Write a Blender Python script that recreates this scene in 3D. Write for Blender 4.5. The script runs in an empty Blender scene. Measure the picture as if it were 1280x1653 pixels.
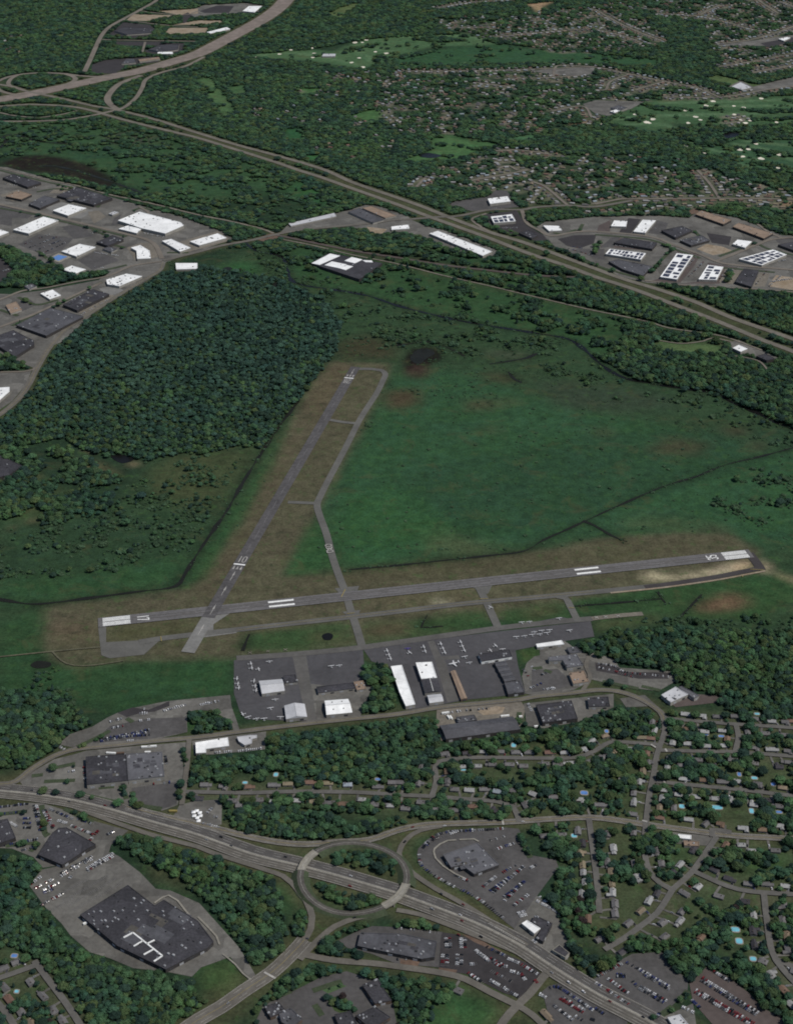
import bpy, bmesh, math, random
import numpy as np
from mathutils import Vector, Matrix

rng = random.Random(7)
nrg = np.random.default_rng(11)
scene = bpy.context.scene
COL = scene.collection

# ------------------------------------------------------------------ camera
CAM_H = 1475.0
PITCH = math.radians(29.0)
FPX = 826.5 / math.tan(math.radians(18.5))        # focal length in photo pixels (photo 1280 x 1653)
cam_d = bpy.data.cameras.new('camera')
cam_d.sensor_fit = 'VERTICAL'
cam_d.angle_y = math.radians(37.0)
cam_d.clip_start = 10.0
cam_d.clip_end = 120000.0
cam = bpy.data.objects.new('camera', cam_d)
cam.location = (0, 0, CAM_H)
cam.rotation_euler = (math.radians(90) - PITCH, 0, 0)
COL.objects.link(cam)
scene.camera = cam

# ------------------------------------------------------------------ sky, sun, exposure
SUN_AZ, SUN_EL = math.radians(112), math.radians(56)
world = bpy.data.worlds.new('World'); scene.world = world; world.use_nodes = True
wn = world.node_tree
sky = wn.nodes.new('ShaderNodeTexSky'); sky.sky_type = 'NISHITA'; sky.sun_disc = False
sky.sun_elevation = SUN_EL; sky.sun_rotation = SUN_AZ; sky.altitude = 1400
wn.links.new(sky.outputs[0], wn.nodes['Background'].inputs[0])
wn.nodes['Background'].inputs[1].default_value = 0.07
sun_d = bpy.data.lights.new('sun', 'SUN'); sun_d.energy = 2.9; sun_d.angle = math.radians(0.8); sun_d.color = (1, .95, .865)
sun = bpy.data.objects.new('sun', sun_d); COL.objects.link(sun)
S = Vector((math.sin(SUN_AZ) * math.cos(SUN_EL), math.cos(SUN_AZ) * math.cos(SUN_EL), math.sin(SUN_EL)))
sun.rotation_euler = S.to_track_quat('Z', 'Y').to_euler(); sun.location = (0, 2000, 3000)
vs = scene.view_settings
vs.view_transform = 'Standard'; vs.look = 'None'; vs.exposure = 0.25; vs.gamma = 1.0; vs.use_curve_mapping = False
scene.render.film_transparent = False
scene.cycles.max_bounces = 4; scene.cycles.diffuse_bounces = 2; scene.cycles.glossy_bounces = 2
scene.cycles.transparent_max_bounces = 4
scene.cycles.use_denoising = True
scene.cycles.filter_width = 1.9

# ------------------------------------------------------------------ survey: photo pixel -> metres on the plane z
CP, SP = math.cos(PITCH), math.sin(PITCH)
def G(px, py, z=0.0):
    x = (px - 640.0) / FPX; u = -(py - 826.5) / FPX
    fy = CP + u * SP; fz = -SP + u * CP
    t = (z - CAM_H) / fz
    return (x * t, fy * t, z)
def PX(x, y, z=0.0):
    dz = z - CAM_H
    d = y * CP - dz * SP; u = y * SP + dz * CP
    return (640 + FPX * x / d, 826.5 - FPX * u / d)
def W(pts, z=0.0):
    return [G(p[0], p[1], z) for p in pts]
def T(x0, y0, *flat):                              # points read off a 4x enlargement whose corner is (x0, y0)
    return [(x0 + flat[i] / 4, y0 + flat[i + 1] / 4) for i in range(0, len(flat), 2)]
def F(*flat):
    return [(flat[i], flat[i + 1]) for i in range(0, len(flat), 2)]
def lin(r, g, b, k=1.0):
    f = lambda c: (c / 255 / 12.92 if c / 255 <= .04045 else ((c / 255 + .055) / 1.055) ** 2.4) * k
    return (f(r), f(g), f(b))

# ------------------------------------------------------------------ materials
def mat(name, col, var=0.18, scale=0.08, rough=0.85, spec=0.25, col2=None, fine=0.9, bump=0.0, inst=0.0, metal=0.0, patch=0.0):
    m = bpy.data.materials.new(name); m.use_nodes = True
    nt = m.node_tree; N = nt.nodes; L = nt.links
    b = N['Principled BSDF']; b.inputs['Roughness'].default_value = rough
    b.inputs['Specular IOR Level'].default_value = spec; b.inputs['Metallic'].default_value = metal
    geo = N.new('ShaderNodeNewGeometry')
    n1 = N.new('ShaderNodeTexNoise'); n1.inputs['Scale'].default_value = scale; n1.inputs['Detail'].default_value = 6; n1.inputs['Roughness'].default_value = .65
    L.new(geo.outputs['Position'], n1.inputs['Vector'])
    n2 = N.new('ShaderNodeTexNoise'); n2.inputs['Scale'].default_value = fine; n2.inputs['Detail'].default_value = 3
    L.new(geo.outputs['Position'], n2.inputs['Vector'])
    mix = N.new('ShaderNodeMix'); mix.data_type = 'RGBA'
    c2 = col2 or tuple(c * .72 for c in col)
    mix.inputs[6].default_value = (*c2, 1); mix.inputs[7].default_value = (*col, 1)
    mr = N.new('ShaderNodeMapRange'); mr.inputs['From Min'].default_value = .35; mr.inputs['From Max'].default_value = .65
    L.new(n1.outputs['Fac'], mr.inputs['Value']); L.new(mr.outputs[0], mix.inputs[0])
    hsv = N.new('ShaderNodeHueSaturation'); L.new(mix.outputs[2], hsv.inputs['Color'])
    mr2 = N.new('ShaderNodeMapRange'); mr2.inputs['From Min'].default_value = .3; mr2.inputs['From Max'].default_value = .7
    mr2.inputs['To Min'].default_value = 1 - var; mr2.inputs['To Max'].default_value = 1 + var
    L.new(n2.outputs['Fac'], mr2.inputs['Value'])
    if inst:
        oi = N.new('ShaderNodeObjectInfo'); ma = N.new('ShaderNodeMapRange')
        ma.inputs['To Min'].default_value = 1 - inst; ma.inputs['To Max'].default_value = 1 + inst
        L.new(oi.outputs['Random'], ma.inputs['Value'])
        mu = N.new('ShaderNodeMath'); mu.operation = 'MULTIPLY'
        L.new(ma.outputs[0], mu.inputs[0]); L.new(mr2.outputs[0], mu.inputs[1]); L.new(mu.outputs[0], hsv.inputs['Value'])
        mh = N.new('ShaderNodeMapRange'); mh.inputs['To Min'].default_value = .482; mh.inputs['To Max'].default_value = .516
        mm = N.new('ShaderNodeMath'); mm.operation = 'FRACT'; m7 = N.new('ShaderNodeMath'); m7.operation = 'MULTIPLY'; m7.inputs[1].default_value = 7.31
        L.new(oi.outputs['Random'], m7.inputs[0]); L.new(m7.outputs[0], mm.inputs[0]); L.new(mm.outputs[0], mh.inputs['Value']); L.new(mh.outputs[0], hsv.inputs['Hue'])
    else:
        L.new(mr2.outputs[0], hsv.inputs['Value'])
    if patch:                                       # squarish areas of older and newer paving
        vo = N.new('ShaderNodeTexVoronoi'); vo.distance = 'CHEBYCHEV'; vo.inputs['Scale'].default_value = .028
        L.new(geo.outputs['Position'], vo.inputs['Vector']); sc = N.new('ShaderNodeSeparateColor'); L.new(vo.outputs['Color'], sc.inputs[0])
        mp = N.new('ShaderNodeMapRange'); mp.inputs['To Min'].default_value = 1 - patch; mp.inputs['To Max'].default_value = 1 + patch; L.new(sc.outputs[0], mp.inputs['Value'])
        h2 = N.new('ShaderNodeHueSaturation'); L.new(hsv.outputs[0], h2.inputs['Color']); L.new(mp.outputs[0], h2.inputs['Value']); hsv = h2
        ve = N.new('ShaderNodeTexVoronoi'); ve.feature = 'DISTANCE_TO_EDGE'; ve.inputs['Scale'].default_value = .05; L.new(geo.outputs['Position'], ve.inputs['Vector'])
        mc = N.new('ShaderNodeMapRange'); mc.inputs['From Max'].default_value = .03; mc.inputs['To Min'].default_value = .86; L.new(ve.outputs['Distance'], mc.inputs['Value'])
        h3 = N.new('ShaderNodeHueSaturation'); L.new(h2.outputs[0], h3.inputs['Color']); L.new(mc.outputs[0], h3.inputs['Value']); hsv = h3
    L.new(hsv.outputs[0], b.inputs['Base Color'])
    if bump:
        bp = N.new('ShaderNodeBump'); bp.inputs['Strength'].default_value = bump; bp.inputs['Distance'].default_value = .5
        L.new(n2.outputs['Fac'], bp.inputs['Height']); L.new(bp.outputs[0], b.inputs['Normal'])
    return m
M = {}
def mk(key, *a, **k): M[key] = mat(key, *a, **k)
mk('runway', lin(103, 101, 101), .16, .012, fine=.15)
mk('runway_cross', lin(84, 82, 82), .18, .015, fine=.12)
mk('taxiway', lin(97, 96, 92), .08, .02, fine=.2)
mk('taxi_dark', lin(66, 62, 62), .08, .02, fine=.2)
mk('apron', lin(76, 75, 77), .10, .012, fine=.12, col2=lin(68, 67, 69), patch=.08)
mk('apron_light', lin(92, 90, 87), .10, .02, fine=.15)
mk('highway', lin(128, 117, 110), .12, .02, fine=.06, col2=lin(104, 96, 88))
mk('highway_b', lin(110, 105, 96), .12, .02, fine=.1)
mk('road', lin(102, 98, 91), .10, .03, fine=.2)
mk('road_far', lin(116, 109, 100), .10, .01, fine=.05)
mk('street', lin(97, 95, 91), .10, .03, fine=.2)
mk('gravel', lin(116, 110, 100), .2, .02, fine=.15)
mk('sand', lin(146, 134, 118), .2, .03, fine=.15, col2=lin(125, 110, 90))
mk('bunker', lin(220, 214, 196), .1, .03)
mk('lot', lin(103, 101, 96), .14, .015, fine=.15, patch=.22, col2=lin(84, 82, 78))
mk('lot_mid', lin(82, 80, 79), .14, .02, fine=.15, patch=.08)
mk('paint_faint', lin(124, 122, 124), .2, .2, fine=.3)
mk('concrete_pale', lin(122, 121, 118), .1, .03, fine=.2)
mk('lot_dark', lin(58, 55, 56), .12, .03, fine=.15)
mk('lot_brown', lin(86, 77, 74), .1, .03, fine=.15)
mk('dirt', lin(102, 84, 72), .2, .03, fine=.2)
mk('concrete', lin(140, 136, 126), .1, .05, fine=.2)
mk('grass_strip', lin(62, 72, 52), .2, .05, fine=.4)
mk('paint', lin(236, 236, 232), .1, .3, fine=.5, rough=.6)
mk('paint_worn', lin(165, 162, 156), .2, .2, fine=.3, rough=.6)
mk('paint_yellow', lin(150, 135, 80), .15, .3)
mk('water', lin(24, 24, 24), .2, .02, rough=.35, spec=.12)
mk('ditch', lin(34, 35, 30), .25, .03, rough=.5, spec=.1)
mk('pool_water', lin(120, 188, 206), .1, .2, rough=.2, spec=.3)
mk('pool_blue', lin(96, 136, 196), .1, .2, rough=.2, spec=.3)
mk('roof_white', lin(238, 238, 236), .04, .03, fine=.12, rough=.6, col2=lin(218, 218, 216), patch=.035)
mk('lane_wear', lin(84, 81, 76), .12, .05, fine=.2)
mk('track', lin(92, 90, 72), .15, .05, fine=.2)
mk('roof_pale', lin(188, 188, 190), .06, .04, fine=.15, rough=.6, col2=lin(170, 170, 172))
mk('roof_black', lin(62, 61, 65), .26, .03, fine=.3, rough=.8, patch=.2)
mk('roof_grey', lin(98, 98, 102), .1, .03, fine=.2, rough=.8)
mk('roof_slate', lin(82, 82, 86), .16, .03, fine=.2, rough=.8, patch=.12)
mk('roof_tan', lin(140, 122, 106), .1, .05, fine=.3)
mk('panel', lin(56, 58, 74), .1, .05, fine=.3, rough=.4)
mk('wall_pale', lin(150, 146, 138), .08, .05, fine=.3)
mk('wall_brown', lin(96, 82, 72), .1, .05, fine=.3)
mk('wall_dark', lin(64, 61, 60), .1, .05, fine=.3)
mk('metal', lin(165, 166, 168), .08, .2, rough=.5)
mk('metal_dark', lin(70, 70, 72), .08, .2, rough=.5)
mk('glass', lin(30, 34, 38), .05, .2, rough=.2, spec=.5)
mk('tyre', lin(25, 25, 25), .05, .2)
mk('plane_white', lin(196, 196, 197), .04, .5, rough=.4)
mk('plane_purple', lin(96, 84, 150), .04, .5, rough=.4)
HR = {'grey': lin(104, 102, 102), 'white': lin(150, 150, 149), 'brown': lin(112, 92, 78), 'tan': lin(126, 115, 96), 'dark': lin(64, 62, 66), 'bluegrey': lin(138, 146, 154)}
for k, c in HR.items(): mk('shingle_' + k, c, .12, .3, fine=1.2, inst=.15)
mk('siding', lin(120, 118, 112), .08, .3, inst=.25)
CAR = {'white': lin(215, 216, 218), 'silver': lin(150, 152, 156), 'grey': lin(85, 86, 90), 'black': lin(30, 30, 33), 'red': lin(120, 30, 32), 'blue': lin(45, 55, 110), 'yellow': lin(190, 165, 60)}
for k, c in CAR.items(): mk('car_' + k, c, .03, .5, rough=.35, spec=.5)
LF = lambda r, g, b: tuple(c * k for c, k in zip(lin(r, g, b), (1.0, .89, 1.06)))
mk('leaf_pine', LF(56, 82, 62), .25, .006, fine=.5, rough=.9, spec=.1, col2=LF(46, 74, 60), inst=.34)
mk('bark', lin(62, 52, 42), .2, .8)
mk('leaf', LF(64, 92, 52), .25, .006, fine=.5, rough=.9, spec=.1, col2=LF(46, 76, 56), inst=.4)
mk('leaf_olive', LF(70, 88, 50), .25, .01, fine=.5, rough=.9, spec=.1, col2=LF(54, 78, 50), inst=.36)
mk('leaf_dark', LF(46, 68, 52), .25, .008, fine=.5, rough=.9, spec=.1, col2=LF(36, 58, 48), inst=.36)
mk('leaf_purple', lin(50, 42, 42), .25, .1, fine=.5, rough=.9, spec=.1)
mk('shrub', LF(60, 86, 58), .25, .01, fine=.5, rough=.9, spec=.1, inst=.3)

# ------------------------------------------------------------------ small builders
def tag(o, label=None, cat=None, group=None, kind=None):
    if label: o['label'] = label
    if cat: o['category'] = cat
    if group: o['group'] = group
    if kind: o['kind'] = kind
    return o
def link(name, me, parent=None, loc=None, rz=0.0):
    o = bpy.data.objects.new(name, me); COL.objects.link(o)
    if parent: o.parent = parent
    if loc is not None: o.location = loc
    if rz: o.rotation_euler = (0, 0, rz)
    return o
def empty(name, loc, rz=0.0):
    return link(name, None, None, loc, rz)
def mesh(name, V, Fc, mats, mi=None, smooth=False):
    me = bpy.data.meshes.new(name); me.from_pydata(V, [], Fc)
    for m in (mats if isinstance(mats, (list, tuple)) else [mats]): me.materials.append(M[m] if isinstance(m, str) else m)
    if mi is not None: me.polygons.foreach_set('material_index', mi)
    if smooth: me.polygons.foreach_set('use_smooth', [True] * len(me.polygons))
    me.update(); return me
class MB:                                          # collects boxes, prisms and ribbons into one mesh
    def __init__(s): s.V = []; s.F = []; s.I = []
    def add(s, V, Fc, i=0):
        n = len(s.V); s.V += [tuple(v) for v in V]; s.F += [tuple(n + k for k in f) for f in Fc]; s.I += [i] * len(Fc); return s
    def box(s, x0, x1, y0, y1, z0, z1, i=0):
        return s.add([(x0, y0, z0), (x1, y0, z0), (x1, y1, z0), (x0, y1, z0), (x0, y0, z1), (x1, y0, z1), (x1, y1, z1), (x0, y1, z1)],
                     [(0, 3, 2, 1), (4, 5, 6, 7), (0, 1, 5, 4), (1, 2, 6, 5), (2, 3, 7, 6), (3, 0, 4, 7)], i)
    def obox(s, c, a, l, w, z0, z1, i=0):          # box turned by angle a about the vertical
        ca, sa = math.cos(a), math.sin(a)
        P = [(c[0] + x * ca - y * sa, c[1] + x * sa + y * ca) for x, y in ((-l / 2, -w / 2), (l / 2, -w / 2), (l / 2, w / 2), (-l / 2, w / 2))]
        return s.prism(P, z0, z1, i)
    def prism(s, P, z0, z1, i=0, top=True, side=True):
        if area(P) < 0: P = P[::-1]
        n = len(P); V = [(p[0], p[1], z0) for p in P] + [(p[0], p[1], z1) for p in P]; Fc = []
        if side: Fc += [(k, (k + 1) % n, n + (k + 1) % n, n + k) for k in range(n)]
        if top: Fc.append(tuple(range(n, 2 * n)))
        return s.add(V, Fc, i)
    def flat(s, P, z, i=0):
        if area(P) < 0: P = P[::-1]
        return s.add([(p[0], p[1], z) for p in P], [tuple(range(len(P)))], i)
    def me(s, name, mats, smooth=False): return mesh(name, s.V, s.F, mats, s.I, smooth)
def area(P): return sum(P[k][0] * P[(k + 1) % len(P)][1] - P[(k + 1) % len(P)][0] * P[k][1] for k in range(len(P))) / 2
def spline(P, step=12.0, closed=False):
    P = [np.array(p[:2], float) for p in P]; n = len(P); out = []
    for k in range(n if closed else n - 1):
        a, b = P[k], P[(k + 1) % n]
        p0 = P[k - 1] if (k or closed) else 2 * a - b
        p3 = P[(k + 2) % n] if (closed or k + 2 < n) else 2 * b - a
        m = max(1, int(np.linalg.norm(b - a) / step))
        for j in range(m):
            t = j / m
            out.append(.5 * (2 * a + (b - p0) * t + (2 * p0 - 5 * a + 4 * b - p3) * t * t + (3 * a - p0 - 3 * b + p3) * t ** 3))
    if not closed: out.append(P[-1])
    return np.array(out)
def offs(C, d, closed=False):
    if closed: t = np.roll(C, -1, 0) - np.roll(C, 1, 0)
    else: t = np.gradient(C, axis=0)
    t /= np.linalg.norm(t, axis=1, keepdims=True) + 1e-9
    return C + np.stack([-t[:, 1], t[:, 0]], 1) * d
def ribbon(mb, C, w, z, i=0, closed=False, skirt=False, zf=None):
    A, B = offs(C, w / 2, closed), offs(C, -w / 2, closed); n = len(C)
    zz = [z + (zf(k / (n - 1)) if zf else 0) for k in range(n)]
    V = [(*A[k], zz[k]) for k in range(n)] + [(*B[k], zz[k]) for k in range(n)]
    r = range(n) if closed else range(n - 1)
    Fc = [(n + k, n + (k + 1) % n, (k + 1) % n, k) for k in r]
    if skirt:
        V += [(*A[k], -.2) for k in range(n)] + [(*B[k], -.2) for k in range(n)]
        Fc += [(k, (k + 1) % n, 2 * n + (k + 1) % n, 2 * n + k) for k in r] + [(n + (k + 1) % n, n + k, 3 * n + k, 3 * n + (k + 1) % n) for k in r]
    mb.add(V, Fc, i)

# ------------------------------------------------------------------ land-cover rasters (5 m cells)
RX0, RX1, RY0, RY1, RC = -2800.0, 2800.0, 900.0, 9000.0, 5.0
RW, RH = int((RX1 - RX0) / RC), int((RY1 - RY0) / RC)
block = np.zeros((RH, RW), bool)
dens = np.zeros((RH, RW), np.float32)
region = np.zeros((RH, RW), np.int8)
cover = np.zeros((RH, RW, 3), np.float32)
def raster(P):
    P = np.array([p[:2] for p in P], float)
    x0, y0 = P.min(0); x1, y1 = P.max(0)
    i0, i1 = max(0, int((x0 - RX0) / RC) - 1), min(RW, int((x1 - RX0) / RC) + 2)
    j0, j1 = max(0, int((y0 - RY0) / RC) - 1), min(RH, int((y1 - RY0) / RC) + 2)
    if i1 <= i0 or j1 <= j0: return None
    X = (RX0 + (np.arange(i0, i1) + .5) * RC)[None, :]; Y = (RY0 + (np.arange(j0, j1) + .5) * RC)[:, None]
    ins = np.zeros((j1 - j0, i1 - i0), bool)
    for k in range(len(P)):
        xa, ya = P[k]; xb, yb = P[(k + 1) % len(P)]
        if ya == yb: continue
        c = ((ya > Y) != (yb > Y))
        ins ^= c & (X < (xb - xa) * (Y - ya) / (yb - ya) + xa)
    return (slice(j0, j1), slice(i0, i1)), ins
def blur(a, r):
    if r < 1: return a
    for ax in (0, 1):
        for _ in range(2):
            p = [(0, 0)] * a.ndim; p[ax] = (r + 1, r)
            c = np.cumsum(np.pad(a, p, mode='edge'), ax, dtype=np.float64); n = 2 * r + 1
            a = (np.take(c, range(n, c.shape[ax]), ax) - np.take(c, range(0, c.shape[ax] - n), ax)) / n
    return a.astype(np.float32)
def paint(P, col, soft=2, alpha=1.0):
    r = raster(P)
    if r is None: return
    s, ins = r; pad = soft * 2 + 1
    j0, j1 = max(0, s[0].start - pad), min(RH, s[0].stop + pad); i0, i1 = max(0, s[1].start - pad), min(RW, s[1].stop + pad)
    a = np.zeros((j1 - j0, i1 - i0), np.float32)
    a[s[0].start - j0:s[0].stop - j0, s[1].start - i0:s[1].stop - i0] = ins
    a = (blur(a, soft) * alpha)[..., None]
    cover[j0:j1, i0:i1] = cover[j0:j1, i0:i1] * (1 - a) + np.array(col, np.float32) * a
def setm(arr, P, v):
    r = raster(P)
    if r is None: return
    s, ins = r; sub = arr[s]; sub[ins] = v
def rib_poly(C, w):
    return np.concatenate([offs(C, w / 2), offs(C, -w / 2)[::-1]])
def block_line(C, w):
    for k in range(0, len(C) - 1, 12):
        seg = C[k:k + 14]
        if len(seg) > 1: setm(block, rib_poly(seg, w), True)
def at(arr, x, y):
    i = np.clip(((np.asarray(x) - RX0) / RC).astype(int), 0, RW - 1); j = np.clip(((np.asarray(y) - RY0) / RC).astype(int), 0, RH - 1)
    return arr[j, i]
# ================================================================== LAND COVER
cover[:] = lin(38, 56, 42)
GREEN, MARSH, BROWN, OLIVE = lin(46, 82, 52), lin(46, 70, 48), lin(86, 78, 60), lin(72, 78, 54)
A = (-160, 0, 160, 0)
def pc(col, soft, *flat, al=1.0): paint(W(F(*flat)), lin(*col), soft, al)
KC = (.93, .92, .86)
# wetland and meadow round the airfield
pc((48, 68, 48), 3, 320, 440, 420, 395, 470, 420, 500, 455, 640, 440, 760, 480, 960, 555, 1040, 615, 1160, 640, 1420, 690, 1420, 1020, 960, 1005, 380, 1120, -140, 1090, -140, 832, 170, 828, 250, 742, 400, 716, 500, 620, 545, 575, 520, 500, 430, 450)
pc((47, 77, 53), 4, 530, 800, 640, 600, 720, 595, 900, 650, 1100, 690, 1420, 760, 1420, 890, 960, 862, 560, 918)
pc((40, 64, 48), 1, 632, 778, 660, 765, 760, 740, 960, 700, 1150, 690, 1420, 690, 945, 838, 880, 850, 740, 866, 720, 840, 700, 815, al=.5)
pc((48, 82, 50), 3, 530, 850, 560, 800, 640, 785, 700, 818, 735, 866, 600, 905, 562, 912, al=.7)
pc((48, 80, 50), 1, 455, 932, 500, 845, 515, 850, 540, 915, al=.9)
pc((47, 80, 48), 2, 300, 960, 330, 895, 440, 730, 480, 660, 505, 615, 475, 700, 400, 830, 360, 900, 325, 960, al=.8)
pc((44, 72, 46), 2, 0, 1010, 60, 985, 75, 985, 70, 1050, 110, 1078, 220, 1068, 300, 1064, 300, 1120, 200, 1150, 100, 1130, 0, 1120, al=.8)
pc((44, 74, 46), 2, 300, 1068, 370, 1062, 375, 1122, 300, 1130, 280, 1110, al=.8)
pc((45, 74, 48), 5, 0, 930, 120, 930, 320, 890, 300, 925, 283, 945, 60, 973, 0, 964)
pc((66, 72, 50), 4, 290, 735, 400, 722, 415, 740, 340, 830, 250, 800, 240, 760, al=.7)
pc((40, 62, 46), 4, 0, 840, 170, 830, 320, 850, 300, 900, 110, 930, 0, 935, al=.5)
# mown airfield grass
BR = (81, 79, 64)
pc(BR, 1, 535, 582, 632, 588, 625, 612, 585, 690, 520, 815, 500, 842, 455, 932, 540, 926, 640, 914, 780, 901, 900, 884, 960, 870, 1100, 858, 1180, 862, 1228, 890, 1215, 912, 1060, 946, 780, 1004, 700, 1025, 480, 1054, 380, 1062, 300, 1064, 215, 1066, 120, 1076, 92, 1068, 72, 1045, 75, 978, 180, 966, 300, 950, 330, 935, 365, 880, 400, 830, 440, 755, 462, 700, 482, 655, 508, 612)
pc((92, 76, 62), 3, 470, 700, 480, 700, 440, 790, 400, 850, 375, 905, 340, 960, 330, 955, 372, 880, 420, 800, al=.4)
pc((96, 78, 64), 4, 540, 585, 568, 590, 520, 670, 490, 690, 500, 640, al=.35)
pc((92, 88, 66), 3, 380, 1020, 560, 995, 566, 1003, 380, 1042, al=.3)
pc((96, 92, 70), 4, 575, 972, 660, 955, 775, 952, 770, 972, 640, 984, al=.4)
pc((70, 72, 50), 3, 172, 1012, 320, 1000, 318, 1020, 180, 1036, al=.8)
pc((96, 74, 62), 3, 80, 1030, 90, 1000, 160, 1012, 155, 1035, al=.25)
pc((70, 70, 50), 3, 480, 930, 540, 920, 900, 890, 1180, 868, 1190, 880, 560, 945, al=.35)
# green islands between taxiway and apron
for p in ((384, 1048, 396, 1022, 470, 1014, 560, 1004, 572, 1034, 480, 1050), (590, 1004, 660, 1000, 782, 984, 796, 1010, 650, 1030, 590, 1034), (925, 967, 1062, 950, 1180, 936, 1260, 926, 1300, 960, 1220, 1000, 1110, 1000, 1040, 985, 935, 992), (808, 985, 905, 970, 925, 998, 815, 1010)):
    pc((48, 74, 46), 1, *p, al=.9)
pc((88, 74, 62), 2, 592, 1010, 650, 1005, 672, 1018, 640, 1026, 595, 1028, al=.8)
pc((90, 78, 62), 2, 850, 985, 895, 976, 905, 990, 850, 998, al=.6)
pc((78, 74, 56), 2, 500, 1020, 560, 1015, 565, 1035, 505, 1040, al=.6)
pc((150, 146, 128), 1, 698, 967, 712, 964, 722, 968, 720, 975, 733, 977, 712, 979, 700, 974, al=.8)
pc((172, 162, 138), 1, 1035, 936, 1046, 922, 1066, 925, 1074, 930, 1120, 926, 1150, 920, 1180, 910, 1205, 904, 1213, 914, 1204, 922, 1150, 931, 1090, 938, al=.85)
pc((165, 142, 118), 1, 1185, 913, 1204, 905, 1213, 912, 1208, 920, 1185, 924)
pc((150, 138, 118), 1, 1222, 903, 1240, 908, 1246, 918, 1240, 926, 1228, 922)
pc((132, 122, 98), 1, 1248, 921, 1290, 937, 1290, 944, 1250, 928)
pc((100, 80, 66), 2, 1118, 978, 1150, 968, 1170, 957, 1200, 962, 1212, 972, 1180, 985, 1130, 988)
pc((66, 62, 50), 3, 1135, 845, 1160, 848, 1185, 860, 1165, 868, 1140, 858, al=.8)
# burnt and reddish marsh patches
pc((26, 24, 22), 1, 650, 580, 665, 563, 690, 558, 712, 566, 716, 578, 690, 592, 670, 604, 652, 596)
pc((62, 50, 44), 2, 655, 596, 685, 585, 700, 596, 690, 610, 665, 612, 645, 600, al=.8)
pc((74, 58, 48), 3, 625, 630, 680, 628, 680, 650, 640, 662, 622, 655, al=.8)
pc((60, 54, 42), 4, 555, 548, 600, 540, 640, 560, 640, 580, 570, 580, 540, 575, al=.8)
for p in ((790, 600, 830, 608, 825, 618, 780, 612), (750, 645, 810, 645, 800, 660, 755, 662), (785, 685, 805, 690, 800, 700, 780, 695), (1170, 685, 1200, 688, 1210, 700, 1170, 702), (960, 690, 985, 690, 985, 705, 955, 700), (1080, 705, 1150, 715, 1120, 735, 1040, 730), (1215, 710, 1240, 715, 1225, 730, 1205, 725), (820, 640, 838, 645, 830, 655, 815, 650)):
    pc((74, 60, 48), 3, *p, al=.55)
pc((52, 62, 52), 5, 860, 610, 1000, 625, 1080, 640, 1110, 655, 1000, 665, 900, 660, al=.7)
for p in ((700, 860, 780, 878, 800, 888, 740, 895, 690, 880), (750, 878, 800, 882, 800, 890, 755, 889), (1040, 835, 1140, 845, 1130, 850, 990, 850)):
    pc((92, 88, 66), 4, *p, al=.4)
pc((64, 70, 58), 3, 780, 565, 850, 570, 860, 580, 830, 578, 790, 576, al=.8)
# left meadow, old range, bare spots
pc((104, 92, 76), 1, 135, 724, 160, 726, 155, 731, 138, 730)
pc((96, 90, 68), 2, 110, 740, 150, 745, 195, 765, 185, 772, 140, 755, 112, 746, al=.7)
pc((106, 98, 78), 1, 205, 744, 228, 748, 225, 755, 208, 755)
pc((104, 96, 76), 1, 141, 770, 158, 768, 164, 773, 155, 779, 142, 776)
pc((92, 92, 66), 1, 50, 768, 60, 764, 68, 770, 60, 774, al=.8)
pc((64, 74, 50), 4, 20, 775, 60, 770, 120, 800, 80, 830, 40, 850, 20, 840, al=.7)
pc((92, 84, 66), 1, 48, 842, 60, 835, 64, 841, 50, 846); pc((92, 84, 66), 1, 12, 852, 25, 848, 20, 858)
pc((30, 28, 24), 2, 48, 1070, 60, 1063, 85, 1066, 84, 1078, 55, 1080)
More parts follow.
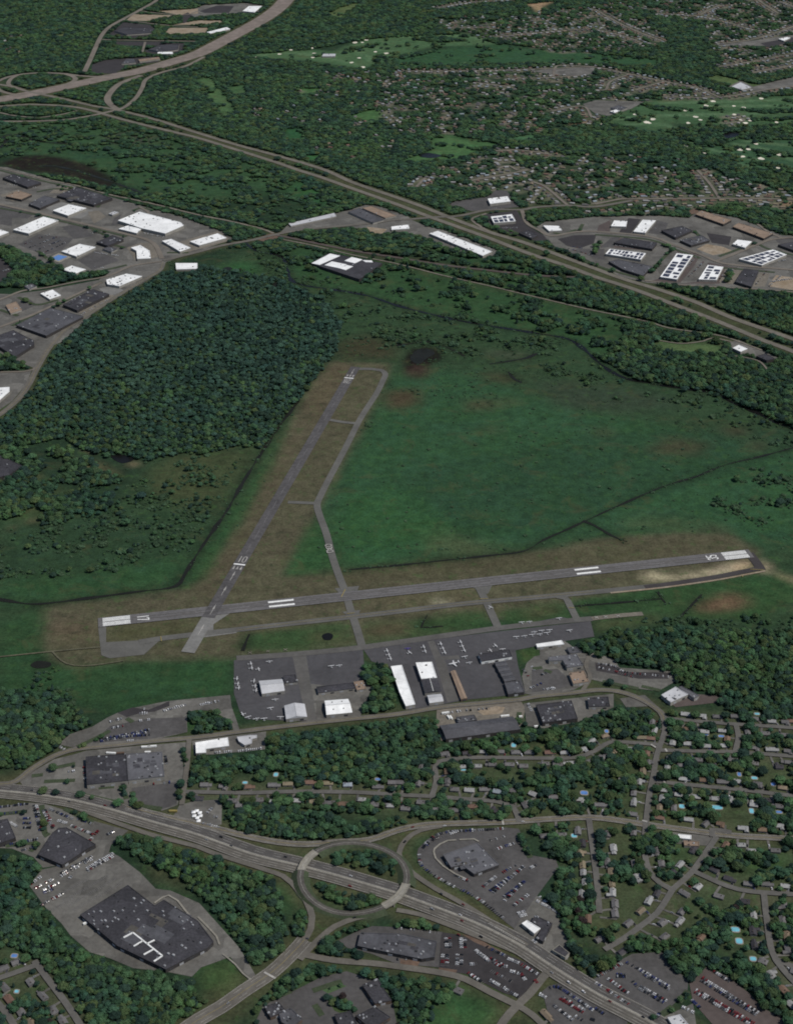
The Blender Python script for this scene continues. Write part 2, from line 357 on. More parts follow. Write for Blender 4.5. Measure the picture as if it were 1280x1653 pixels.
# fields and golf in the upper distance
GOLF = (70, 96, 68)
for p, c, s in (((390, 88, 440, 80, 500, 80, 540, 84, 555, 75, 600, 62, 640, 54, 690, 54, 750, 54, 790, 66, 805, 72, 780, 73, 700, 75, 640, 90, 600, 106, 590, 112, 560, 108, 500, 98, 440, 96, 400, 96), GOLF, 3),
                ((630, 96, 690, 82, 750, 74, 815, 71, 840, 78, 960, 86, 1020, 92, 1062, 96, 1060, 106, 960, 103, 860, 101, 715, 107, 640, 111, 600, 112), (48, 78, 54), 4),
                ((318, 127, 340, 124, 357, 135, 362, 150, 382, 180, 360, 186, 320, 162), (72, 98, 66), 3), ((368, 140, 395, 137, 400, 150, 377, 154), (66, 92, 62), 2),
                ((482, 142, 522, 142, 505, 154, 482, 152), (66, 98, 60), 2), ((562, 188, 590, 178, 625, 174, 615, 196, 590, 195), (66, 98, 62), 2),
                ((460, 207, 487, 207, 490, 224, 465, 226), (46, 84, 54), 2), ((490, 250, 505, 244, 520, 254, 505, 262, 490, 260), (52, 92, 58), 2),
                ((692, 226, 722, 216, 752, 225, 810, 232, 790, 243, 740, 257, 690, 262, 660, 266, 640, 262, 665, 250, 700, 240), (68, 98, 64), 3),
                ((825, 222, 860, 215, 868, 222, 835, 229), (66, 100, 74), 2), ((1130, 126, 1160, 121, 1200, 126, 1222, 136, 1420, 118, 1420, 130, 1200, 141, 1150, 136), (76, 94, 62), 2),
                ((525, 22, 545, 10, 570, 2, 590, -3, 575, 14, 550, 30, 532, 31), (82, 96, 64), 2), ((80, 60, 95, 50, 122, 49, 115, 55, 100, 60), (90, 98, 68), 2),
                ((10, 15, 36, 14, 34, 17, 10, 18), (150, 150, 120), 1), ((0, 76, 20, 74, 25, 85, 5, 88), (84, 92, 66), 2),
                ((978, 198, 985, 188, 1040, 162, 1150, 158, 1420, 148, 1420, 205, 1240, 204, 1160, 208, 1120, 200, 1075, 200, 1092, 222, 1060, 215, 1020, 204), (62, 88, 62), 3),
                ((1090, 222, 1120, 240, 1150, 238, 1190, 224, 1290, 226, 1420, 230, 1420, 300, 1260, 290, 1200, 270, 1140, 250), (54, 82, 60), 3),
                ((1050, 556, 1062, 550, 1120, 553, 1165, 556, 1170, 574, 1130, 574, 1070, 568), (76, 96, 64), 2),
                ((400, 285, 430, 290, 440, 310, 410, 315, 380, 300), (48, 84, 52), 4), ((470, 290, 520, 300, 560, 330, 500, 330, 460, 310), (48, 82, 52), 5),
                ((320, 300, 350, 305, 345, 325, 320, 320), (52, 86, 54), 4),
                ((0, 200, 150, 196, 250, 215, 330, 245, 400, 262, 470, 300, 330, 330, 200, 300, 110, 262, 60, 250, 0, 250), (50, 76, 52), 6),
                ((365, 430, 400, 420, 420, 440, 400, 455, 340, 450), (46, 82, 50), 4), ((840, 420, 890, 425, 930, 445, 840, 440), (50, 84, 54), 3), ((500, 390, 560, 396, 600, 405, 540, 402), (62, 88, 60), 2), ((610, 405, 660, 412, 640, 412), (62, 88, 60), 2)):
    pc(c, s, *p)
pc((40, 66, 52), 3, 100, 240, 150, 235, 230, 245, 200, 260, 130, 255, al=.6); pc((62, 62, 58), 4, 165, 218, 220, 210, 265, 225, 220, 235, 170, 232, al=.7)
pc((34, 30, 28), 2, 0, 264, 30, 253, 60, 250, 100, 254, 145, 266, 185, 287, 196, 305, 150, 299, 110, 284, 60, 277, 20, 274)
pc((34, 32, 28), 3, 390, 304, 425, 306, 428, 312, 395, 311, al=.7)
pc((118, 92, 78), 2, 1055, 28, 1040, 26, 1060, 24); pc((150, 128, 104), 2, 847, 7, 895, 2, 875, 10, 886, 22, 870, 24, 862, 12)
pc((128, 112, 100), 2, 965, -2, 1020, -4, 1010, 5, 980, 8); pc((126, 100, 82), 2, 920, 196, 940, 193, 955, 198, 948, 205, 925, 204)
pc((110, 88, 78), 2, 836, 203, 850, 200, 860, 206, 850, 212); pc((106, 90, 80), 2, 575, 213, 608, 212, 600, 222, 580, 220)
pc((120, 96, 78), 2, 550, 275, 580, 272, 605, 282, 585, 284); pc((130, 110, 92), 2, 1255, 325, 1270, 322, 1290, 335, 1290, 345, 1262, 336)
pc((118, 112, 96), 2, 1205, 350, 1222, 346, 1245, 352, 1240, 358, 1215, 358); pc((140, 120, 98), 1, 1236, 216, 1258, 212, 1272, 221, 1250, 222)
pc((86, 78, 60), 2, 1170, 540, 1190, 552, 1180, 560, 1160, 552, al=.7); pc((58, 52, 48), 3, 1075, 545, 1100, 540, 1130, 548, 1105, 552, al=.8)
pc((66, 60, 50), 3, 0, 1070, 1, 1071, 1, 1072)
# suburbs: lawns
LAWN = (64, 74, 54)
for p in ((300, 1255, 640, 1250, 700, 1235, 700, 1215, 960, 1190, 1050, 1180, 1070, 1148, 1180, 1148, 1420, 1140, 1420, 1655, 1270, 1600, 1150, 1530, 1000, 1535, 920, 1500, 935, 1400, 900, 1390, 870, 1340, 960, 1325, 840, 1325, 640, 1320, 300, 1300), (-100, 1520, 40, 1530, 130, 1655, 120, 1700, -100, 1700), (415, 1640, 430, 1600, 560, 1562, 640, 1620, 650, 1700, 410, 1700)):
    pc(LAWN, 3, *p)
for p in ((970, 1480, 1000, 1480, 1010, 1500, 985, 1515, 965, 1500), (1055, 1400, 1080, 1405, 1080, 1430, 1060, 1420), (1055, 1290, 1100, 1292, 1098, 1322, 1060, 1322), (1210, 1445, 1230, 1445, 1228, 1470, 1205, 1465), (840, 1205, 905, 1200, 900, 1215, 845, 1216)):
    pc((82, 82, 56), 2, *p, al=.7)
for p in ((1040, 1345, 1080, 1342, 1090, 1370, 1050, 1365), (1090, 1375, 1125, 1370, 1118, 1392, 1095, 1388), (1180, 1385, 1260, 1375, 1265, 1400, 1190, 1402), (855, 1255, 920, 1255, 915, 1275, 860, 1275)):
    pc((50, 84, 48), 2, *p, al=.8)
# verges, medians, small greens at the bottom
for p, c in (((700, 1620, 745, 1600, 800, 1618, 822, 1640, 800, 1700, 660, 1700), (54, 84, 52)), ((312, 1575, 365, 1540, 400, 1580, 402, 1600, 360, 1618), (62, 82, 50)), ((250, 1438, 275, 1440, 285, 1452, 262, 1462), (56, 82, 50)),
             ((240, 1388, 275, 1398, 300, 1425, 320, 1440, 280, 1432, 240, 1408), (74, 76, 56)), ((500, 1410, 530, 1372, 580, 1366, 630, 1378, 650, 1410, 640, 1430), (62, 76, 52)), ((490, 1425, 530, 1412, 640, 1450, 600, 1470, 540, 1474, 500, 1450), (66, 76, 54)),
             ((505, 1475, 550, 1480, 540, 1492, 515, 1500), (80, 80, 58)), ((0, 1285, 60, 1290, 65, 1296, 0, 1302), (80, 82, 56)), ((110, 1303, 150, 1315, 230, 1342, 215, 1345, 150, 1325), (66, 76, 54)), ((600, 1356, 645, 1345, 650, 1360, 640, 1368), (74, 80, 58)),
             ((660, 1410, 720, 1430, 790, 1470, 830, 1500, 790, 1480, 720, 1450, 660, 1415), (62, 80, 54)), ((655, 1380, 675, 1365, 670, 1395, 720, 1425, 830, 1505, 800, 1495, 700, 1430, 660, 1405), (70, 82, 56)), ((670, 1360, 700, 1340, 720, 1338, 690, 1358, 674, 1380, 662, 1385), (58, 80, 50)),
             ((915, 1568, 945, 1562, 950, 1580, 935, 1580), (66, 82, 54)), ((855, 1610, 880, 1600, 905, 1640, 885, 1645), (76, 84, 58)), ((500, 1555, 560, 1558, 600, 1570, 500, 1590, 450, 1600, 440, 1585), (48, 72, 46)), ((320, 1190, 420, 1175, 500, 1160, 560, 1158, 500, 1168, 395, 1180), (62, 84, 50)), ((300, 1150, 372, 1148, 378, 1178, 320, 1185, 300, 1180), (52, 80, 46)),
             ((715, 1138, 845, 1120, 848, 1128, 790, 1134), (70, 88, 54)), ((860, 1122, 910, 1112, 922, 1116, 870, 1124), (72, 86, 54)), ((640, 1145, 720, 1138, 718, 1142, 642, 1152), (70, 82, 54)), ((836, 1048, 868, 1042, 870, 1068, 845, 1070), (64, 86, 48)), ((960, 1005, 1040, 995, 1080, 1000, 1000, 1012, 962, 1020), (74, 80, 54)), ((340, 1385, 460, 1420, 478, 1450, 470, 1500, 440, 1440, 380, 1400), (52, 80, 50))):
    pc(c, 2, *p, al=.9)

# ---- tree density and wood names
WOODS = {}
def wood(i, label, d, *flat, name='woodland', z=5.0):
    P = W(F(*flat), z); setm(dens, P, d); setm(region, P, i)
    if i not in WOODS: WOODS[i] = (name, label)
wood(1, 'dark green woods and wooded suburbs filling the far upper distance', .93, -200, -60, 1500, -60, 1500, 660, 1280, 690, 1160, 640, 1040, 618, 960, 575, 920, 548, 760, 500, 640, 470, 500, 440, 430, 400, -200, 400, z=3)
for p, d in (((-200, 205, 150, 198, 250, 216, 330, 245, 400, 262, 480, 292, 560, 325, 540, 335, 450, 365, 330, 335, 200, 305, 110, 265, -200, 255), .35), ((640, 96, 740, 77, 815, 71, 960, 86, 1062, 96, 1060, 106, 860, 101, 640, 111), .12), ((978, 198, 1040, 162, 1420, 148, 1420, 205, 1160, 208, 1092, 222), .06), ((1090, 222, 1150, 238, 1190, 224, 1420, 228, 1420, 300, 1200, 270), .12),
             ((390, 88, 500, 80, 600, 62, 750, 54, 805, 72, 640, 90, 590, 112, 440, 96), .04), ((318, 127, 340, 124, 362, 150, 382, 180, 360, 186), .1), ((368, 140, 395, 137, 400, 150, 377, 154), .0), ((482, 142, 522, 142, 505, 154, 482, 152), 0), ((562, 188, 590, 178, 625, 174, 615, 196, 590, 195), 0), ((460, 207, 487, 207, 490, 224, 465, 226), .1), ((490, 250, 520, 250, 505, 262), 0),
             ((692, 226, 722, 216, 810, 232, 740, 257, 640, 262, 700, 240), .08), ((825, 222, 860, 215, 868, 222, 835, 229), 0), ((1130, 126, 1160, 121, 1220, 136, 1420, 118, 1420, 130, 1200, 141), 0), ((525, 22, 590, -3, 550, 30), .05), ((80, 60, 122, 49, 100, 60), 0), ((-20, 268, 0, 254, 60, 248, 110, 252, 150, 268, 200, 300, 200, 308, 110, 286, 40, 280), 0), ((1050, 556, 1062, 550, 1165, 556, 1170, 574, 1070, 568), 0), ((365, 430, 400, 420, 420, 440, 340, 450), .15),
             ((847, 7, 895, 2, 886, 22, 862, 20), 0), ((920, 196, 955, 194, 948, 205), 0), ((500, 470, 640, 495, 760, 520, 920, 548, 900, 560, 640, 560, 560, 540), .36), ((400, 395, 480, 400, 500, 440, 640, 470, 640, 490, 540, 470, 520, 480, 440, 450), .5), ((640, 430, 780, 470, 960, 520, 1000, 560, 930, 548, 760, 505, 640, 475), .55), ((640, 395, 690, 400, 780, 425, 760, 435, 640, 412), .5)):
    setm(dens, W(F(*p), 2), d)
wood(2, 'dense dark forest between the curving road and the diagonal runway', .96, 70, 600, 90, 556, 190, 480, 262, 440, 330, 430, 400, 440, 450, 450, 520, 480, 552, 520, 542, 570, 530, 582, 500, 622, 470, 664, 440, 704, 420, 722, 380, 718, 330, 732, 300, 728, 240, 742, 180, 738, 130, 722, 100, 705, 40, 718, -150, 722, -150, 700, -10, 676, 30, 650, 58, 614)
wood(3, 'loose rows of trees on the rough ground left of the marsh', .5, -150, 722, 40, 718, 130, 722, 170, 760, 200, 770, 170, 830, 60, 850, -150, 860)
wood(4, 'scattered shrubs over the marsh above the long ditch', .5, -150, 860, 60, 850, 170, 830, 240, 760, 330, 735, 400, 725, 330, 850, 300, 900, 110, 930, -150, 940, z=2, name='shrubs')
setm(dens, W(F(-150, 840, 90, 845, 120, 915, -150, 935)), .5)
wood(5, 'dark leafy woods at the left edge above the store road', .95, -150, 1118, 20, 1110, 60, 1118, 112, 1130, 130, 1150, 150, 1168, 98, 1198, 56, 1243, 12, 1238, -150, 1210)
wood(6, 'broad woods beside the right end of the apron', .95, 958, 1032, 990, 1016, 1100, 1012, 1280, 1022, 1420, 1030, 1420, 1150, 1180, 1148, 1150, 1122, 1092, 1102, 1084, 1082, 1000, 1068, 966, 1050)
wood(7, 'strip of woods between the airport road and the houses', .95, 432, 1186, 640, 1164, 700, 1154, 708, 1180, 712, 1200, 790, 1192, 870, 1172, 930, 1152, 1000, 1140, 1056, 1150, 1060, 1182, 1000, 1184, 940, 1194, 850, 1196, 700, 1222, 698, 1242, 640, 1246, 560, 1250, 440, 1246, 310, 1246, 312, 1224, 430, 1216)
setm(dens, W(F(588, 1075, 625, 1072, 640, 1140, 600, 1155, 585, 1150, 578, 1110), 4), .95); setm(region, W(F(588, 1075, 625, 1072, 640, 1140, 600, 1155, 585, 1150, 578, 1110), 4), 7)
wood(8, 'wooded strip between the house gardens and the highway ramp', .92, 362, 1312, 380, 1300, 480, 1302, 560, 1330, 640, 1318, 660, 1326, 640, 1338, 540, 1350, 480, 1354, 400, 1340, 366, 1330)
wood(9, 'wooded block between the highway and the black-roofed store', .94, 186, 1352, 215, 1340, 280, 1367, 310, 1372, 400, 1402, 440, 1420, 455, 1450, 462, 1500, 450, 1540, 412, 1560, 385, 1515, 342, 1455, 320, 1440, 300, 1425, 270, 1400, 230, 1388)
wood(10, 'dark woods round the back of the black-roofed store', .95, -150, 1378, 50, 1382, 66, 1400, 44, 1430, 74, 1467, 98, 1502, 120, 1522, 180, 1553, 225, 1568, 300, 1580, 330, 1612, 340, 1640, 310, 1720, 150, 1720, 104, 1612, 78, 1570, 50, 1535, -150, 1500)
wood(11, 'woods below the car dealership by the bottom edge', .93, 590, 1568, 640, 1572, 720, 1585, 735, 1605, 700, 1625, 680, 1700, 655, 1700, 640, 1620, 610, 1590)
setm(dens, W(F(560, 1515, 600, 1535, 680, 1552, 640, 1558, 560, 1552, 505, 1545, 520, 1525), 4), .9); setm(region, W(F(560, 1515, 600, 1535, 680, 1552, 640, 1558, 560, 1552, 505, 1545, 520, 1525), 4), 11)
wood(12, 'leafy belt between the dealership lots and the houses', .94, 906, 1402, 926, 1396, 930, 1450, 914, 1480, 926, 1520, 960, 1548, 1000, 1545, 1010, 1525, 1042, 1496, 1072, 1517, 1147, 1517, 1152, 1537, 1210, 1552, 1235, 1567, 1260, 1590, 1420, 1640, 1420, 1720, 1290, 1690, 1230, 1627, 1172, 1577, 1140, 1562, 1112, 1583, 1085, 1563, 1067, 1538, 1020, 1538, 950, 1575, 925, 1555, 905, 1500, 890, 1470, 890, 1440)
SUB = [F(300, 1246, 640, 1247, 700, 1240, 700, 1215, 960, 1190, 1050, 1180, 1075, 1150, 1180, 1150, 1420, 1142, 1420, 1640, 1270, 1595, 1160, 1520, 1040, 1500, 1000, 1540, 925, 1500, 935, 1398, 890, 1385, 860, 1332, 960, 1325, 840, 1325, 640, 1318, 480, 1302, 300, 1300), F(-100, 1520, 45, 1535, 130, 1655, 120, 1720, -100, 1720), F(412, 1645, 430, 1600, 470, 1590, 560, 1562, 640, 1620, 650, 1720, 410, 1720)]
for p in SUB:
    r_ = raster(W(p, 3))
    if r_: s_, in_ = r_; sub_ = dens[s_]; sr_ = region[s_]; m0_ = in_ & (sub_ < .5); sub_[m0_] = .53; sr_[m0_] = 13
WOODS[13] = ('tree_cover', 'smaller garden trees and hedges between the houses and streets')
WOODS[14] = ('shrubs', 'low shrubs dotted over the green wetland round the runways')
for p in ((-150, 392, 0, 392, 60, 420, 100, 437, 180, 440, 150, 452, 50, 464, -150, 460), (-150, 572, 0, 570, 58, 594, 0, 600, -150, 600), (145, 325, 200, 330, 190, 345, 160, 340), (300, 1150, 330, 1145, 372, 1150, 378, 1176, 320, 1184), (0, 500, 20, 505, 10, 522, 0, 525)):
    setm(dens, W(F(*p), 3), .9); setm(region, W(F(*p), 3), 7 if p[1] > 1000 else 1)
for p in ((530, 1372, 580, 1368, 630, 1382, 645, 1412, 620, 1412, 580, 1395, 540, 1392), (512, 1428, 535, 1430, 560, 1445, 600, 1450, 625, 1456, 590, 1466, 545, 1462, 520, 1440), (440, 1592, 480, 1570, 505, 1558, 555, 1562, 560, 1575, 500, 1592, 460, 1600), (445, 1400, 475, 1420, 490, 1455, 480, 1440, 460, 1425), (485, 1470, 500, 1482, 490, 1510, 465, 1535, 470, 1500), (600, 1490, 690, 1488, 715, 1500, 640, 1494, 570, 1500, 520, 1530, 515, 1525, 560, 1495), (930, 1038, 958, 1032, 962, 1060, 945, 1058)):
    setm(dens, W(F(*p), 4), .8); setm(region, W(F(*p), 4), 11)

# golf tree belts and thinner cover over the far suburbs
for p, d in (((1085, 207, 1200, 204, 1300, 198, 1300, 222, 1200, 220, 1130, 238), .9), ((1038, 170, 1110, 175, 1120, 179, 1060, 178), .8), ((1185, 176, 1300, 176, 1300, 182, 1230, 183), .8), ((1000, 188, 1040, 190, 1036, 195, 1005, 194), .7), ((1120, 196, 1200, 192, 1300, 189, 1300, 192, 1180, 198), .6), ((1130, 248, 1200, 252, 1290, 272, 1290, 282, 1200, 264), .55), ((1150, 232, 1220, 240, 1300, 250, 1300, 255, 1200, 246), .5), ((660, 62, 720, 60, 755, 66, 700, 69), .8), ((600, 92, 640, 84, 640, 100, 610, 108), .5), ((560, 80, 600, 72, 606, 76, 570, 86), .45),
             ((640, 112, 900, 112, 1000, 112, 1085, 135, 1160, 158, 1000, 163, 940, 168, 985, 186, 940, 205, 850, 215, 800, 210, 720, 215, 640, 215, 600, 170, 620, 130), .47), ((690, 30, 960, 10, 1010, 0, 1080, 68, 1000, 82, 900, 85, 830, 68, 720, 50), .42), ((1010, -60, 1290, -60, 1290, 115, 1170, 105, 1150, 80, 1130, 35, 1040, 20), .42), ((700, 270, 830, 240, 960, 250, 1090, 250, 1200, 290, 1290, 310, 1290, 340, 1180, 330, 1100, 335, 1000, 345, 930, 340, 860, 330, 760, 300), .5)):
    setm(dens, W(F(*p), 2), d)

for p, d in (((640, 500, 760, 522, 920, 552, 1000, 612, 1160, 640, 1420, 740, 1420, 770, 1240, 715, 1100, 680, 960, 640, 850, 590, 700, 570, 600, 560), .27), ((1180, 760, 1420, 720, 1420, 850, 1220, 850, 1140, 830), .34), ((1000, 1000, 1110, 1000, 1420, 980, 1420, 1032, 1280, 1020, 1100, 1010), .4), ((0, 1060, 120, 1085, 130, 1140, 60, 1118, 0, 1112), .36)):
    r_ = raster(W(F(*p), 1)); s_, in_ = r_; sub_ = dens[s_]; sr_ = region[s_]; m0_ = in_ & (sub_ < .01); sub_[m0_] = d; sr_[m0_] = 15
WOODS[15] = ('shrubs', 'ragged scrub thinning out from the woods into the wetland')

for p, d in (((470, 395, 640, 430, 790, 465, 960, 505, 1010, 520, 1000, 572, 960, 575, 915, 545, 765, 520, 640, 490, 500, 458, 470, 440), .36), ((640, 418, 930, 449, 900, 485, 640, 424), .5), ((690, 410, 800, 420, 900, 440, 800, 436), .35)):
    setm(dens, W(F(*p), 2), d); paint(W(F(*p)), lin(47, 74, 48), 3, .9)
m0_ = (region == 0) & (dens > 0); region[m0_] = 15
for w_, p in ((34, (985, 192, 1090, 186, 1200, 184, 1300, 178)), (30, (1060, 166, 1150, 165, 1290, 160)), (26, (1000, 202, 1060, 200, 1100, 212, 1125, 238)), (30, (1130, 172, 1200, 171, 1290, 170)), (28, (1110, 243, 1160, 258, 1220, 272, 1290, 290)), (28, (1180, 232, 1230, 240, 1290, 262)), (26, (1140, 240, 1210, 256, 1290, 276)), (28, (1200, 228, 1290, 236)), (26, (400, 91, 470, 86, 530, 94, 580, 105)), (26, (570, 80, 595, 92, 600, 100)), (24, (590, 72, 615, 80, 640, 84)), (26, (640, 60, 700, 57, 760, 60, 800, 70))):
    paint(rib_poly(spline(W(F(*p)), 12), w_), lin(86, 112, 84), 1, .85)
# ================================================================== ROADS, LOTS, RUNWAYS
_zl, _zr = [0.10], [0.80]
def sheet(name, P, m, label=None, soft=None):
    _zl[0] += .004
    mb = MB(); mb.flat(P, _zl[0]); o = tag(link(name, mb.me(name, m)), label, kind='structure')
    setm(block, P, True)
    return o
def lot(m, *flat, name='parking_lot', label=None):
    return sheet(name, W(F(*flat)), m, label)
ROADS = {}
def road(name, pts, w, m='road', margin=3.0, lines=0, label=None, verge=None, closed=False, zf=None, skirt=False):
    _zr[0] += .008
    C = spline(W(pts), 12, closed); ROADS.setdefault(name, []).append((C, w))
    mb = MB(); ribbon(mb, C, w, _zr[0], 0, closed, skirt, zf)
    o = tag(link(name, mb.me(name, m)), label, kind='structure')
    if verge is not None:
        for k in range(0, len(C) - 1, 10):
            seg = C[k:k + 12]
            if len(seg) > 1: paint(rib_poly(seg, w * 2.2 + 10), verge, 1, .6)
    block_line(C, w + margin * 2)
    if lines:
        lm = MB()
        z = _zr[0] + .06
        fz = (lambda t: zf(t)) if zf else None
        for d in ((-w / 2 + .9, w / 2 - .9) if lines > 1 else ()):
            n0 = len(lm.V); Cc = offs(C, d, closed); ribbon(lm, Cc, .38, z, 0, closed, False, fz)
        if lines == 1 or lines == 3: ribbon(lm, C, .42, z, 1, closed, False, fz)
        if lines >= 2:
            for d in (-w / 4, w / 4):
                Cc = offs(C, d, closed)
                for k in range(0, len(Cc) - 1, 2): ribbon(lm, Cc[k:k + 2], .34, z + (zf(k / len(Cc)) if zf else 0), 0)
        link('lane_marking', lm.me('lane_marking', ['paint_worn', 'paint_yellow']), o)
    return C
VG = lin(76, 76, 56)
# --- parking lots and yards
lot('lot', -130, 260, 12, 270, 75, 287, 180, 318, 235, 334, 300, 352, 366, 376, 376, 386, 330, 402, 266, 424, 240, 452, 165, 494, 100, 552, 80, 560, 40, 540, 0, 534, -130, 534, -130, 470, 20, 475, 75, 468, 160, 452, 180, 438, 130, 441, 92, 434, 60, 420, 20, 396, -130, 380, name='industrial_yard', label='grey paved industrial estate among white and dark roofs')
lot('lot', -130, 540, 0, 534, 40, 540, 88, 556, 60, 596, 55, 594, 0, 570, -130, 570, name='industrial_yard')
lot('lot', -130, 602, 0, 600, 52, 598, 42, 622, 20, 648, -10, 668, -130, 700, name='industrial_yard')
lot('lot_dark', -130, 405, 0, 415, 25, 437, 0, 458, -130, 460)
lot('lot_mid', 125, 420, 157, 404, 194, 420, 150, 436); lot('lot_mid', 30, 395, 62, 378, 120, 384, 100, 404, 72, 412)
lot('lot_mid', 0, 330, 22, 334, 60, 343, 45, 353, 0, 350); lot('lot_mid', 0, 345, 20, 350, 20, 365, 0, 362)
lot('lot', 466, 362, 560, 340, 590, 331, 610, 332, 660, 350, 664, 358, 632, 377, 600, 372, 560, 366, 480, 372, 452, 376, name='industrial_yard')
lot('sand', 585, 336, 612, 340, 628, 348, 618, 350); lot('sand', 592, 366, 625, 370, 614, 380, 598, 376, name='dirt_patch')
lot('lot', 630, 358, 662, 354, 690, 366, 712, 370, 804, 404, 804, 410, 782, 417, 715, 398, 680, 380, 640, 374)
lot('lot_mid', 722, 330, 735, 325, 786, 318, 800, 307, 818, 308, 830, 326, 840, 334, 762, 341)
lot('lot_dark', 780, 346, 834, 340, 850, 364, 888, 386, 868, 390, 820, 376, 790, 362)
lot('lot', 866, 366, 880, 358, 960, 350, 1060, 348, 1110, 352, 1128, 340, 1190, 352, 1262, 380, 1420, 384, 1420, 470, 1190, 467, 1110, 462, 1040, 456, 1000, 446, 970, 430, 940, 416, 895, 398, 884, 388, name='industrial_yard', label='paved industrial estate with solar roofs beside the divided highway')
for p in ((965, 398, 1040, 404, 1050, 392, 1000, 384), (1044, 455, 1062, 450, 1094, 404, 1130, 410, 1120, 430, 1098, 456), (1098, 458, 1125, 455, 1142, 424, 1190, 432, 1185, 440, 1160, 458)):
    lot('lot_brown', *p)
lot('sand', 1238, 462, 1252, 444, 1290, 450, 1290, 470, name='scrap_yard'); lot('sand', 1124, 402, 1140, 394, 1165, 398, 1185, 406, 1150, 412, name='dirt_patch')
lot('dirt', 1110, 340, 1124, 336, 1128, 344, 1114, 346, name='dirt_patch')
lot('lot', 1178, 552, 1192, 549, 1256, 578, 1240, 585, 1215, 574, 1180, 566)
for m, p in (('lot_dark', (176, 56, 200, 36, 242, 40, 252, 48, 240, 58, 214, 62)), ('lot_dark', (186, 67, 262, 67, 264, 74, 190, 74)), ('lot_dark', (234, 82, 270, 70, 300, 70, 296, 84, 236, 88)), ('lot_dark', (146, 118, 150, 104, 170, 97, 230, 92, 260, 92, 256, 100, 205, 107, 186, 119)), ('sand', (204, 33, 216, 23, 290, 25, 258, 30, 240, 34)), ('sand', (267, 52, 274, 45, 340, 45, 330, 54, 275, 55)), ('lot', (300, 20, 330, 8, 400, 5, 428, 10, 418, 20, 370, 22, 310, 28)), ('lot_dark', (322, 18, 350, 9, 378, 10, 370, 21, 330, 21)), ('sand', (280, 40, 320, 33, 360, 33, 360, 37, 320, 40)), ('sand', (255, 18, 320, 14, 320, 22, 290, 24)), ('lot_dark', (294, 24, 304, 20, 312, 26, 302, 36, 296, 38)), ('lot', (1150, 74, 1240, 62, 1290, 55, 1290, 62, 1240, 76, 1232, 74)), ('lot_dark', (1226, 70, 1290, 58, 1290, 66, 1240, 77)), ('lot', (1170, 142, 1195, 130, 1215, 140, 1280, 124, 1420, 110, 1420, 128, 1225, 146, 1200, 147)), ('lot', (940, 168, 960, 162, 1040, 164, 1020, 175, 985, 188, 960, 183)), ('lot', (860, 115, 890, 110, 960, 108, 955, 122, 900, 122))):
    lot(m, *p)
for m, p in (('gravel', (92, 302, 122, 302, 107, 312, 80, 312)), ('gravel', (0, 315, 30, 306, 47, 312, 22, 325)), ('concrete_pale', (72, 335, 100, 326, 152, 340, 132, 353, 105, 351)), ('gravel', (142, 342, 160, 340, 172, 350, 152, 361)), ('lot_mid', (100, 366, 130, 362, 152, 381, 120, 386)), ('gravel', (262, 398, 300, 408, 374, 388, 352, 373, 305, 386)), ('gravel', (205, 400, 228, 392, 250, 392, 256, 415, 220, 422)), ('concrete_pale', (160, 466, 185, 461, 203, 470, 176, 478)), ('lot_mid', (185, 352, 196, 346, 192, 362, 180, 364)), ('lot_mid', (20, 492, 50, 484, 60, 492, 30, 506)), ('gravel', (105, 500, 150, 480, 182, 476, 190, 480, 140, 508)),
             ('lot_brown', (962, 376, 966, 364, 985, 355, 984, 374)), ('lot_dark', (998, 376, 1014, 352, 1034, 354, 1018, 377)), ('lot_mid', (1045, 376, 1060, 356, 1078, 360, 1070, 380)), ('lot_mid', (968, 400, 986, 384, 1002, 380, 990, 399)), ('lot_dark', (900, 386, 925, 380, 962, 379, 958, 393, 935, 401, 915, 397)), ('lot_mid', (930, 402, 975, 402, 976, 420, 952, 414)), ('gravel', (1170, 434, 1198, 437, 1184, 459, 1160, 456)), ('gravel', (1226, 440, 1242, 442, 1234, 463, 1214, 463)), ('lot_dark', (1140, 376, 1180, 382, 1176, 396, 1148, 392)), ('lot_mid', (1246, 384, 1300, 380, 1300, 392, 1262, 396))):
    lot(m, *p)
# lots near the airport and along the highway
lot('lot', 33, 1262, 50, 1248, 88, 1226, 120, 1218, 140, 1212, 225, 1204, 305, 1198, 304, 1245, 298, 1262, 287, 1300, 262, 1309, 212, 1301, 160, 1287, 100, 1276, 40, 1271)
lot('lot_mid', 213, 1272, 288, 1262, 286, 1298, 262, 1307, 215, 1300)
lot('lot', 95, 1202, 112, 1186, 150, 1173, 175, 1158, 190, 1151, 215, 1143, 270, 1132, 320, 1127, 372, 1122, 374, 1140, 384, 1168, 388, 1182, 378, 1183, 374, 1166, 345, 1148, 318, 1146, 302, 1150, 303, 1182, 250, 1194, 175, 1202, 125, 1208)
lot('lot_mid', 150, 1200, 178, 1172, 240, 1160, 300, 1158, 303, 1182, 250, 1192)
lot('lot_dark', 190, 1151, 215, 1142, 240, 1146, 274, 1132, 274, 1140, 250, 1149, 228, 1151, 205, 1158)
lot('lot', 310, 1196, 430, 1181, 428, 1210, 345, 1218, 314, 1219)
lot('lot', 278, 1322, 290, 1300, 312, 1294, 359, 1290, 358, 1331, 332, 1336)
lot('lot', -130, 1310, 0, 1302, 50, 1296, 70, 1297, 105, 1308, 150, 1325, 208, 1341, 180, 1364, 176, 1377, 120, 1394, 70, 1401, 55, 1384, 20, 1370, -130, 1364)
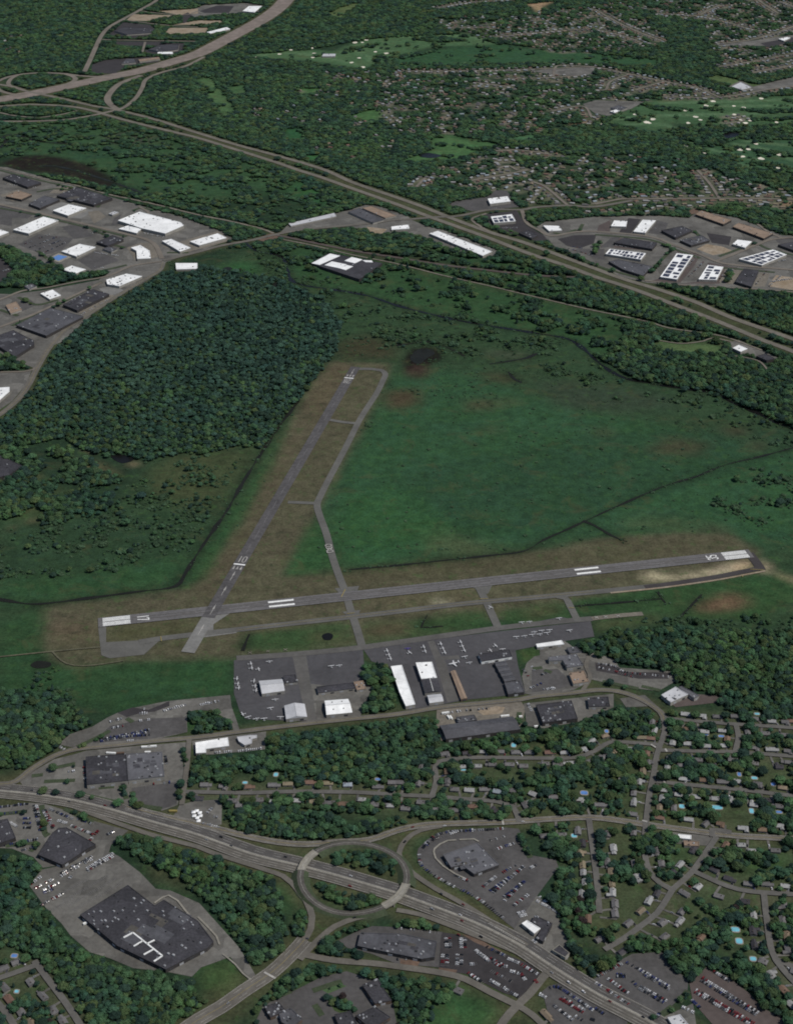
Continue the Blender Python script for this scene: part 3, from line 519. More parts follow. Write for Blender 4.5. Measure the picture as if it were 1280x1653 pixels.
lot('lot', 48, 1430, 68, 1404, 120, 1393, 178, 1376, 192, 1382, 226, 1408, 252, 1435, 276, 1438, 322, 1458, 360, 1500, 378, 1520, 388, 1532, 415, 1578, 404, 1586, 372, 1545, 325, 1562, 310, 1577, 270, 1569, 215, 1563, 180, 1548, 145, 1537, 115, 1511, 100, 1491, 75, 1466, label='wide worn grey parking lot round the black-roofed store')
lot('lot_mid', 675, 1370, 690, 1355, 722, 1340, 815, 1336, 837, 1338, 850, 1365, 858, 1381, 897, 1388, 901, 1400, 866, 1447, 830, 1500, 790, 1468, 760, 1445, 702, 1415, 677, 1395, 673, 1380, label='dealership parking lot curving round the glass showroom')
lot('lot', 866, 1446, 896, 1468, 906, 1495, 918, 1522, 916, 1550, 890, 1542, 847, 1520, 828, 1502)
lot('lot_mid', 547, 1518, 580, 1502, 602, 1495, 640, 1497, 715, 1505, 712, 1562, 640, 1556, 600, 1540, 560, 1530)
lot('lot_dark', 712, 1505, 745, 1510, 765, 1520, 815, 1540, 852, 1555, 874, 1572, 865, 1590, 840, 1611, 812, 1603, 755, 1573, 708, 1566, label='black asphalt sales lot full of white and red cars')
lot('dirt', 645, 1548, 678, 1552, 674, 1560, 646, 1557, name='dirt_patch'); lot('dirt', 708, 1562, 738, 1566, 736, 1571, 708, 1568, name='dirt_patch')
lot('dirt', 745, 1508, 770, 1514, 790, 1526, 812, 1537, 800, 1536, 765, 1521, name='dirt_patch')
lot('lot_mid', 885, 1592, 905, 1587, 960, 1616, 1012, 1642, 1012, 1700, 900, 1700, 878, 1612, 870, 1605)
lot('lot_mid', 945, 1590, 1005, 1548, 1020, 1540, 1068, 1537, 1086, 1565, 1111, 1581, 1109, 1600, 1086, 1622, 1066, 1637, 1042, 1640, 1000, 1615)
lot('lot_brown', 1112, 1588, 1140, 1561, 1175, 1577, 1210, 1605, 1230, 1627, 1268, 1648, 1290, 1700, 1190, 1700, 1118, 1618)
lot('lot', 1060, 1650, 1075, 1640, 1118, 1620, 1130, 1700, 1080, 1700)
lot('lot_mid', 415, 1645, 428, 1618, 470, 1602, 520, 1577, 560, 1568, 600, 1582, 634, 1620, 650, 1700, 420, 1700)
for p in ((527, 1612, 548, 1608, 578, 1630, 560, 1640, 540, 1632), (515, 1596, 545, 1588, 560, 1592, 530, 1604)):
    o = lot('lot', *p, name='planting_bed'); o.data.materials[0] = M['leaf_olive']; setm(dens, W(F(*p), 3), .8); setm(region, W(F(*p), 3), 11); setm(block, W(F(*p)), False)
lot('lot', 862, 1060, 880, 1056, 940, 1050, 955, 1062, 952, 1100, 926, 1114, 866, 1124, 848, 1120, 842, 1092, 850, 1070)
lot('lot_mid', 858, 1082, 900, 1080, 925, 1104, 905, 1112, 858, 1118)
lot('gravel', 705, 1145, 840, 1132, 848, 1142, 842, 1172, 712, 1196, 704, 1170, name='storage_yard')
lot('sand', 770, 1148, 800, 1140, 815, 1142, 810, 1152, 780, 1155, name='dirt_patch')
lot('lot', 845, 1136, 938, 1126, 990, 1120, 990, 1142, 935, 1165, 878, 1176, 850, 1172)
lot('lot', 945, 1062, 958, 1054, 990, 1064, 1000, 1078, 1084, 1084, 1090, 1100, 1062, 1116, 1000, 1108, 950, 1096)
lot('lot_dark', 960, 1070, 992, 1075, 1010, 1085, 1082, 1086, 1078, 1096, 1030, 1096, 962, 1083)
lot('lot_brown', 1080, 1135, 1110, 1120, 1172, 1124, 1160, 1134, 1090, 1142)
lot('lot', 1000, 1128, 1040, 1122, 1060, 1140, 1010, 1142); lot('lot', 1080, 1343, 1150, 1350, 1146, 1366, 1090, 1362)
lot('lot', 870, 1040, 910, 1034, 932, 1050, 905, 1060, 872, 1066)
# --- airport pavement
RW17 = [G(159, 1006), G(1212, 894)]; RW10 = [G(304, 1053.5), G(574, 593)]
lot('apron', 378, 1066, 478, 1057, 490, 1100, 505, 1166, 470, 1164, 398, 1161, 388, 1150, 378, 1120, name='apron')
lot('apron', 492, 1056, 586, 1046, 589, 1095, 574, 1112, 500, 1104, name='apron')
lot('lot', 500, 1104, 574, 1112, 592, 1098, 600, 1112, 582, 1156, 512, 1164, name='apron')
lot('apron', 585, 1046, 640, 1040, 800, 1020, 953, 1003, 959, 1028, 905, 1036, 868, 1043, 832, 1050, 836, 1075, 848, 1120, 752, 1130, 722, 1136, 660, 1146, 628, 1076, 600, 1068, name='apron', label='dark asphalt aircraft apron in front of the hangars')
lot('apron', 825, 1012, 905, 996, 918, 999, 840, 1013, name='apron')
lot('apron_light', 702, 1066, 717, 1064, 741, 1130, 722, 1134, name='apron'); lot('apron_light', 472, 1058, 494, 1055, 512, 1166, 496, 1168, name='apron')
lot('apron_light', 690, 1036, 700, 1034, 712, 1060, 740, 1058, 742, 1064, 702, 1066, name='apron')
road('taxiway', F(382, 1063, 480, 1056, 580, 1046, 700, 1029, 800, 1015, 880, 1006, 955, 999), 15, 'apron_light')
road('taxiway', F(955, 999, 1000, 994, 1037, 991), 12, 'gravel')
road('taxiway', F(225, 1037, 262, 1031, 320, 1024, 382, 1017, 480, 1006, 570, 996, 640, 988, 740, 976, 840, 967, 960, 956, 1060, 946), 15, 'taxiway')
road('taxiway', F(1040, 948.5, 1060, 946, 1110, 939, 1160, 931, 1195, 924, 1225, 918), 14, 'taxi_dark')
road('taxiway_shoulder', F(985, 957.5, 1060, 950, 1110, 943.5, 1160, 936, 1200, 928.5, 1235, 922), 4.5, 'sand')
road('taxiway', F(1228, 920, 1220, 908, 1208, 893), 18, 'taxi_dark')
road('taxiway', F(574, 596, 600, 596, 615, 598, 622, 604, 618, 615, 607, 637, 582, 676, 557, 725, 532, 772, 517, 802, 512, 815, 516, 832, 527, 862, 537, 900, 548, 932, 557, 955, 566, 985, 575, 1012, 584, 1042), 14, 'taxiway', label='pale taxiway running beside the diagonal runway')
road('taxiway', F(532, 678, 555, 682, 580, 684), 11, 'taxiway'); road('taxiway', F(465, 811, 490, 812, 513, 813), 11, 'taxiway')
road('taxiway', F(768, 940, 782, 967, 792, 988, 804, 1014), 14, 'taxiway'); road('taxiway', F(895, 962, 912, 966, 922, 983, 932, 1003), 13, 'taxiway')
lot('taxiway', 172, 1037, 225, 1034, 264, 1029, 233, 1057, 178, 1063, 164, 1058, 159, 1012, 172, 1012, name='run_up_pad')
# flared fillets where taxiways meet the runway
for p in ((540, 950, 580, 946, 572, 968, 562, 972, 552, 962), (735, 942, 800, 934, 788, 958, 780, 962, 766, 950), (552, 988, 582, 985, 576, 1000, 570, 1000), (330, 996, 372, 990, 345, 1008, 345, 1018, 385, 1016, 382, 1022, 325, 1030)):
    lot('concrete_pale' if p[0] == 330 else 'taxiway', *p, name='taxiway')
def runway(A, B, w, m, label):
    C = np.array([A[:2], B[:2]], float); n = 80
    C = np.array([C[0] + (C[1] - C[0]) * k / n for k in range(n + 1)])
    _zr[0] += .05
    mb = MB(); ribbon(mb, C, w, _zr[0] + .3)
    o = tag(link('runway', mb.me('runway', m)), label, kind='structure'); block_line(C, w + 10)
    d = (C[-1] - C[0]); Ln = np.linalg.norm(d); d /= Ln
    return o, C[0], d, Ln, _zr[0] + .38
DIG = {'1': [[(.5, 0), (.5, 1)]], '7': [[(0, .85), (0, 1), (1, 1), (.35, 0)]], '0': [[(0, .15), (0, .85), (.25, 1), (.75, 1), (1, .85), (1, .15), (.75, 0), (.25, 0), (0, .15)]], '2': [[(0, .8), (.25, 1), (.8, 1), (1, .8), (1, .6), (0, 0), (1, 0)]],
       '3': [[(0, .85), (.25, 1), (.8, 1), (1, .8), (.7, .55), (1, .3), (.8, 0), (.25, 0), (0, .15)]], '5': [[(1, 1), (0, 1), (0, .58), (.7, .6), (1, .4), (1, .2), (.75, 0), (.2, 0), (0, .12)]], '8': [[(.5, .52), (.1, .72), (.1, .88), (.3, 1), (.7, 1), (.9, .88), (.9, .72), (.5, .52), (.0, .32), (.0, .12), (.25, 0), (.75, 0), (1, .12), (1, .32), (.5, .52)]],
       'O': [[(0, .2), (0, .8), (.3, 1), (.7, 1), (1, .8), (1, .2), (.7, 0), (.3, 0), (0, .2)]], 'W': [[(0, 1), (.25, 0), (.5, .7), (.75, 0), (1, 1)]], 'D': [[(0, 0), (0, 1), (.6, 1), (1, .75), (1, .25), (.6, 0), (0, 0)]]}
def frame(O, d, s0=0.0): return lambda u, v: (O[0] + d[0] * u + d[1] * v, O[1] + d[1] * u - d[0] * v)   # u along, v to the right
def strokes(mb, fr, ch, u, v, h, w, t, z, i=0):
    for st in DIG[ch]:
        P = np.array([fr(u + b * h, v + a * w) for a, b in st])
        for k in range(len(P) - 1):
            dd = P[k + 1] - P[k]; dl = np.linalg.norm(dd); dd = dd / dl
            ribbon(mb, np.array([P[k] - dd * t * .4, P[k + 1] + dd * t * .4]), t, z + .002 * k, i)
def bar(mb, fr, u0, u1, v0, v1, z, i=0): mb.flat([fr(u0, v0), fr(u1, v0), fr(u1, v1), fr(u0, v1)], z, i)
def mark(o, name, mb, m='paint'): return link(name, mb.me(name, m), o)
ro, O, d, Ln, z = runway(*RW17, 30, 'runway', 'long grey main runway lying across the picture')
rev = (O + d * Ln, -d)
for fr, num in ((frame(O, d), '17'), (frame(*rev), '35')):
    mb = MB()
    for s in (-1, 1):
        for k in range(4): bar(mb, fr, 8, 56, s * (1.4 + 3.1 * k), s * (1.4 + 3.1 * k + 2.1), z)
    mark(ro, 'threshold_stripes', mb, 'paint')
    for ch, v in zip(num, (-7.5, 1.5)):
        mb = MB(); strokes(mb, fr, ch, 69, v, 19, 6, 1.9, z); mark(ro, 'runway_numeral', mb)
for s in ((frame(O, d), 301), (frame(*rev), 300)):
    for v in (-9.5, 5.0):
        mb = MB(); bar(mb, s[0], s[1], s[1] + 46, v - .4, v + 5.0, z); mark(ro, 'aiming_point', mb)
mb = MB(); fr = frame(O, d)
for k in range(110, int(Ln) - 110, 60): bar(mb, fr, k, k + 36, -.35, .35, z)
for v in (-14, 14): bar(mb, fr, 0, Ln, v - .3, v + .3, z)
mark(ro, 'runway_line', mb, 'paint_faint')
mb = MB()
for v, u0, u1 in ((-4.2, 60, 520), (4.0, 90, 480), (-3.8, 800, 1130), (4.4, 760, 1150), (0, 120, 1100), (-8.5, 200, 900), (9, 300, 1000)): ribbon(mb, np.array([fr(u0 + (u1 - u0) * k / 30, v + math.sin(k * 1.7 + v) * .5) for k in range(31)]), 1.6, z - .04)
mark(ro, 'tyre_marks', mb, 'lane_wear')
ro, O, d, Ln, z = runway(*RW10, 23.5, 'runway_cross', 'narrower purplish grey runway running away diagonally')
rev = (O + d * Ln, -d)
def along(px, py): g = np.array(G(px, py)[:2]) - O; return float(g @ d)
u10 = along(387, 912); u28 = Ln - along(563.5, 611)
for fr, num, u in ((frame(O, d), '10', u10), (frame(*rev), '28', u28)):
    mb = MB(); bar(mb, fr, u - 2, u + 2, -11, 11, z); mark(ro, 'threshold_bar', mb)
    for ch, v in zip(num, (-7.5, 1.2)):
        mb = MB(); strokes(mb, fr, ch, u + 9, v, 20, 6.2, 1.8, z); mark(ro, 'runway_numeral', mb, 'paint_worn')
    for v in (-7, 0, 7):
        mb = MB(); mb.flat([fr(u - 18, v - 2.2), fr(u - 5, v), fr(u - 18, v + 2.2)], z); mark(ro, 'arrow_head', mb, 'paint_worn')
    for du in ([32, 85, 150, 215] if num == '10' else [28]):
        mb = MB(); mb.flat([fr(u - du - 8, v2) for v2 in (-1.8,)] + [fr(u - du + 8, 0), fr(u - du - 8, 1.8)], z); bar(mb, fr, u - du - 26, u - du - 8, -.5, .5, z + .004); mark(ro, 'arrow', mb, 'paint_worn')
mb = MB(); fr = frame(O, d)
for k in range(int(u10) + 40, int(Ln - u28) - 40, 60): bar(mb, fr, k, k + 36, -.25, .25, z)
mark(ro, 'runway_line', mb, 'paint_faint')
mb = MB(); bar(mb, fr, -1, along(336, 998), -12, 12, z - .04); mark(ro, 'runway_end', mb, 'concrete_pale')
# painted letters on the taxiway, hold lines, taxi lines
Ct = spline(W(F(512, 815, 527, 862, 537, 900, 557, 955)), 12); q = np.array(G(527.5, 872)[:2]); q2 = np.array(G(533.5, 893)[:2]); dd = (q2 - q) / np.linalg.norm(q2 - q)
mb = MB()
for ch, u in (('D', 0), ('W', 11), ('O', 22)): strokes(mb, frame(q2, -dd), ch, u, -5.5, 8.5, 11, 2.0, 1.9 + .005 * u)
tag(link('taxiway_letters', mb.me('taxiway_letters', 'paint_worn')), kind='structure')
mb = MB()
for a, b in ((T(320, 825, 950, 510), T(320, 825, 925, 560)), (T(640, 825, 535, 572), T(640, 825, 590, 570)), (T(320, 825, 960, 668), T(320, 825, 1010, 662)), (T(0, 825, 1040, 815), T(0, 825, 1045, 845)), (T(640, 825, 1112, 628), T(640, 825, 1145, 630)), (T(960, 825, 945, 420), T(960, 825, 955, 430)), (T(960, 825, 1000, 380), T(960, 825, 1085, 385))):
    ribbon(mb, np.array([G(*a[0])[:2], G(*b[0])[:2]]), 1.3, 1.95 + len(mb.V) * .001)
for y in (0,):
    ribbon(mb, spline(W(F(382, 1018.5, 480, 1006, 570, 996, 640, 988, 740, 976, 840, 967, 960, 956)), 20), .5, 1.97)
tag(link('taxiway_line', mb.me('taxiway_line', 'paint_yellow')), kind='structure')
# closed-taxiway crosses on the strip by the woods
for px_, py_ in ((962, 998), (977, 997), (997, 995.5), (404, 1055), (433, 1052.5), (461, 1050)):
    mb = MB(); c = G(px_, py_); mb.obox(c, .8, 9, 1.2, 1.9, 1.93); mb.obox(c, .8 + math.pi / 2, 9, 1.2, 1.91, 1.94); tag(link('painted_cross', mb.me('painted_cross', 'paint_worn' if px_ > 900 else 'gravel')), kind='structure')
# --- roads
HB = dict(verge=VG)
road('highway', F(-150, 190, -60, 172, 0, 161, 60, 150, 125, 136, 175, 125, 225, 115, 275, 101, 320, 87, 352, 71, 382, 55, 420, 34, 445, 17, 462, 0, 480, -25), 82, 'highway', 16, 0, 'wide pinkish grey highway sweeping across the upper left', **HB)
up = road('highway', F(-60, 128, 20, 140, 42, 147, 65, 152, 112, 162, 150, 171, 190, 178, 250, 193, 320, 215, 382, 234, 445, 251, 520, 273, 570, 295, 640, 319, 685, 335, 727, 352, 790, 375, 840, 390, 890, 408, 960, 434, 1010, 452, 1060, 467, 1122, 488, 1185, 515, 1280, 548, 1420, 600), 19, 'highway_b', 12, 0, 'upper carriageway of the divided highway', **HB)
lo = road('highway', F(-60, 174, 0, 172, 50, 169, 112, 172, 150, 179, 180, 188, 225, 200, 275, 212, 320, 223, 382, 242, 445, 262, 482, 275, 520, 287, 570, 305, 640, 330, 690, 349, 740, 367, 790, 385, 852, 409, 915, 430, 960, 447, 1022, 467, 1085, 491, 1160, 520, 1232, 550, 1280, 568, 1420, 625), 19, 'highway_b', 12, 0, 'lower carriageway of the divided highway', **HB)
RF = 'road_far'
for p, w in ((F(178, 122, 155, 124, 125, 122, 100, 119, 62, 118, 25, 122, 0, 130, -6, 137, 0, 146, 20, 152, 40, 153), 14), (F(30, 121, 18, 128, 16, 138, 42, 147), 12), (F(105, 119, 119, 124, 122, 129, 112, 135, 95, 139), 14), (F(228, 122, 195, 135, 180, 148, 174, 160, 180, 170, 192, 178), 18),
             (F(-60, 194, 0, 196, 50, 196, 100, 194, 137, 189, 175, 181, 200, 174, 220, 158, 230, 142, 237, 128, 262, 117, 300, 107, 330, 92), 12), (F(0, 182, 25, 187, 62, 190, 100, 185, 125, 179), 7), (F(262, -8, 250, 3, 220, 20, 180, 42, 165, 57, 155, 77, 147, 95, 137, 116), 14), (F(165, 64, 200, 65, 320, 67), 9), (F(200, 32, 260, 40, 320, 44), 8), (F(235, 68, 230, 86), 7), (F(222, 17, 260, 22, 300, 24, 320, 18), 8)):
    road('road', p, w * 1.45, RF, 9)
road('railway_track', F(-60, 255, 12, 274, 75, 290, 125, 300, 175, 314, 237, 327, 320, 347, 370, 357, 420, 369, 442, 377), 9, 'gravel', 6)
road('railway_track', F(442, 379, 457, 382, 495, 390, 570, 405, 640, 416, 715, 428, 790, 437, 865, 445, 930, 448), 12, 'lot_brown', 7, verge=lin(66, 62, 50))
road('dirt_path', F(457, 387, 507, 397, 570, 412, 640, 426, 715, 445, 790, 462, 865, 480, 920, 493, 960, 502, 1010, 512, 1050, 521, 1080, 530, 1135, 538, 1172, 545, 1230, 566), 6, 'gravel', 7, verge=lin(62, 72, 50))
main = road('road', F(-60, 700, -8, 675, 25, 650, 45, 625, 60, 596, 80, 562, 92, 549, 107, 532, 150, 504, 200, 472, 237, 450, 258, 437, 264, 424), 15, 'road', 6, 1, 'curving road along the edge of the dark forest', verge=VG)
road('road', F(264, 421, 320, 407, 357, 397, 407, 388, 440, 380, 482, 372, 532, 367, 595, 361, 640, 355, 665, 354, 702, 351, 740, 349, 790, 339, 840, 339, 865, 335, 915, 332, 960, 334, 1020, 324), 15, 'road', 7, 0, verge=VG)
lot('dirt', 412, 386, 440, 376, 452, 384, 425, 390, name='dirt_patch')
for p, w in ((F(262, 418, 252, 397, 237, 387, 212, 380, 150, 365, 107, 355, 75, 347, 0, 330, -80, 312), 14), (F(262, 422, 212, 430, 175, 446, 125, 455, 75, 465, 37, 470, 0, 484, -60, 500), 9), (F(165, 456, 100, 487, 50, 510, 20, 521, -20, 536), 10), (F(58, 594, 40, 600, -60, 602), 8), (F(842, 340, 850, 360, 870, 372, 890, 381, 927, 375, 960, 374, 1047, 382, 1090, 397, 1130, 411, 1155, 422, 1185, 428, 1280, 436, 1400, 446), 12), (F(1155, 422, 1185, 410, 1222, 395, 1260, 385, 1400, 378), 12), (F(1040, 453, 1110, 461, 1235, 468, 1300, 474), 8), (F(785, 345, 762, 355, 790, 375), 9), (F(1260, 384, 1240, 375, 1222, 362), 9), (F(225, 334, 240, 344, 228, 358, 215, 372), 8), (F(1062, 550, 1100, 555, 1135, 551, 1150, 546, 1180, 552), 5), (F(1165, 573, 1200, 577, 1225, 584, 1238, 597), 5)):
    road('road', p, w, 'road_far', 5)
# far streets
for p in (F(655, 115, 760, 115, 890, 111, 960, 109, 1015, 120, 1072, 132, 1122, 142, 1160, 157), F(1067, 157, 1165, 157, 1225, 147, 1280, 139, 1400, 122), F(960, 145, 977, 145, 985, 132, 1015, 120), F(1025, 146, 1060, 135, 1075, 131), F(1155, 72, 1210, 65, 1250, 54, 1290, 40), F(1060, 22, 1132, 27, 1172, 36, 1210, 47, 1250, 54), F(1130, 24, 1160, 10, 1200, 8), F(960, 15, 990, 33, 1030, 52, 1070, 67), F(1215, -5, 1255, 22), F(1257, 2, 1300, 18), F(700, 14, 760, 4, 830, 0), F(815, 127, 880, 126, 940, 122), F(893, 124, 895, 112, 905, 106, 960, 108), F(765, 133, 825, 141), F(800, 244, 840, 243, 890, 250), F(890, 180, 940, 172, 955, 190), F(760, 292, 800, 285, 852, 275), F(860, 294, 880, 302, 910, 327, 915, 331), F(672, 302, 687, 287), F(1125, 275, 1145, 297, 1160, 320), F(1017, 322, 1110, 321, 1185, 321, 1260, 322), F(960, 330, 1000, 322, 1017, 322), F(800, 60, 880, 52, 960, 46), F(720, 45, 800, 44), F(1160, 108, 1220, 99, 1290, 84), F(1215, 118, 1290, 104), F(1170, 200, 1200, 195, 1180, 186), F(835, 275, 820, 268, 805, 272), F(960, 47, 1010, 60, 1040, 72)):
    road('street', p, 10, RF, 6)
# river, ditches, ponds
BANKS = []
def water(name, pts, w, m='water', wob=.75):
    C = spline(W(pts), 14); _zl[0] += .004; BANKS.append((C, w, name))
    k = np.arange(len(C)); ww = w * (1 + wob * np.sin(k * .9 + len(C)) * np.sin(k * .37 + 2))
    t = np.gradient(C, axis=0); t /= np.linalg.norm(t, axis=1, keepdims=True); nn = np.stack([-t[:, 1], t[:, 0]], 1)
    A, B = C + nn * ww[:, None] / 2, C - nn * ww[:, None] / 2; n = len(C)
    V = [(*a, _zl[0]) for a in A] + [(*b, _zl[0]) for b in B]
    tag(link(name, mesh(name, V, [(n + i, n + i + 1, i + 1, i) for i in range(n - 1)], m)), kind='structure')
    for i in range(0, n - 1, 10):
        if n - i > 2: paint(rib_poly(C[i:i + 12], w * 1.5 + 8), lin(30, 40, 30), 1, .7)
    block_line(C, w)
water('river', F(395, 392, 415, 405, 455, 415, 465, 437, 470, 452, 492, 461, 540, 468, 595, 478, 640, 493, 690, 506, 765, 522, 865, 538, 915, 547, 940, 562, 960, 580, 980, 596, 1010, 611, 1060, 621, 1122, 630, 1155, 635, 1185, 652, 1222, 667, 1260, 686, 1400, 740), 9)
water('ditch', F(-80, 962, 0, 968, 30, 973, 67, 975, 150, 965, 225, 955, 283, 947, 300, 925, 320, 893, 345, 856, 367, 824, 395, 775, 420, 735, 440, 705, 460, 676, 482, 648), 6.5, 'ditch')
water('ditch', F(562, 920, 640, 913, 715, 905, 790, 897, 845, 890, 877, 872, 915, 855, 945, 841, 997, 817, 1072, 785, 1122, 770, 1172, 750, 1235, 735, 1400, 690), 4.5, 'ditch')
water('ditch', F(940, 841, 960, 849, 987, 865, 1012, 875), 6, 'ditch')
for p, w in ((F(403, 1024, 398, 1035, 392, 1051), 7), (F(690, 993, 684, 1003, 680, 1013, 715, 1011), 4), (F(925, 979, 1000, 973, 1066, 967), 4), (F(1061, 955, 1066, 965, 1074, 974), 5), (F(1132, 960, 1118, 975, 1098, 996), 4), (F(640, 558, 690, 552, 720, 560, 750, 575), 6), (F(820, 600, 830, 612, 842, 618), 7), (F(0, 240, 10, 228, 8, 220, 30, 218, 60, 228, 110, 232), 12), (F(790, 588, 850, 578, 865, 570), 7), (F(60, 268, 100, 270, 170, 290, 230, 312), 9)):
    water('ditch', p, w, 'ditch')
def pond(pts, m='water'):
    C = spline(W(pts), 2.5, True); _zl[0] += .004
    mb = MB(); mb.flat([tuple(c) for c in C], _zl[0]); tag(link('pond', mb.me('pond', m)), kind='structure'); setm(block, C, True)
pond(F(662, 580, 668, 569, 680, 563, 694, 564, 702, 571, 690, 578, 676, 588), 'ditch'); pond(F(180, 736, 200, 735, 217, 740, 212, 745, 198, 748, 186, 743)); pond(F(520, 1026, 530, 1022, 538, 1026, 534, 1033, 524, 1033)); pond(F(676, 250, 690, 247, 712, 251, 700, 255, 682, 254)); pond(F(1160, 220, 1178, 214, 1195, 216, 1180, 223)); pond(F(360, 434, 368, 431, 376, 434, 368, 437), 'ditch'); pond(F(50, 1074, 62, 1067, 82, 1070, 80, 1077, 60, 1079), 'ditch'); pond(F(440, 458, 448, 455, 451, 460, 444, 464), 'ditch')
# golf bunkers
BK = T(320, 0, 370, 370, 525, 350, 600, 323, 735, 310, 750, 345, 740, 372, 990, 405, 1040, 375, 1060, 275, 1010, 275, 1145, 335, 1215, 345, 1060, 435, 1085, 258) + T(960, 0, 350, 795, 370, 770, 330, 790, 600, 795, 650, 755, 680, 775, 900, 740, 940, 775, 1000, 780, 970, 795, 1070, 637, 895, 685, 715, 683, 580, 715, 760, 655, 40, 800, 590, 945, 705, 990, 990, 965, 1040, 930, 950, 1012, 1070, 1025, 1190, 1000, 1180, 1085, 260, 740, 960, 695, 1170, 790, 935, 968)
for i, (px_, py_) in enumerate(BK):
    c = G(px_, py_); a = rng.uniform(7, 12); P = [(c[0] + a * rng.uniform(.7, 1.2) * math.cos(t), c[1] + a * 1.5 * rng.uniform(.7, 1.2) * math.sin(t)) for t in np.linspace(0, 6.283, 10)[:-1]]
    mb = MB(); mb.flat(P, .7 + .004 * i); tag(link('sand_bunker', mb.me('sand_bunker', 'bunker')), kind='structure'); setm(block, P, True)
# --- roads near the bottom
rt1 = F(-80, 1268, 0, 1277, 50, 1282, 112, 1291, 175, 1306, 250, 1328, 320, 1348, 407, 1379, 480, 1397, 545, 1414, 640, 1442, 660, 1449, 727, 1474, 780, 1496, 840, 1527, 890, 1560, 960, 1603, 1010, 1629, 1060, 1656, 1130, 1700)
C1 = road('highway', rt1, 34, 'road', 4, 0, 'divided highway running under the roundabout bridges', verge=lin(74, 74, 56))
mb = MB(); ribbon(mb, offs(C1, 0), 2.2, _zr[0] + .05, 0); hw = bpy.data.objects['highway.003'] if 'highway.003' in bpy.data.objects else None
link('median_strip', mb.me('median_strip', 'concrete'), hw)
mb = MB(); ribbon(mb, offs(C1, 8.6), 13.5, _zr[0] + .03, 0); link('upper_lanes', mb.me('upper_lanes', 'lot_mid'), hw)
mb = MB()
for dd_ in (-16, -1.6, 1.6, 16): ribbon(mb, offs(C1, dd_), .4, _zr[0] + .08 , 0)
for dd_ in (-11.5, -6.8, 6.8, 11.5):
    Cc = offs(C1, dd_)
    for k in range(0, len(Cc) - 1, 2): ribbon(mb, Cc[k:k + 2], .35, _zr[0] + .09, 0)
link('lane_marking', mb.me('lane_marking', 'paint_worn'), hw)
mb = MB()
for dd_ in (-13.8, -9.2, -4.4, 4.4, 9.2, 13.8): ribbon(mb, offs(C1, dd_), 1.5, _zr[0] + .06, 0)
link('lane_wear', mb.me('lane_wear', 'lane_wear'), hw)
RD = dict(m='road', margin=3, verge=VG)
road('frontage_road', F(205, 1303, 262, 1318, 335, 1335, 395, 1350, 445, 1360, 495, 1364, 545, 1360, 595, 1357, 640, 1342, 677, 1334, 715, 1331, 815, 1328, 890, 1323, 960, 1321, 1035, 1331, 1110, 1341, 1185, 1350, 1280, 1355, 1400, 1362), 12, lines=3, label='frontage road curving past the roundabout', **RD)
road('ramp', F(100, 1295, 150, 1315, 205, 1335, 250, 1350, 320, 1368, 342, 1377, 382, 1390, 420, 1402, 457, 1415, 472, 1427, 490, 1450), 8, **RD)
road('ramp', F(484, 1432, 496, 1458, 504, 1480, 502, 1500, 490, 1520, 470, 1540), 9, **RD)
road('ramp', F(600, 1478, 575, 1483, 540, 1497, 510, 1522, 484, 1550), 9, **RD)
road('ramp', F(640, 1470, 677, 1477, 727, 1495, 777, 1515, 840, 1541, 880, 1565), 8, **RD)
road('ramp', F(652, 1398, 668, 1412, 702, 1435, 747, 1460, 790, 1487, 820, 1508, 850, 1528), 8, **RD)
road('ramp', F(650, 1398, 644, 1378, 655, 1357, 677, 1342, 715, 1334), 8, **RD)
road('road', F(492, 1518, 475, 1537, 440, 1570, 395, 1600, 357, 1627, 320, 1648, 260, 1690), 22, lines=3, label='wide road leading from the roundabout to the bottom edge', **RD)
road('road', F(482, 1540, 510, 1546, 545, 1552, 600, 1556, 640, 1561, 715, 1572, 752, 1582, 790, 1602, 835, 1624), 10, **RD)
road('road', F(884, 1570, 875, 1580, 855, 1605, 835, 1624, 812, 1650, 790, 1690), 11, **RD)
road('road', F(835, 1624, 860, 1640, 890, 1670), 9, **RD)
road('road', F(-60, 1262, 0, 1267, 27, 1262, 50, 1244, 87, 1222, 125, 1210, 175, 1205, 250, 1197, 320, 1191, 395, 1181, 495, 1169, 570, 1161, 640, 1154, 715, 1142, 790, 1135, 840, 1130, 865, 1125, 927, 1119, 960, 1115, 997, 1117, 1035, 1130, 1065, 1150, 1072, 1165), 11, lines=1, label='airport access road in front of the hangars', **RD)
road('road', F(306, 1195, 302, 1240, 294, 1300), 8, **RD)
road('road', F(938, 1118, 952, 1095, 945, 1075, 950, 1060), 7, **RD)
road('footpath', T(320, 1375, 0, 425, 60, 485, 120, 550, 140, 605), 2.5, 'concrete', 0)
road('footpath', T(0, 1375, 1000, 335, 1050, 300, 1090, 285, 1150, 320, 1200, 385, 1240, 430), 2.5, 'concrete', 0)
road('footpath', F(*[c for q in T(640, 1375, 470, 190, 380, 148, 300, 95, 252, 45, 240, 5) + T(640, 1100, 245, 1085, 280, 1055, 330, 1032, 385, 1028) for c in q]), 2.6, 'concrete', 0)
road('footpath', T(640, 1100, 405, 1026, 500, 1022, 530, 1038), 2.6, 'concrete', 0)
road('footpath', T(320, 1375, 160, 665, 240, 730, 290, 790, 340, 830), 2.0, 'concrete', 0)
road('service_track', T(0, 825, 0, 945, 340, 910, 500, 895, 650, 882), 3.5, 'track', 2)
road('service_track', T(0, 825, 340, 910, 400, 970, 480, 1000, 620, 998, 800, 970), 3, 'track', 2)
ST = dict(m='street', margin=2.5)
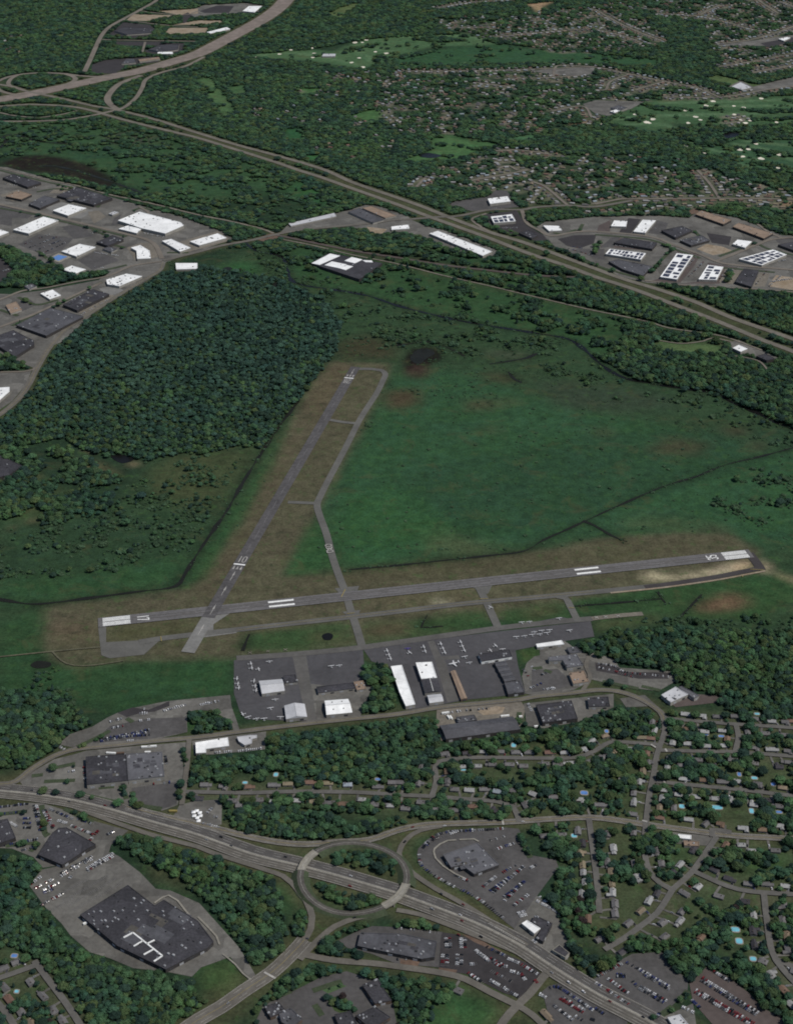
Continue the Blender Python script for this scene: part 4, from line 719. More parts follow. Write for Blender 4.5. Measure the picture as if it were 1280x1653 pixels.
for p in (F(300, 1279, 395, 1281, 470, 1279, 570, 1280, 640, 1284, 702, 1287, 752, 1291, 802, 1295, 825, 1301, 835, 1318, 838, 1328), F(697, 1286, 704, 1262, 702, 1240, 709, 1230, 765, 1224, 865, 1225, 927, 1224, 958, 1214, 985, 1199, 1020, 1200, 1062, 1203), F(1072, 1163, 1072, 1182, 1065, 1203, 1059, 1222, 1054, 1252, 1047, 1287, 1042, 1330), F(1062, 1212, 1135, 1214, 1185, 1215, 1280, 1222, 1400, 1232), F(1072, 1160, 1110, 1164, 1185, 1170, 1280, 1176, 1400, 1186), F(1187, 1171, 1191, 1190, 1186, 1214), F(1054, 1262, 1110, 1268, 1185, 1275, 1280, 1286, 1400, 1300), F(950, 1322, 957, 1375, 963, 1425, 967, 1475), F(1156, 1352, 1140, 1375, 1115, 1410, 1085, 1437, 1077, 1450, 1060, 1475, 1035, 1495, 1005, 1517, 975, 1534), F(1040, 1380, 1047, 1407, 1065, 1427, 1085, 1438), F(1120, 1408, 1172, 1431, 1210, 1440, 1280, 1445, 1400, 1452), F(1232, 1443, 1237, 1487, 1245, 1537, 1262, 1565, 1290, 1595, 1340, 1640), F(-80, 1604, 0, 1580, 57, 1560), F(56, 1552, 82, 1587, 107, 1620, 130, 1655, 150, 1690), F(-10, 1612, 17, 1645, 40, 1690), F(1248, 1548, 1275, 1560, 1320, 1568), F(1042, 1330, 1040, 1350), F(1150, 1352, 1148, 1340, 1180, 1345)):
    road('street', p, 8.5, verge=lin(80, 80, 66), **ST)
# --- roundabout raised over the highway on two bridges
cen, ex, ey = (571, 1420), 86, 57.5
ring_px = [(cen[0] + ex * math.cos(t), cen[1] + ey * math.sin(t)) for t in np.linspace(0, 2 * math.pi, 33)[:-1]]
Rg = spline(W(ring_px), 10, True)
RISE = 3.4
br = [np.array(G(489, 1400)[:2]), np.array(G(652, 1445)[:2])]
def rise(p): return max(RISE * max(0, 1 - (np.linalg.norm(p - b) / 95) ** 2) for b in br)
zz = np.array([rise(p) for p in Rg])
nR = len(Rg)
def ringmesh(w, zo, i=0, skirt=False, mask=None, off=0.0):
    A_, B_ = offs(Rg, off + w / 2, True), offs(Rg, off - w / 2, True); mb = MB()
    for k in range(nR):
        if mask is not None and not mask[k]: continue
        j = (k + 1) % nR; za, zb = zz[k] + zo, zz[j] + zo
        mb.add([(*A_[k], za), (*A_[j], zb), (*B_[j], zb), (*B_[k], za)], [(0, 3, 2, 1)], i)
        if skirt:
            f = lambda P, k, s: P[k] + (P[k] - Rg[k]) / np.linalg.norm(P[k] - Rg[k]) * (zz[k] + zo) * 1.6
            mb.add([(*A_[k], za), (*A_[j], zb), (*f(A_, j, 1), 0), (*f(A_, k, 1), 0), (*B_[k], za), (*B_[j], zb), (*f(B_, j, 1), 0), (*f(B_, k, 1), 0)], [(0, 1, 2, 3), (5, 4, 7, 6)], i + 1)
    return mb
over = np.array([min(np.linalg.norm(p - c) for c in C1) < 24 for p in Rg])
ring = tag(link('roundabout', ringmesh(9.2, 2.15, 0, True, ~over).me('roundabout', ['lane_wear', 'grass_strip'])), 'oval traffic roundabout crossing the highway on two bridges', kind='structure')
mb = ringmesh(.4, 2.25, 0, off=0); link('lane_marking', mb.me('lane_marking', 'paint_worn'), ring)
block_line(np.vstack([Rg, Rg[:1]]), 22)
idx = np.where(over)[0]
for b, lab in ((0, 'concrete bridge carrying the left side of the roundabout over the highway'), (1, 'concrete bridge carrying the right side of the roundabout over the highway')):
    mk_ = np.array([over[k] and np.linalg.norm(Rg[k] - br[b]) < 110 for k in range(nR)])
    ks = np.where(mk_)[0]
    e = empty('road_bridge', (0, 0, 0)); tag(e, lab, 'bridge', 'roundabout bridges')
    A_ = ringmesh(10.4, 2.17, 0, False, mk_); link('deck', A_.me('deck', 'concrete'), e)
    for s in (-1, 1):
        p = MB(); C_ = offs(Rg, s * 5.4, True)
        for k in ks:
            j = (k + 1) % nR
            dd_ = C_[j] - C_[k]; p.obox((C_[k] + C_[j]) / 2, math.atan2(dd_[1], dd_[0]), np.linalg.norm(dd_) + .1, .5, zz[k] + .9, zz[k] + 3.2)
        link('parapet', p.me('parapet', 'concrete'), e)
    for k in (ks[0], ks[-1]):
        p = MB(); dd_ = Rg[(k + 1) % nR] - Rg[k - 1]; p.obox(Rg[k], math.atan2(dd_[1], dd_[0]), 2, 12, 0, zz[k] + 2.0); link('abutment', p.me('abutment', 'concrete'), e)
# hatched gore, crossings, stop lines
mb = MB()
for k in range(20):
    a = G(790 + k * 2.9, 1493 + k * 1.72); mb.obox(a, .35, 6 - k * .18, .9, 1.0 + _zr[0] + .001 * k, _zr[0] + 1.02 + .001 * k)
tag(link('road_hatching', mb.me('road_hatching', 'paint_worn')), kind='structure')
mb = MB()
for a, b in (((427, 1571), (445, 1581)), ((810, 1322), (812, 1333)), ((1050, 1203), (1058, 1208)), ((1073, 1210), (1076, 1215)), ((1071, 1262), (1073, 1268)), ((1036, 1326), (1044, 1328))):
    pa, pb = np.array(G(*a)[:2]), np.array(G(*b)[:2]); ribbon(mb, np.array([pa, pb]), 3.0, _zr[0] + .2 + len(mb.V) * .001)
tag(link('crosswalk', mb.me('crosswalk', 'paint_worn')), kind='structure')

# tree lines and planted strips inside the estates and lots
def treeline(w, *flat, d=.85, r=1):
    C = spline(W(F(*flat), 2), 10)
    for k in range(0, len(C) - 1, 10):
        seg = C[k:k + 12]
        if len(seg) > 1: P = rib_poly(seg, w); setm(dens, P, d); setm(block, P, False); setm(region, P, r); paint(P, lin(50, 66, 46), 1, .9)
STRIPS = MB()
def strip(w, *flat, d=.85, r=1, g=True):
    C = spline(W(F(*flat)), 10); treeline(w, *flat, d=d, r=r)
    if g: ribbon(STRIPS, C, w, .7 + len(STRIPS.V) * .00002)
for p in ((0, 336, 60, 347, 107, 359, 150, 369, 205, 382), (100, 489, 165, 455), (20, 526, 60, 508, 100, 490), (62, 405, 80, 420, 98, 434), (150, 371, 185, 386), (172, 393, 203, 400), (0, 275, 60, 290, 125, 305, 180, 321), (150, 440, 180, 434, 205, 428), (30, 480, 60, 492, 95, 484), (0, 500, 30, 510), (215, 340, 230, 336, 250, 340), (135, 310, 92, 305, 60, 310), (185, 300, 170, 318, 158, 335), (270, 408, 305, 408), (330, 350, 345, 362, 372, 380), (960, 379, 1047, 387, 1090, 403, 1130, 417), (1160, 414, 1190, 403, 1220, 391), (892, 400, 960, 428, 1040, 452), (1085, 402, 1062, 425, 1050, 440), (1160, 432, 1185, 434, 1250, 440), (1180, 437, 1172, 455), (968, 388, 958, 410), (940, 362, 935, 372), (1120, 372, 1130, 384), (1225, 395, 1240, 402, 1280, 412), (880, 370, 905, 378, 930, 371), (820, 370, 850, 384)):
    strip(11, *p, d=.55)
for p in ((83, 1241, 122, 1233), (72, 1262, 122, 1260), (52, 1253, 70, 1251), (297, 1207, 301, 1238), (296, 1258, 288, 1292), (160, 1272, 185, 1270), (196, 1268, 205, 1290), (125, 1206, 160, 1190, 178, 1180), (214, 1278, 220, 1298, 262, 1306), (62, 1275, 130, 1283, 200, 1298), (0, 1315, 45, 1310), (68, 1300, 74, 1350, 80, 1345), (50, 1375, 60, 1362, 40, 1362, 10, 1366), (105, 1306, 150, 1328), (205, 1160, 215, 1166), (925, 1106, 945, 1100), (860, 1080, 875, 1078), (878, 1082, 890, 1086), (965, 1056, 968, 1064), (972, 1100, 1000, 1106, 1030, 1112), (1035, 1108, 1065, 1115), (838, 1150, 836, 1168), (842, 1160, 848, 1172), (838, 1345, 850, 1375, 856, 1385), (415, 1625, 440, 1612, 470, 1600), (505, 1600, 540, 1588, 552, 1585), (508, 1622, 520, 1640), (600, 1580, 640, 1580, 660, 1590), (615, 1588, 640, 1610), (1085, 1625, 1065, 1640, 1050, 1645), (1110, 1600, 1095, 1618)):
    strip(8, *p, d=.6, r=11)
tag(link('planting_strips', STRIPS.me('planting_strips', 'grass_strip')), 'narrow green planting strips between the car parks and estate roads', kind='stuff')
# ================================================================== BUILDINGS
ORD = ['first', 'second', 'third', 'fourth', 'fifth', 'sixth', 'seventh', 'eighth', 'ninth', 'tenth', 'eleventh', 'twelfth', 'thirteenth', 'fourteenth', 'fifteenth', 'sixteenth', 'seventeenth', 'eighteenth', 'nineteenth', 'twentieth']
TENS = {2: 'twenty', 3: 'thirty', 4: 'forty', 5: 'fifty', 6: 'sixty', 7: 'seventy', 8: 'eighty', 9: 'ninety'}
def nth(k):
    if k >= 99: return 'hundredth' if k == 99 else 'hundred-and-' + nth(k - 100)
    if k < 20: return ORD[k]
    t, u = divmod(k + 1, 10)
    return (TENS[t][:-1] + 'ieth') if u == 0 else TENS[t] + '-' + ORD[u - 1]
def lerp(a, b, t): return (a[0] + (b[0] - a[0]) * t, a[1] + (b[1] - a[1]) * t)
def shrink(P, d):
    P = [np.array(p[:2], float) for p in P]
    if area(P) < 0: P = P[::-1]
    n = len(P); out = []
    for k in range(n):
        a, b, c = P[k - 1], P[k], P[(k + 1) % n]
        e1 = (b - a) / np.linalg.norm(b - a); e2 = (c - b) / np.linalg.norm(c - b)
        n1, n2 = np.array([-e1[1], e1[0]]), np.array([-e2[1], e2[0]]); m = n1 + n2; q = max(.35, m @ m / 2)
        out.append(b + m * d / q)
    return out
def building(name, label, cat, flat, h, roof='roof_white', wall='wall_pale', units=0, style='flat', solar=None, doors=True, um='metal', group=None, rim=None):
    P = [p[:2] for p in W(F(*flat), h)]
    if area(P) < 0: P = P[::-1]
    c = np.mean(np.array(P), 0); e = empty(name, (c[0], c[1], 0)); tag(e, label, cat, group)
    P = [(p[0] - c[0], p[1] - c[1]) for p in P]
    setm(block, [tuple(q) for q in (np.array(shrink(P, -4)) + c)], True)
    near = c[1] < 3200
    mb = MB(); mb.prism(P, -.3, h - .05, top=False); link('wall', mb.me('wall', wall), e)
    if style == 'gable' and len(P) == 4:
        l0, l1 = math.dist(P[0], P[1]), math.dist(P[1], P[2])
        if l0 < l1: P = P[1:] + P[:1]
        r = min(l0, l1) * .12
        m0, m1 = lerp(P[1], P[2], .5), lerp(P[0], P[3], .5)
        mb = MB(); V = [(*P[0], h), (*P[1], h), (*m0, h + r), (*m1, h + r), (*P[2], h), (*P[3], h)]
        mb.add(V, [(0, 1, 2, 3), (3, 2, 4, 5), (1, 4, 2), (0, 3, 5)])
        ro_ = link('roof', mb.me('roof', roof), e)
        dd_ = np.array(m0) - np.array(m1); mb = MB(); mb.obox(lerp(m0, m1, .5), math.atan2(dd_[1], dd_[0]), math.dist(m0, m1), .7, h + r - .05, h + r + .2); link('ridge_cap', mb.me('ridge_cap', um), ro_)
        if near:
            for q, side in ((.3, 0), (.7, 0), (.3, 1), (.7, 1))[:units or 0]:
                a, b = (lerp(P[0], P[1], q), lerp(m1, m0, q)) if side == 0 else (lerp(P[3], P[2], q), lerp(m1, m0, q))
                g = lerp(a, b, .5); mb = MB(); mb.obox(g, 0, 1.6, 1.6, h + r * .4, h + r * .5 + 1.0); link('roof_vent', mb.me('roof_vent', 'metal_dark'), ro_)
    else:
        mb = MB(); mb.prism([tuple(q) for q in shrink(P, .35)], h - .3, h + .02, side=False); ro_ = link('roof', mb.me('roof', roof), e)
        I, O_ = shrink(P, .7), shrink(P, -.15); n = len(P); mb = MB()
        V = [(*q, h - .3) for q in O_] + [(*q, h + .75) for q in O_] + [(*q, h + .75) for q in I] + [(*q, h) for q in I]
        mb.add(V, [(k, (k + 1) % n, n + (k + 1) % n, n + k) for k in range(n)] + [(n + k, n + (k + 1) % n, 2 * n + (k + 1) % n, 2 * n + k) for k in range(n)] + [(2 * n + k, 2 * n + (k + 1) % n, 3 * n + (k + 1) % n, 3 * n + k) for k in range(n)])
        link('parapet', mb.me('parapet', rim or roof), e)
        r_ = random.Random(hash(flat) & 0xffff); bb = np.array(P)
        if units >= 9 and roof in ('roof_black', 'roof_slate', 'roof_grey'):      # re-laid areas of roofing
            an = math.atan2(P[1][1] - P[0][1], P[1][0] - P[0][0]); ext = bb.max(0) - bb.min(0)
            for q_ in range(8):
                g = np.array([r_.uniform(-.3, .3) * ext[0], r_.uniform(-.28, .28) * ext[1]]) * .75; mb = MB(); mb.obox(g, an, r_.uniform(.12, .3) * ext[0] * .6, r_.uniform(.1, .25) * ext[1] * .6, h - .1, h + .04 + .006 * q_); link('roof_section', mb.me('roof_section', r_.choice(['roof_slate', 'roof_black', 'lane_wear', 'roof_slate'])), ro_)
        for _ in range(int(units * 1.6)):
            for _t in range(20):
                x, y = r_.uniform(*sorted((bb[:, 0].min(), bb[:, 0].max()))), r_.uniform(bb[:, 1].min(), bb[:, 1].max())
                ins = False
                for k in range(n):
                    (xa, ya), (xb, yb) = P[k], P[(k + 1) % n]
                    if (ya > y) != (yb > y) and x < (xb - xa) * (y - ya) / (yb - ya) + xa: ins = not ins
                if ins: break
            else: continue
            s = r_.uniform(1.2, 2.6) * (1 if near else 1.5); an = math.atan2(P[1][1] - P[0][1], P[1][0] - P[0][0])
            mb = MB(); mb.obox((x, y), an, s * 1.4, s, h - .2, h + r_.uniform(.8, 1.7)); mb.obox((x, y), an, s * .7, s * .5, h + .5, h + 2.0)
            link('rooftop_unit', mb.me('rooftop_unit', r_.choice([um, 'metal', 'metal_dark'])), ro_)
    if solar and len(P) == 4:
        nu, nv, drop = solar; r_ = random.Random(hash(flat) & 0xffff)
        if math.dist(P[0], P[1]) < math.dist(P[1], P[2]): P = P[1:] + P[:1]
        for i in range(nu):
            for j in range(nv):
                if r_.random() < drop: continue
                u0, u1, v0, v1 = (i + .1) / nu, (i + .9 - .25 * (r_.random() < .3)) / nu, (j + .1) / nv, (j + .88 - .35 * (r_.random() < .35)) / nv
                u0, u1, v0, v1 = [.03 + .94 * t for t in (u0, u1, v0, v1)]
                f = lambda u, v: lerp(lerp(P[0], P[1], u), lerp(P[3], P[2], u), v)
                mb = MB(); mb.prism([f(u0, v0), f(u1, v0), f(u1, v1), f(u0, v1)], h + .1, h + .45); link('solar_panel', mb.me('solar_panel', 'panel'), ro_)
    if doors and near:
        n = len(P); k_ = 0
        for k in range(n):
            a, b = np.array(P[k]), np.array(P[(k + 1) % n]); L_ = np.linalg.norm(b - a); t = (b - a) / L_; nn = np.array([t[1], -t[0]])
            if nn[1] > -.15 or L_ < 9: continue
            m_ = max(1, int(L_ / 14))
            for q in range(min(m_, 7)):
                g = a + t * L_ * (q + .5) / m_ + nn * .05
                mb = MB(); mb.obox(g, math.atan2(t[1], t[0]), min(6, L_ * .5), .3, 0, min(4.0, h * .65)); link('door' if h < 5 else 'loading_door', mb.me('door', 'metal_dark' if k_ % 2 else 'metal'), e); k_ += 1
    return e
B = building
# left industrial estate
B('warehouse', 'long white-roofed warehouse left of the square one by the estate road', 'warehouse', (22, 371, 71, 350, 95, 356, 47, 377), 8, units=10)
B('warehouse', 'squarish white-roofed warehouse in front of the broad black-roofed one', 'warehouse', (86, 340, 112, 330, 140, 336, 110, 348), 8, units=6)
B('warehouse', 'largest white-roofed warehouse of the left estate with dark roof stripes', 'warehouse', (191, 356, 226, 342, 292, 359, 297, 364, 267, 377, 231, 369), 9, units=12)
B('warehouse', 'low white annex at the front corner of the largest white warehouse', 'warehouse', (192, 369.5, 207, 364.5, 229, 369.5, 221, 376.5), 6, units=3)
B('warehouse', 'white-roofed building above the small blue roof pool', 'warehouse', (100, 406, 129, 394, 155, 399, 124, 414), 7, units=6)
B('warehouse', 'small white-roofed block below the striped dark parking lot', 'warehouse', (101, 435, 117, 429, 139, 435, 122, 442), 6, units=2)
B('warehouse', 'bent white-roofed building inside the bend by the junction', 'warehouse', (212, 400, 227, 396, 242, 405, 244, 417, 222, 418, 221, 405), 7, units=6)
B('warehouse', 'white-roofed warehouse just right of the junction bend', 'warehouse', (262, 389, 277, 386, 308, 400, 291, 406), 7, units=5)
B('warehouse', 'white-roofed warehouse at the right tip of the left estate', 'warehouse', (307, 390, 352, 377, 366, 384, 322, 396), 7, units=6)
B('warehouse', 'small bright white building alone at the forest edge', 'warehouse', (284, 425, 319, 425, 319, 434, 285, 435), 6, units=1)
B('warehouse', 'ragged white-roofed building beside the forest road bend', 'warehouse', (172, 452, 205, 442, 230, 446, 193, 462, 174, 459), 7, units=12)
B('warehouse', 'small square white building among lawns below the green wedge', 'warehouse', (66, 474, 86, 468, 99, 477, 81, 483), 6, units=3)
B('warehouse', 'white roof cut by the left edge beside the long warehouse', 'warehouse', (-20, 366, -8, 368, 15, 375, 0, 381, -20, 377), 7, units=2)
B('warehouse', 'white roof at the left edge inside the curving forest road', 'warehouse', (-20, 627, 16, 625, 16, 632, 0, 646, -20, 655), 7, units=2)
for lab, p, m, u in (('broad black-roofed warehouse behind the square white one', (92, 316, 125, 302, 182, 320, 152, 331), 'roof_black', 14), ('black-roofed warehouse in the far left corner of the estate', (5, 287, 22, 281, 67, 295, 45, 302), 'roof_black', 8), ('grey-roofed shed between the two black-roofed warehouses', (47, 329, 72, 316, 97, 322, 65, 336), 'roof_slate', 4), ('small black-roofed building behind the bent white one', (156, 391, 182, 380, 200, 386, 175, 397), 'roof_black', 5), ('black-roofed warehouse along the forest road, upper of two', (102, 492, 150, 467, 177, 475, 125, 501), 'roof_black', 10), ('black and grey roofed warehouse along the forest road, lower of two', (27, 525, 82, 497, 135, 511, 75, 542), 'roof_slate', 10), ('dark-roofed building at the left edge by the green wedge', (-20, 548, 22, 533, 55, 550, 56, 556, 25, 576, 0, 560), 'roof_black', 9), ('dark-roofed building at the left edge below the forest', (-20, 735, 0, 735, 37, 752, 15, 767, -20, 775), 'roof_black', 4), ('pale concrete-roofed block near the upper left estate road', (10, 317, 30, 308, 52, 314, 35, 322), 'roof_tan', 3)):
    B('warehouse', lab, 'warehouse', p, 7.5, m, 'wall_dark', u)
e = empty('swimming_pool', (*G(95, 416.5)[:2], 0)); tag(e, 'pale blue pool beside the white-roofed building of the left estate', 'pool')
Pq = [np.array(p[:2]) - np.array(G(95, 416.5)[:2]) for p in W(F(75, 419, 95, 409, 119, 414, 96, 424))]
mb = MB(); mb.prism(Pq, 0, 1.2); link('deck', mb.me('deck', 'concrete'), e); mb = MB(); mb.flat([tuple(np.array(p) * .62) for p in Pq], 1.3); link('pool_surface', mb.me('pool_surface', 'pool_blue'), e)
for lab, p, m in (('small tan-roofed building among the lawns at the far left edge', (10, 493, 27, 487, 36, 500, 18, 506), 'roof_tan'), ('tiny pale shed behind the largest white warehouse', (176, 345, 186, 341, 192, 343, 182, 347), 'roof_pale'), ('low grey shed between the striped lot and the bent white building', (166, 402, 176, 398, 190, 402, 180, 407), 'roof_slate'), ('grey-roofed shop left of the small square white building', (40, 462, 52, 458, 60, 462, 48, 467), 'roof_grey')):
    B('building', lab, 'building', p, 5, m, 'wall_pale', 3)
# middle distance
B('warehouse', 'large square black and white roofed building alone in the wetland', 'warehouse', (502, 425, 532, 408, 617, 425, 580, 451), 8, 'roof_black', 'wall_dark', 4)
for k, p in enumerate(((503, 425, 533, 409.5, 549, 413, 516, 427.5), (524, 428, 536, 422, 560, 427, 548, 433), (556, 421, 568, 415, 585, 419, 573, 425), (548, 433, 560, 428, 570, 430, 558, 436), (585, 420, 600, 420.5, 602, 423.5, 590, 423))):
    mb = MB(); mb.prism([q[:2] for q in W(F(*p), 8.6)], 8.2, 8.9); e_ = bpy.data.objects[[o.name for o in bpy.data.objects if o.get('label', '').startswith('large square black and white')][0]]
    o_ = link('roof_section', mb.me('roof_section', 'roof_white'), e_); o_.location = (-e_.location.x, -e_.location.y, 0)
B('warehouse', 'very long white-roofed warehouse slanting beside the divided highway', 'warehouse', (693, 377, 707, 373, 794, 406, 779, 413), 7, units=12)
B('warehouse', 'small white-roofed shed left of the long slanting warehouse', 'warehouse', (632, 366, 659, 363, 661, 369, 632, 371), 5, units=2)
B('warehouse', 'white-roofed building below the woods across the divided highway', 'warehouse', (787, 321, 819, 317, 824, 325, 791, 329), 8, units=5)
B('warehouse', 'solar-roofed block just below the white building across the highway', 'warehouse', (792, 350, 826, 346, 832, 357, 797, 360), 8, 'roof_white', solar=(4, 2, .1))
B('warehouse', 'small white-roofed building at the estate road bend', 'warehouse', (876, 364, 902, 365, 907, 372, 886, 373), 6, units=2)
B('warehouse', 'small dark-roofed building at the road bend beside the highway', 'warehouse', (837, 376, 852, 371, 868, 380, 858, 385), 6, 'roof_black', 'wall_dark', 5)
B('shed', 'long low pale shed along the top of the gravel yard', 'shed', (466, 361, 540, 344, 543, 349, 470, 365), 4, 'roof_pale', units=2)
B('shed', 'grey-roofed shed in the gravel yard by the highway', 'shed', (562, 342, 580, 336, 620, 355, 602, 360), 5, 'roof_slate', units=3)
B('shed', 'brown-roofed shed behind the grey one in the gravel yard', 'shed', (585, 336, 600, 333, 640, 348, 622, 352), 4, 'roof_tan', units=1)
# right industrial estate
for lab, p, m, u, so in (('small white-roofed building at the top left of the solar estate', (986, 365, 991, 356, 1012, 357, 1010, 366), 'roof_white', 2, None), ('tall white-roofed warehouse standing on end in the solar estate', (1022, 374, 1037, 355, 1058, 356, 1041, 376), 'roof_white', 5, None),
                         ('black-roofed building right of the upright white warehouse', (1067, 372, 1100, 365, 1117, 372, 1090, 384), 'roof_black', 5, None), ('dark-roofed building with white units beside the sandy yard', (1097, 388, 1132, 380, 1145, 388, 1115, 396), 'roof_slate', 9, None), ('long black-roofed building above the wide solar roof', (990, 392, 1007, 384, 1060, 392, 1052, 402), 'roof_black', 6, None),
                         ('wide low solar-roofed building left of the upright solar pair', (977, 410, 984, 402, 1042, 409, 1034, 419), 'roof_white', 0, (9, 2, .08)), ('grey stepped-roof building below the wide solar roof', (982, 422, 997, 419, 1052, 430, 1037, 445, 1005, 435), 'roof_slate', 5, None), ('larger upright solar-roofed building of the pair', (1065, 447, 1092, 409, 1118, 412, 1092, 451), 'roof_white', 0, (7, 2, .05)),
                         ('smaller upright solar-roofed building of the pair', (1127, 451, 1142, 428, 1167, 431, 1156, 452), 'roof_white', 0, (5, 2, .12)), ('black-roofed building right of the upright solar pair', (1186, 455, 1200, 434, 1224, 437, 1212, 463), 'roof_black', 5, None), ('slanted solar-roofed building near the right edge', (1192, 418, 1247, 403, 1269, 411, 1229, 428), 'roof_white', 0, (6, 3, .05)),
                         ('white-roofed building above the slanted solar roof', (1182, 394, 1190, 387, 1213, 390, 1202, 400), 'roof_white', 2, None), ('long grey-brown warehouse behind the wooded slope, upper of two', (1122, 346, 1132, 340, 1180, 355, 1167, 362), 'roof_tan', 4, None), ('long grey-brown warehouse behind the wooded slope, lower of two', (1182, 366, 1192, 360, 1247, 377, 1232, 385), 'roof_tan', 4, None), ('dark-roofed building cut by the right edge', (1255, 395, 1300, 387, 1300, 404, 1285, 406), 'roof_black', 5, None), ('small white-roofed building between the tan clearing and the highway', (1182, 562, 1192, 557, 1206, 563, 1195, 568), 'roof_white', 1, None), ('small dark-roofed building beside the highway at right', (1220, 575, 1235, 571, 1250, 579, 1237, 582), 'roof_black', 1, None)):
    B('warehouse', lab, 'warehouse', p, 7, m, 'wall_pale' if m == 'roof_white' else 'wall_dark', u, solar=so)
for lab, p, m in (('thin white-roofed building beside the upper left highway', (255, 84, 279, 84, 280, 87, 255, 87), 'roof_white'), ('cream-roofed long building nearest the upper left highway', (224, 96, 257, 92, 259, 95, 226, 99.5), 'roof_tan'), ('large white-roofed building at the top above the highway', (392, 18, 402, 10, 423, 10, 411, 20), 'roof_white'), ('slim white-roofed building on the near side of the highway curve', (334, 52, 367, 44, 372, 47, 340, 54), 'roof_white'), ('dark-roofed building in the upper left black parking lot', (185, 50, 200, 44, 250, 46, 246, 53, 205, 56), 'roof_black'), ('dark-roofed office behind the thin white one by the highway', (240, 80, 262, 72, 290, 71, 288, 80, 262, 84), 'roof_black'), ('small dark building in the lot nearest the highway loop', (197, 103, 205, 95, 217, 95, 220, 101), 'roof_slate'), ('pale blue-white golf clubhouse among the far fairways', (520, 91, 522, 87, 542, 87, 541, 91), 'roof_pale'), ('bright white roof near the top right edge', (1256, 63, 1270, 60, 1275, 61, 1265, 66), 'roof_white'), ('pale flat school roof at the edge of the far playing field', (1180, 140, 1195, 133, 1212, 141, 1197, 145), 'roof_pale'), ('dark-roofed club building above the golf course', (985, 174, 998, 170, 1012, 174, 1000, 179), 'roof_slate'), ('white roof at the left end of the golf course', (984, 180, 994, 177, 1000, 179, 992, 182), 'roof_white')):
    B('building', lab, 'building', p, 6, m, 'wall_pale', 3)
# airport hangars
H = 'hangar'
B(H, 'pale grey-white hangar beside the tied-down planes on the left apron', H, (418, 1099, 456, 1096, 460, 1115, 423, 1120), 6.5, 'roof_pale', style='gable', units=0)
B(H, 'small black-roofed lean-to at the right of the pale left hangar', H, (457, 1091, 477, 1089, 480, 1101, 460, 1103), 5, 'roof_black', 'wall_pale', 2)
B(H, 'pale hangar beside the access road on the left apron', H, (459, 1139, 492, 1136, 496, 1157, 462, 1161), 6.5, 'roof_pale', style='gable', units=0)
B(H, 'bright white hangar with dark roof vents beside the road', H, (524, 1131, 562, 1128, 569, 1150, 527, 1154), 7, 'roof_white', style='gable', units=4)
B(H, 'long low black-roofed hangar behind the white vented one', H, (511, 1109, 570, 1102, 574, 1111, 514, 1119), 5, 'roof_black', 'wall_pale', 1)
B('office', 'small pale concrete block at the end of the black-roofed hangar', 'office', (571, 1101, 586, 1099, 591, 1112, 576, 1114), 5, 'roof_tan', units=3)
B(H, 'very long narrow white hangar between the trees and the apron', H, (631, 1076, 648.5, 1074, 670, 1137, 655, 1140, 645, 1118), 7, 'roof_white', units=0)
B(H, 'broad white hangar right of the long narrow one', H, (671, 1070, 697, 1069, 705, 1094, 680, 1096), 8, 'roof_white', units=2)
B(H, 'black-roofed hangar with white stripe behind the broad white one', H, (680, 1098, 707, 1096, 712.5, 1117, 686, 1119), 6, 'roof_black', 'wall_pale', 0, style='gable', um='paint')
B(H, 'small off-white hangar nearest the road in the centre row', H, (689, 1122, 712, 1120, 716, 1132, 693, 1135), 6, 'roof_pale', style='gable')
B(H, 'long tan-roofed hangar standing alone on the dark apron', H, (727, 1084, 735, 1082, 754, 1127, 744, 1129), 5, 'roof_tan', 'wall_brown', 0, style='gable', um='roof_tan')
B(H, 'black-roofed hangar with a white front edge by the parked planes', H, (772, 1056, 822, 1049, 826, 1060, 777, 1068), 6, 'roof_black', 'paint', 3)
for k in range(4):
    a, b = (797 + k * 4.3, 1069 + k * 8.0), (815 + k * 4.5, 1066.5 + k * 7.8)
    B(H, nth(k) + ' of the dark ridged hangars from the black one with white edge', H, (*a, *b, b[0] + 4.2, b[1] + 7.4, a[0] + 4.0, a[1] + 7.5), 6, 'roof_slate', 'wall_dark', 0, style='gable', um='metal_dark', group='row of dark ridged hangars')
B(H, 'flat grey-roofed block at the road end of the ridged hangars', H, (814, 1102, 838, 1099, 846, 1117, 820, 1121), 6, 'roof_slate', 'wall_dark', 2)
B(H, 'long thin white-roofed shed at the right end of the apron', H, (865, 1040, 906, 1034, 910, 1040, 867, 1045), 5, 'roof_white', units=0)
B('terminal_building', 'grey stepped-roof terminal beside the trees right of the apron', 'terminal', (884, 1061, 930, 1056, 941, 1074, 915, 1078, 908, 1066, 886, 1067), 7, 'roof_grey', units=7)
B('office', 'tan and grey roofed office just below the stepped terminal', 'office', (918, 1087, 942, 1083, 950, 1100, 925, 1104), 6, 'roof_tan', units=4)
B('office', 'grey roof partly under trees above the terminal', 'office', (914, 1046, 930, 1044, 938, 1053, 920, 1055), 5, 'roof_slate', units=2)
B('warehouse', 'large dark-roofed building with a sunken corner beside the airport road', 'warehouse', (865, 1138, 890, 1135, 922, 1131, 932, 1160, 876, 1167), 7, 'roof_black', 'wall_dark', 12)
B('office', 'dark-roofed office right of the large one along the airport road', 'office', (948, 1127, 981, 1125, 984, 1140, 950, 1141), 6, 'roof_black', 'wall_pale', 6)
B('warehouse', 'very long grey ridged warehouse between the yard and the woods', 'warehouse', (709, 1171, 827, 1156, 840, 1177, 720, 1193), 7, 'roof_slate', 'wall_dark', 0, style='gable', um='roof_slate')
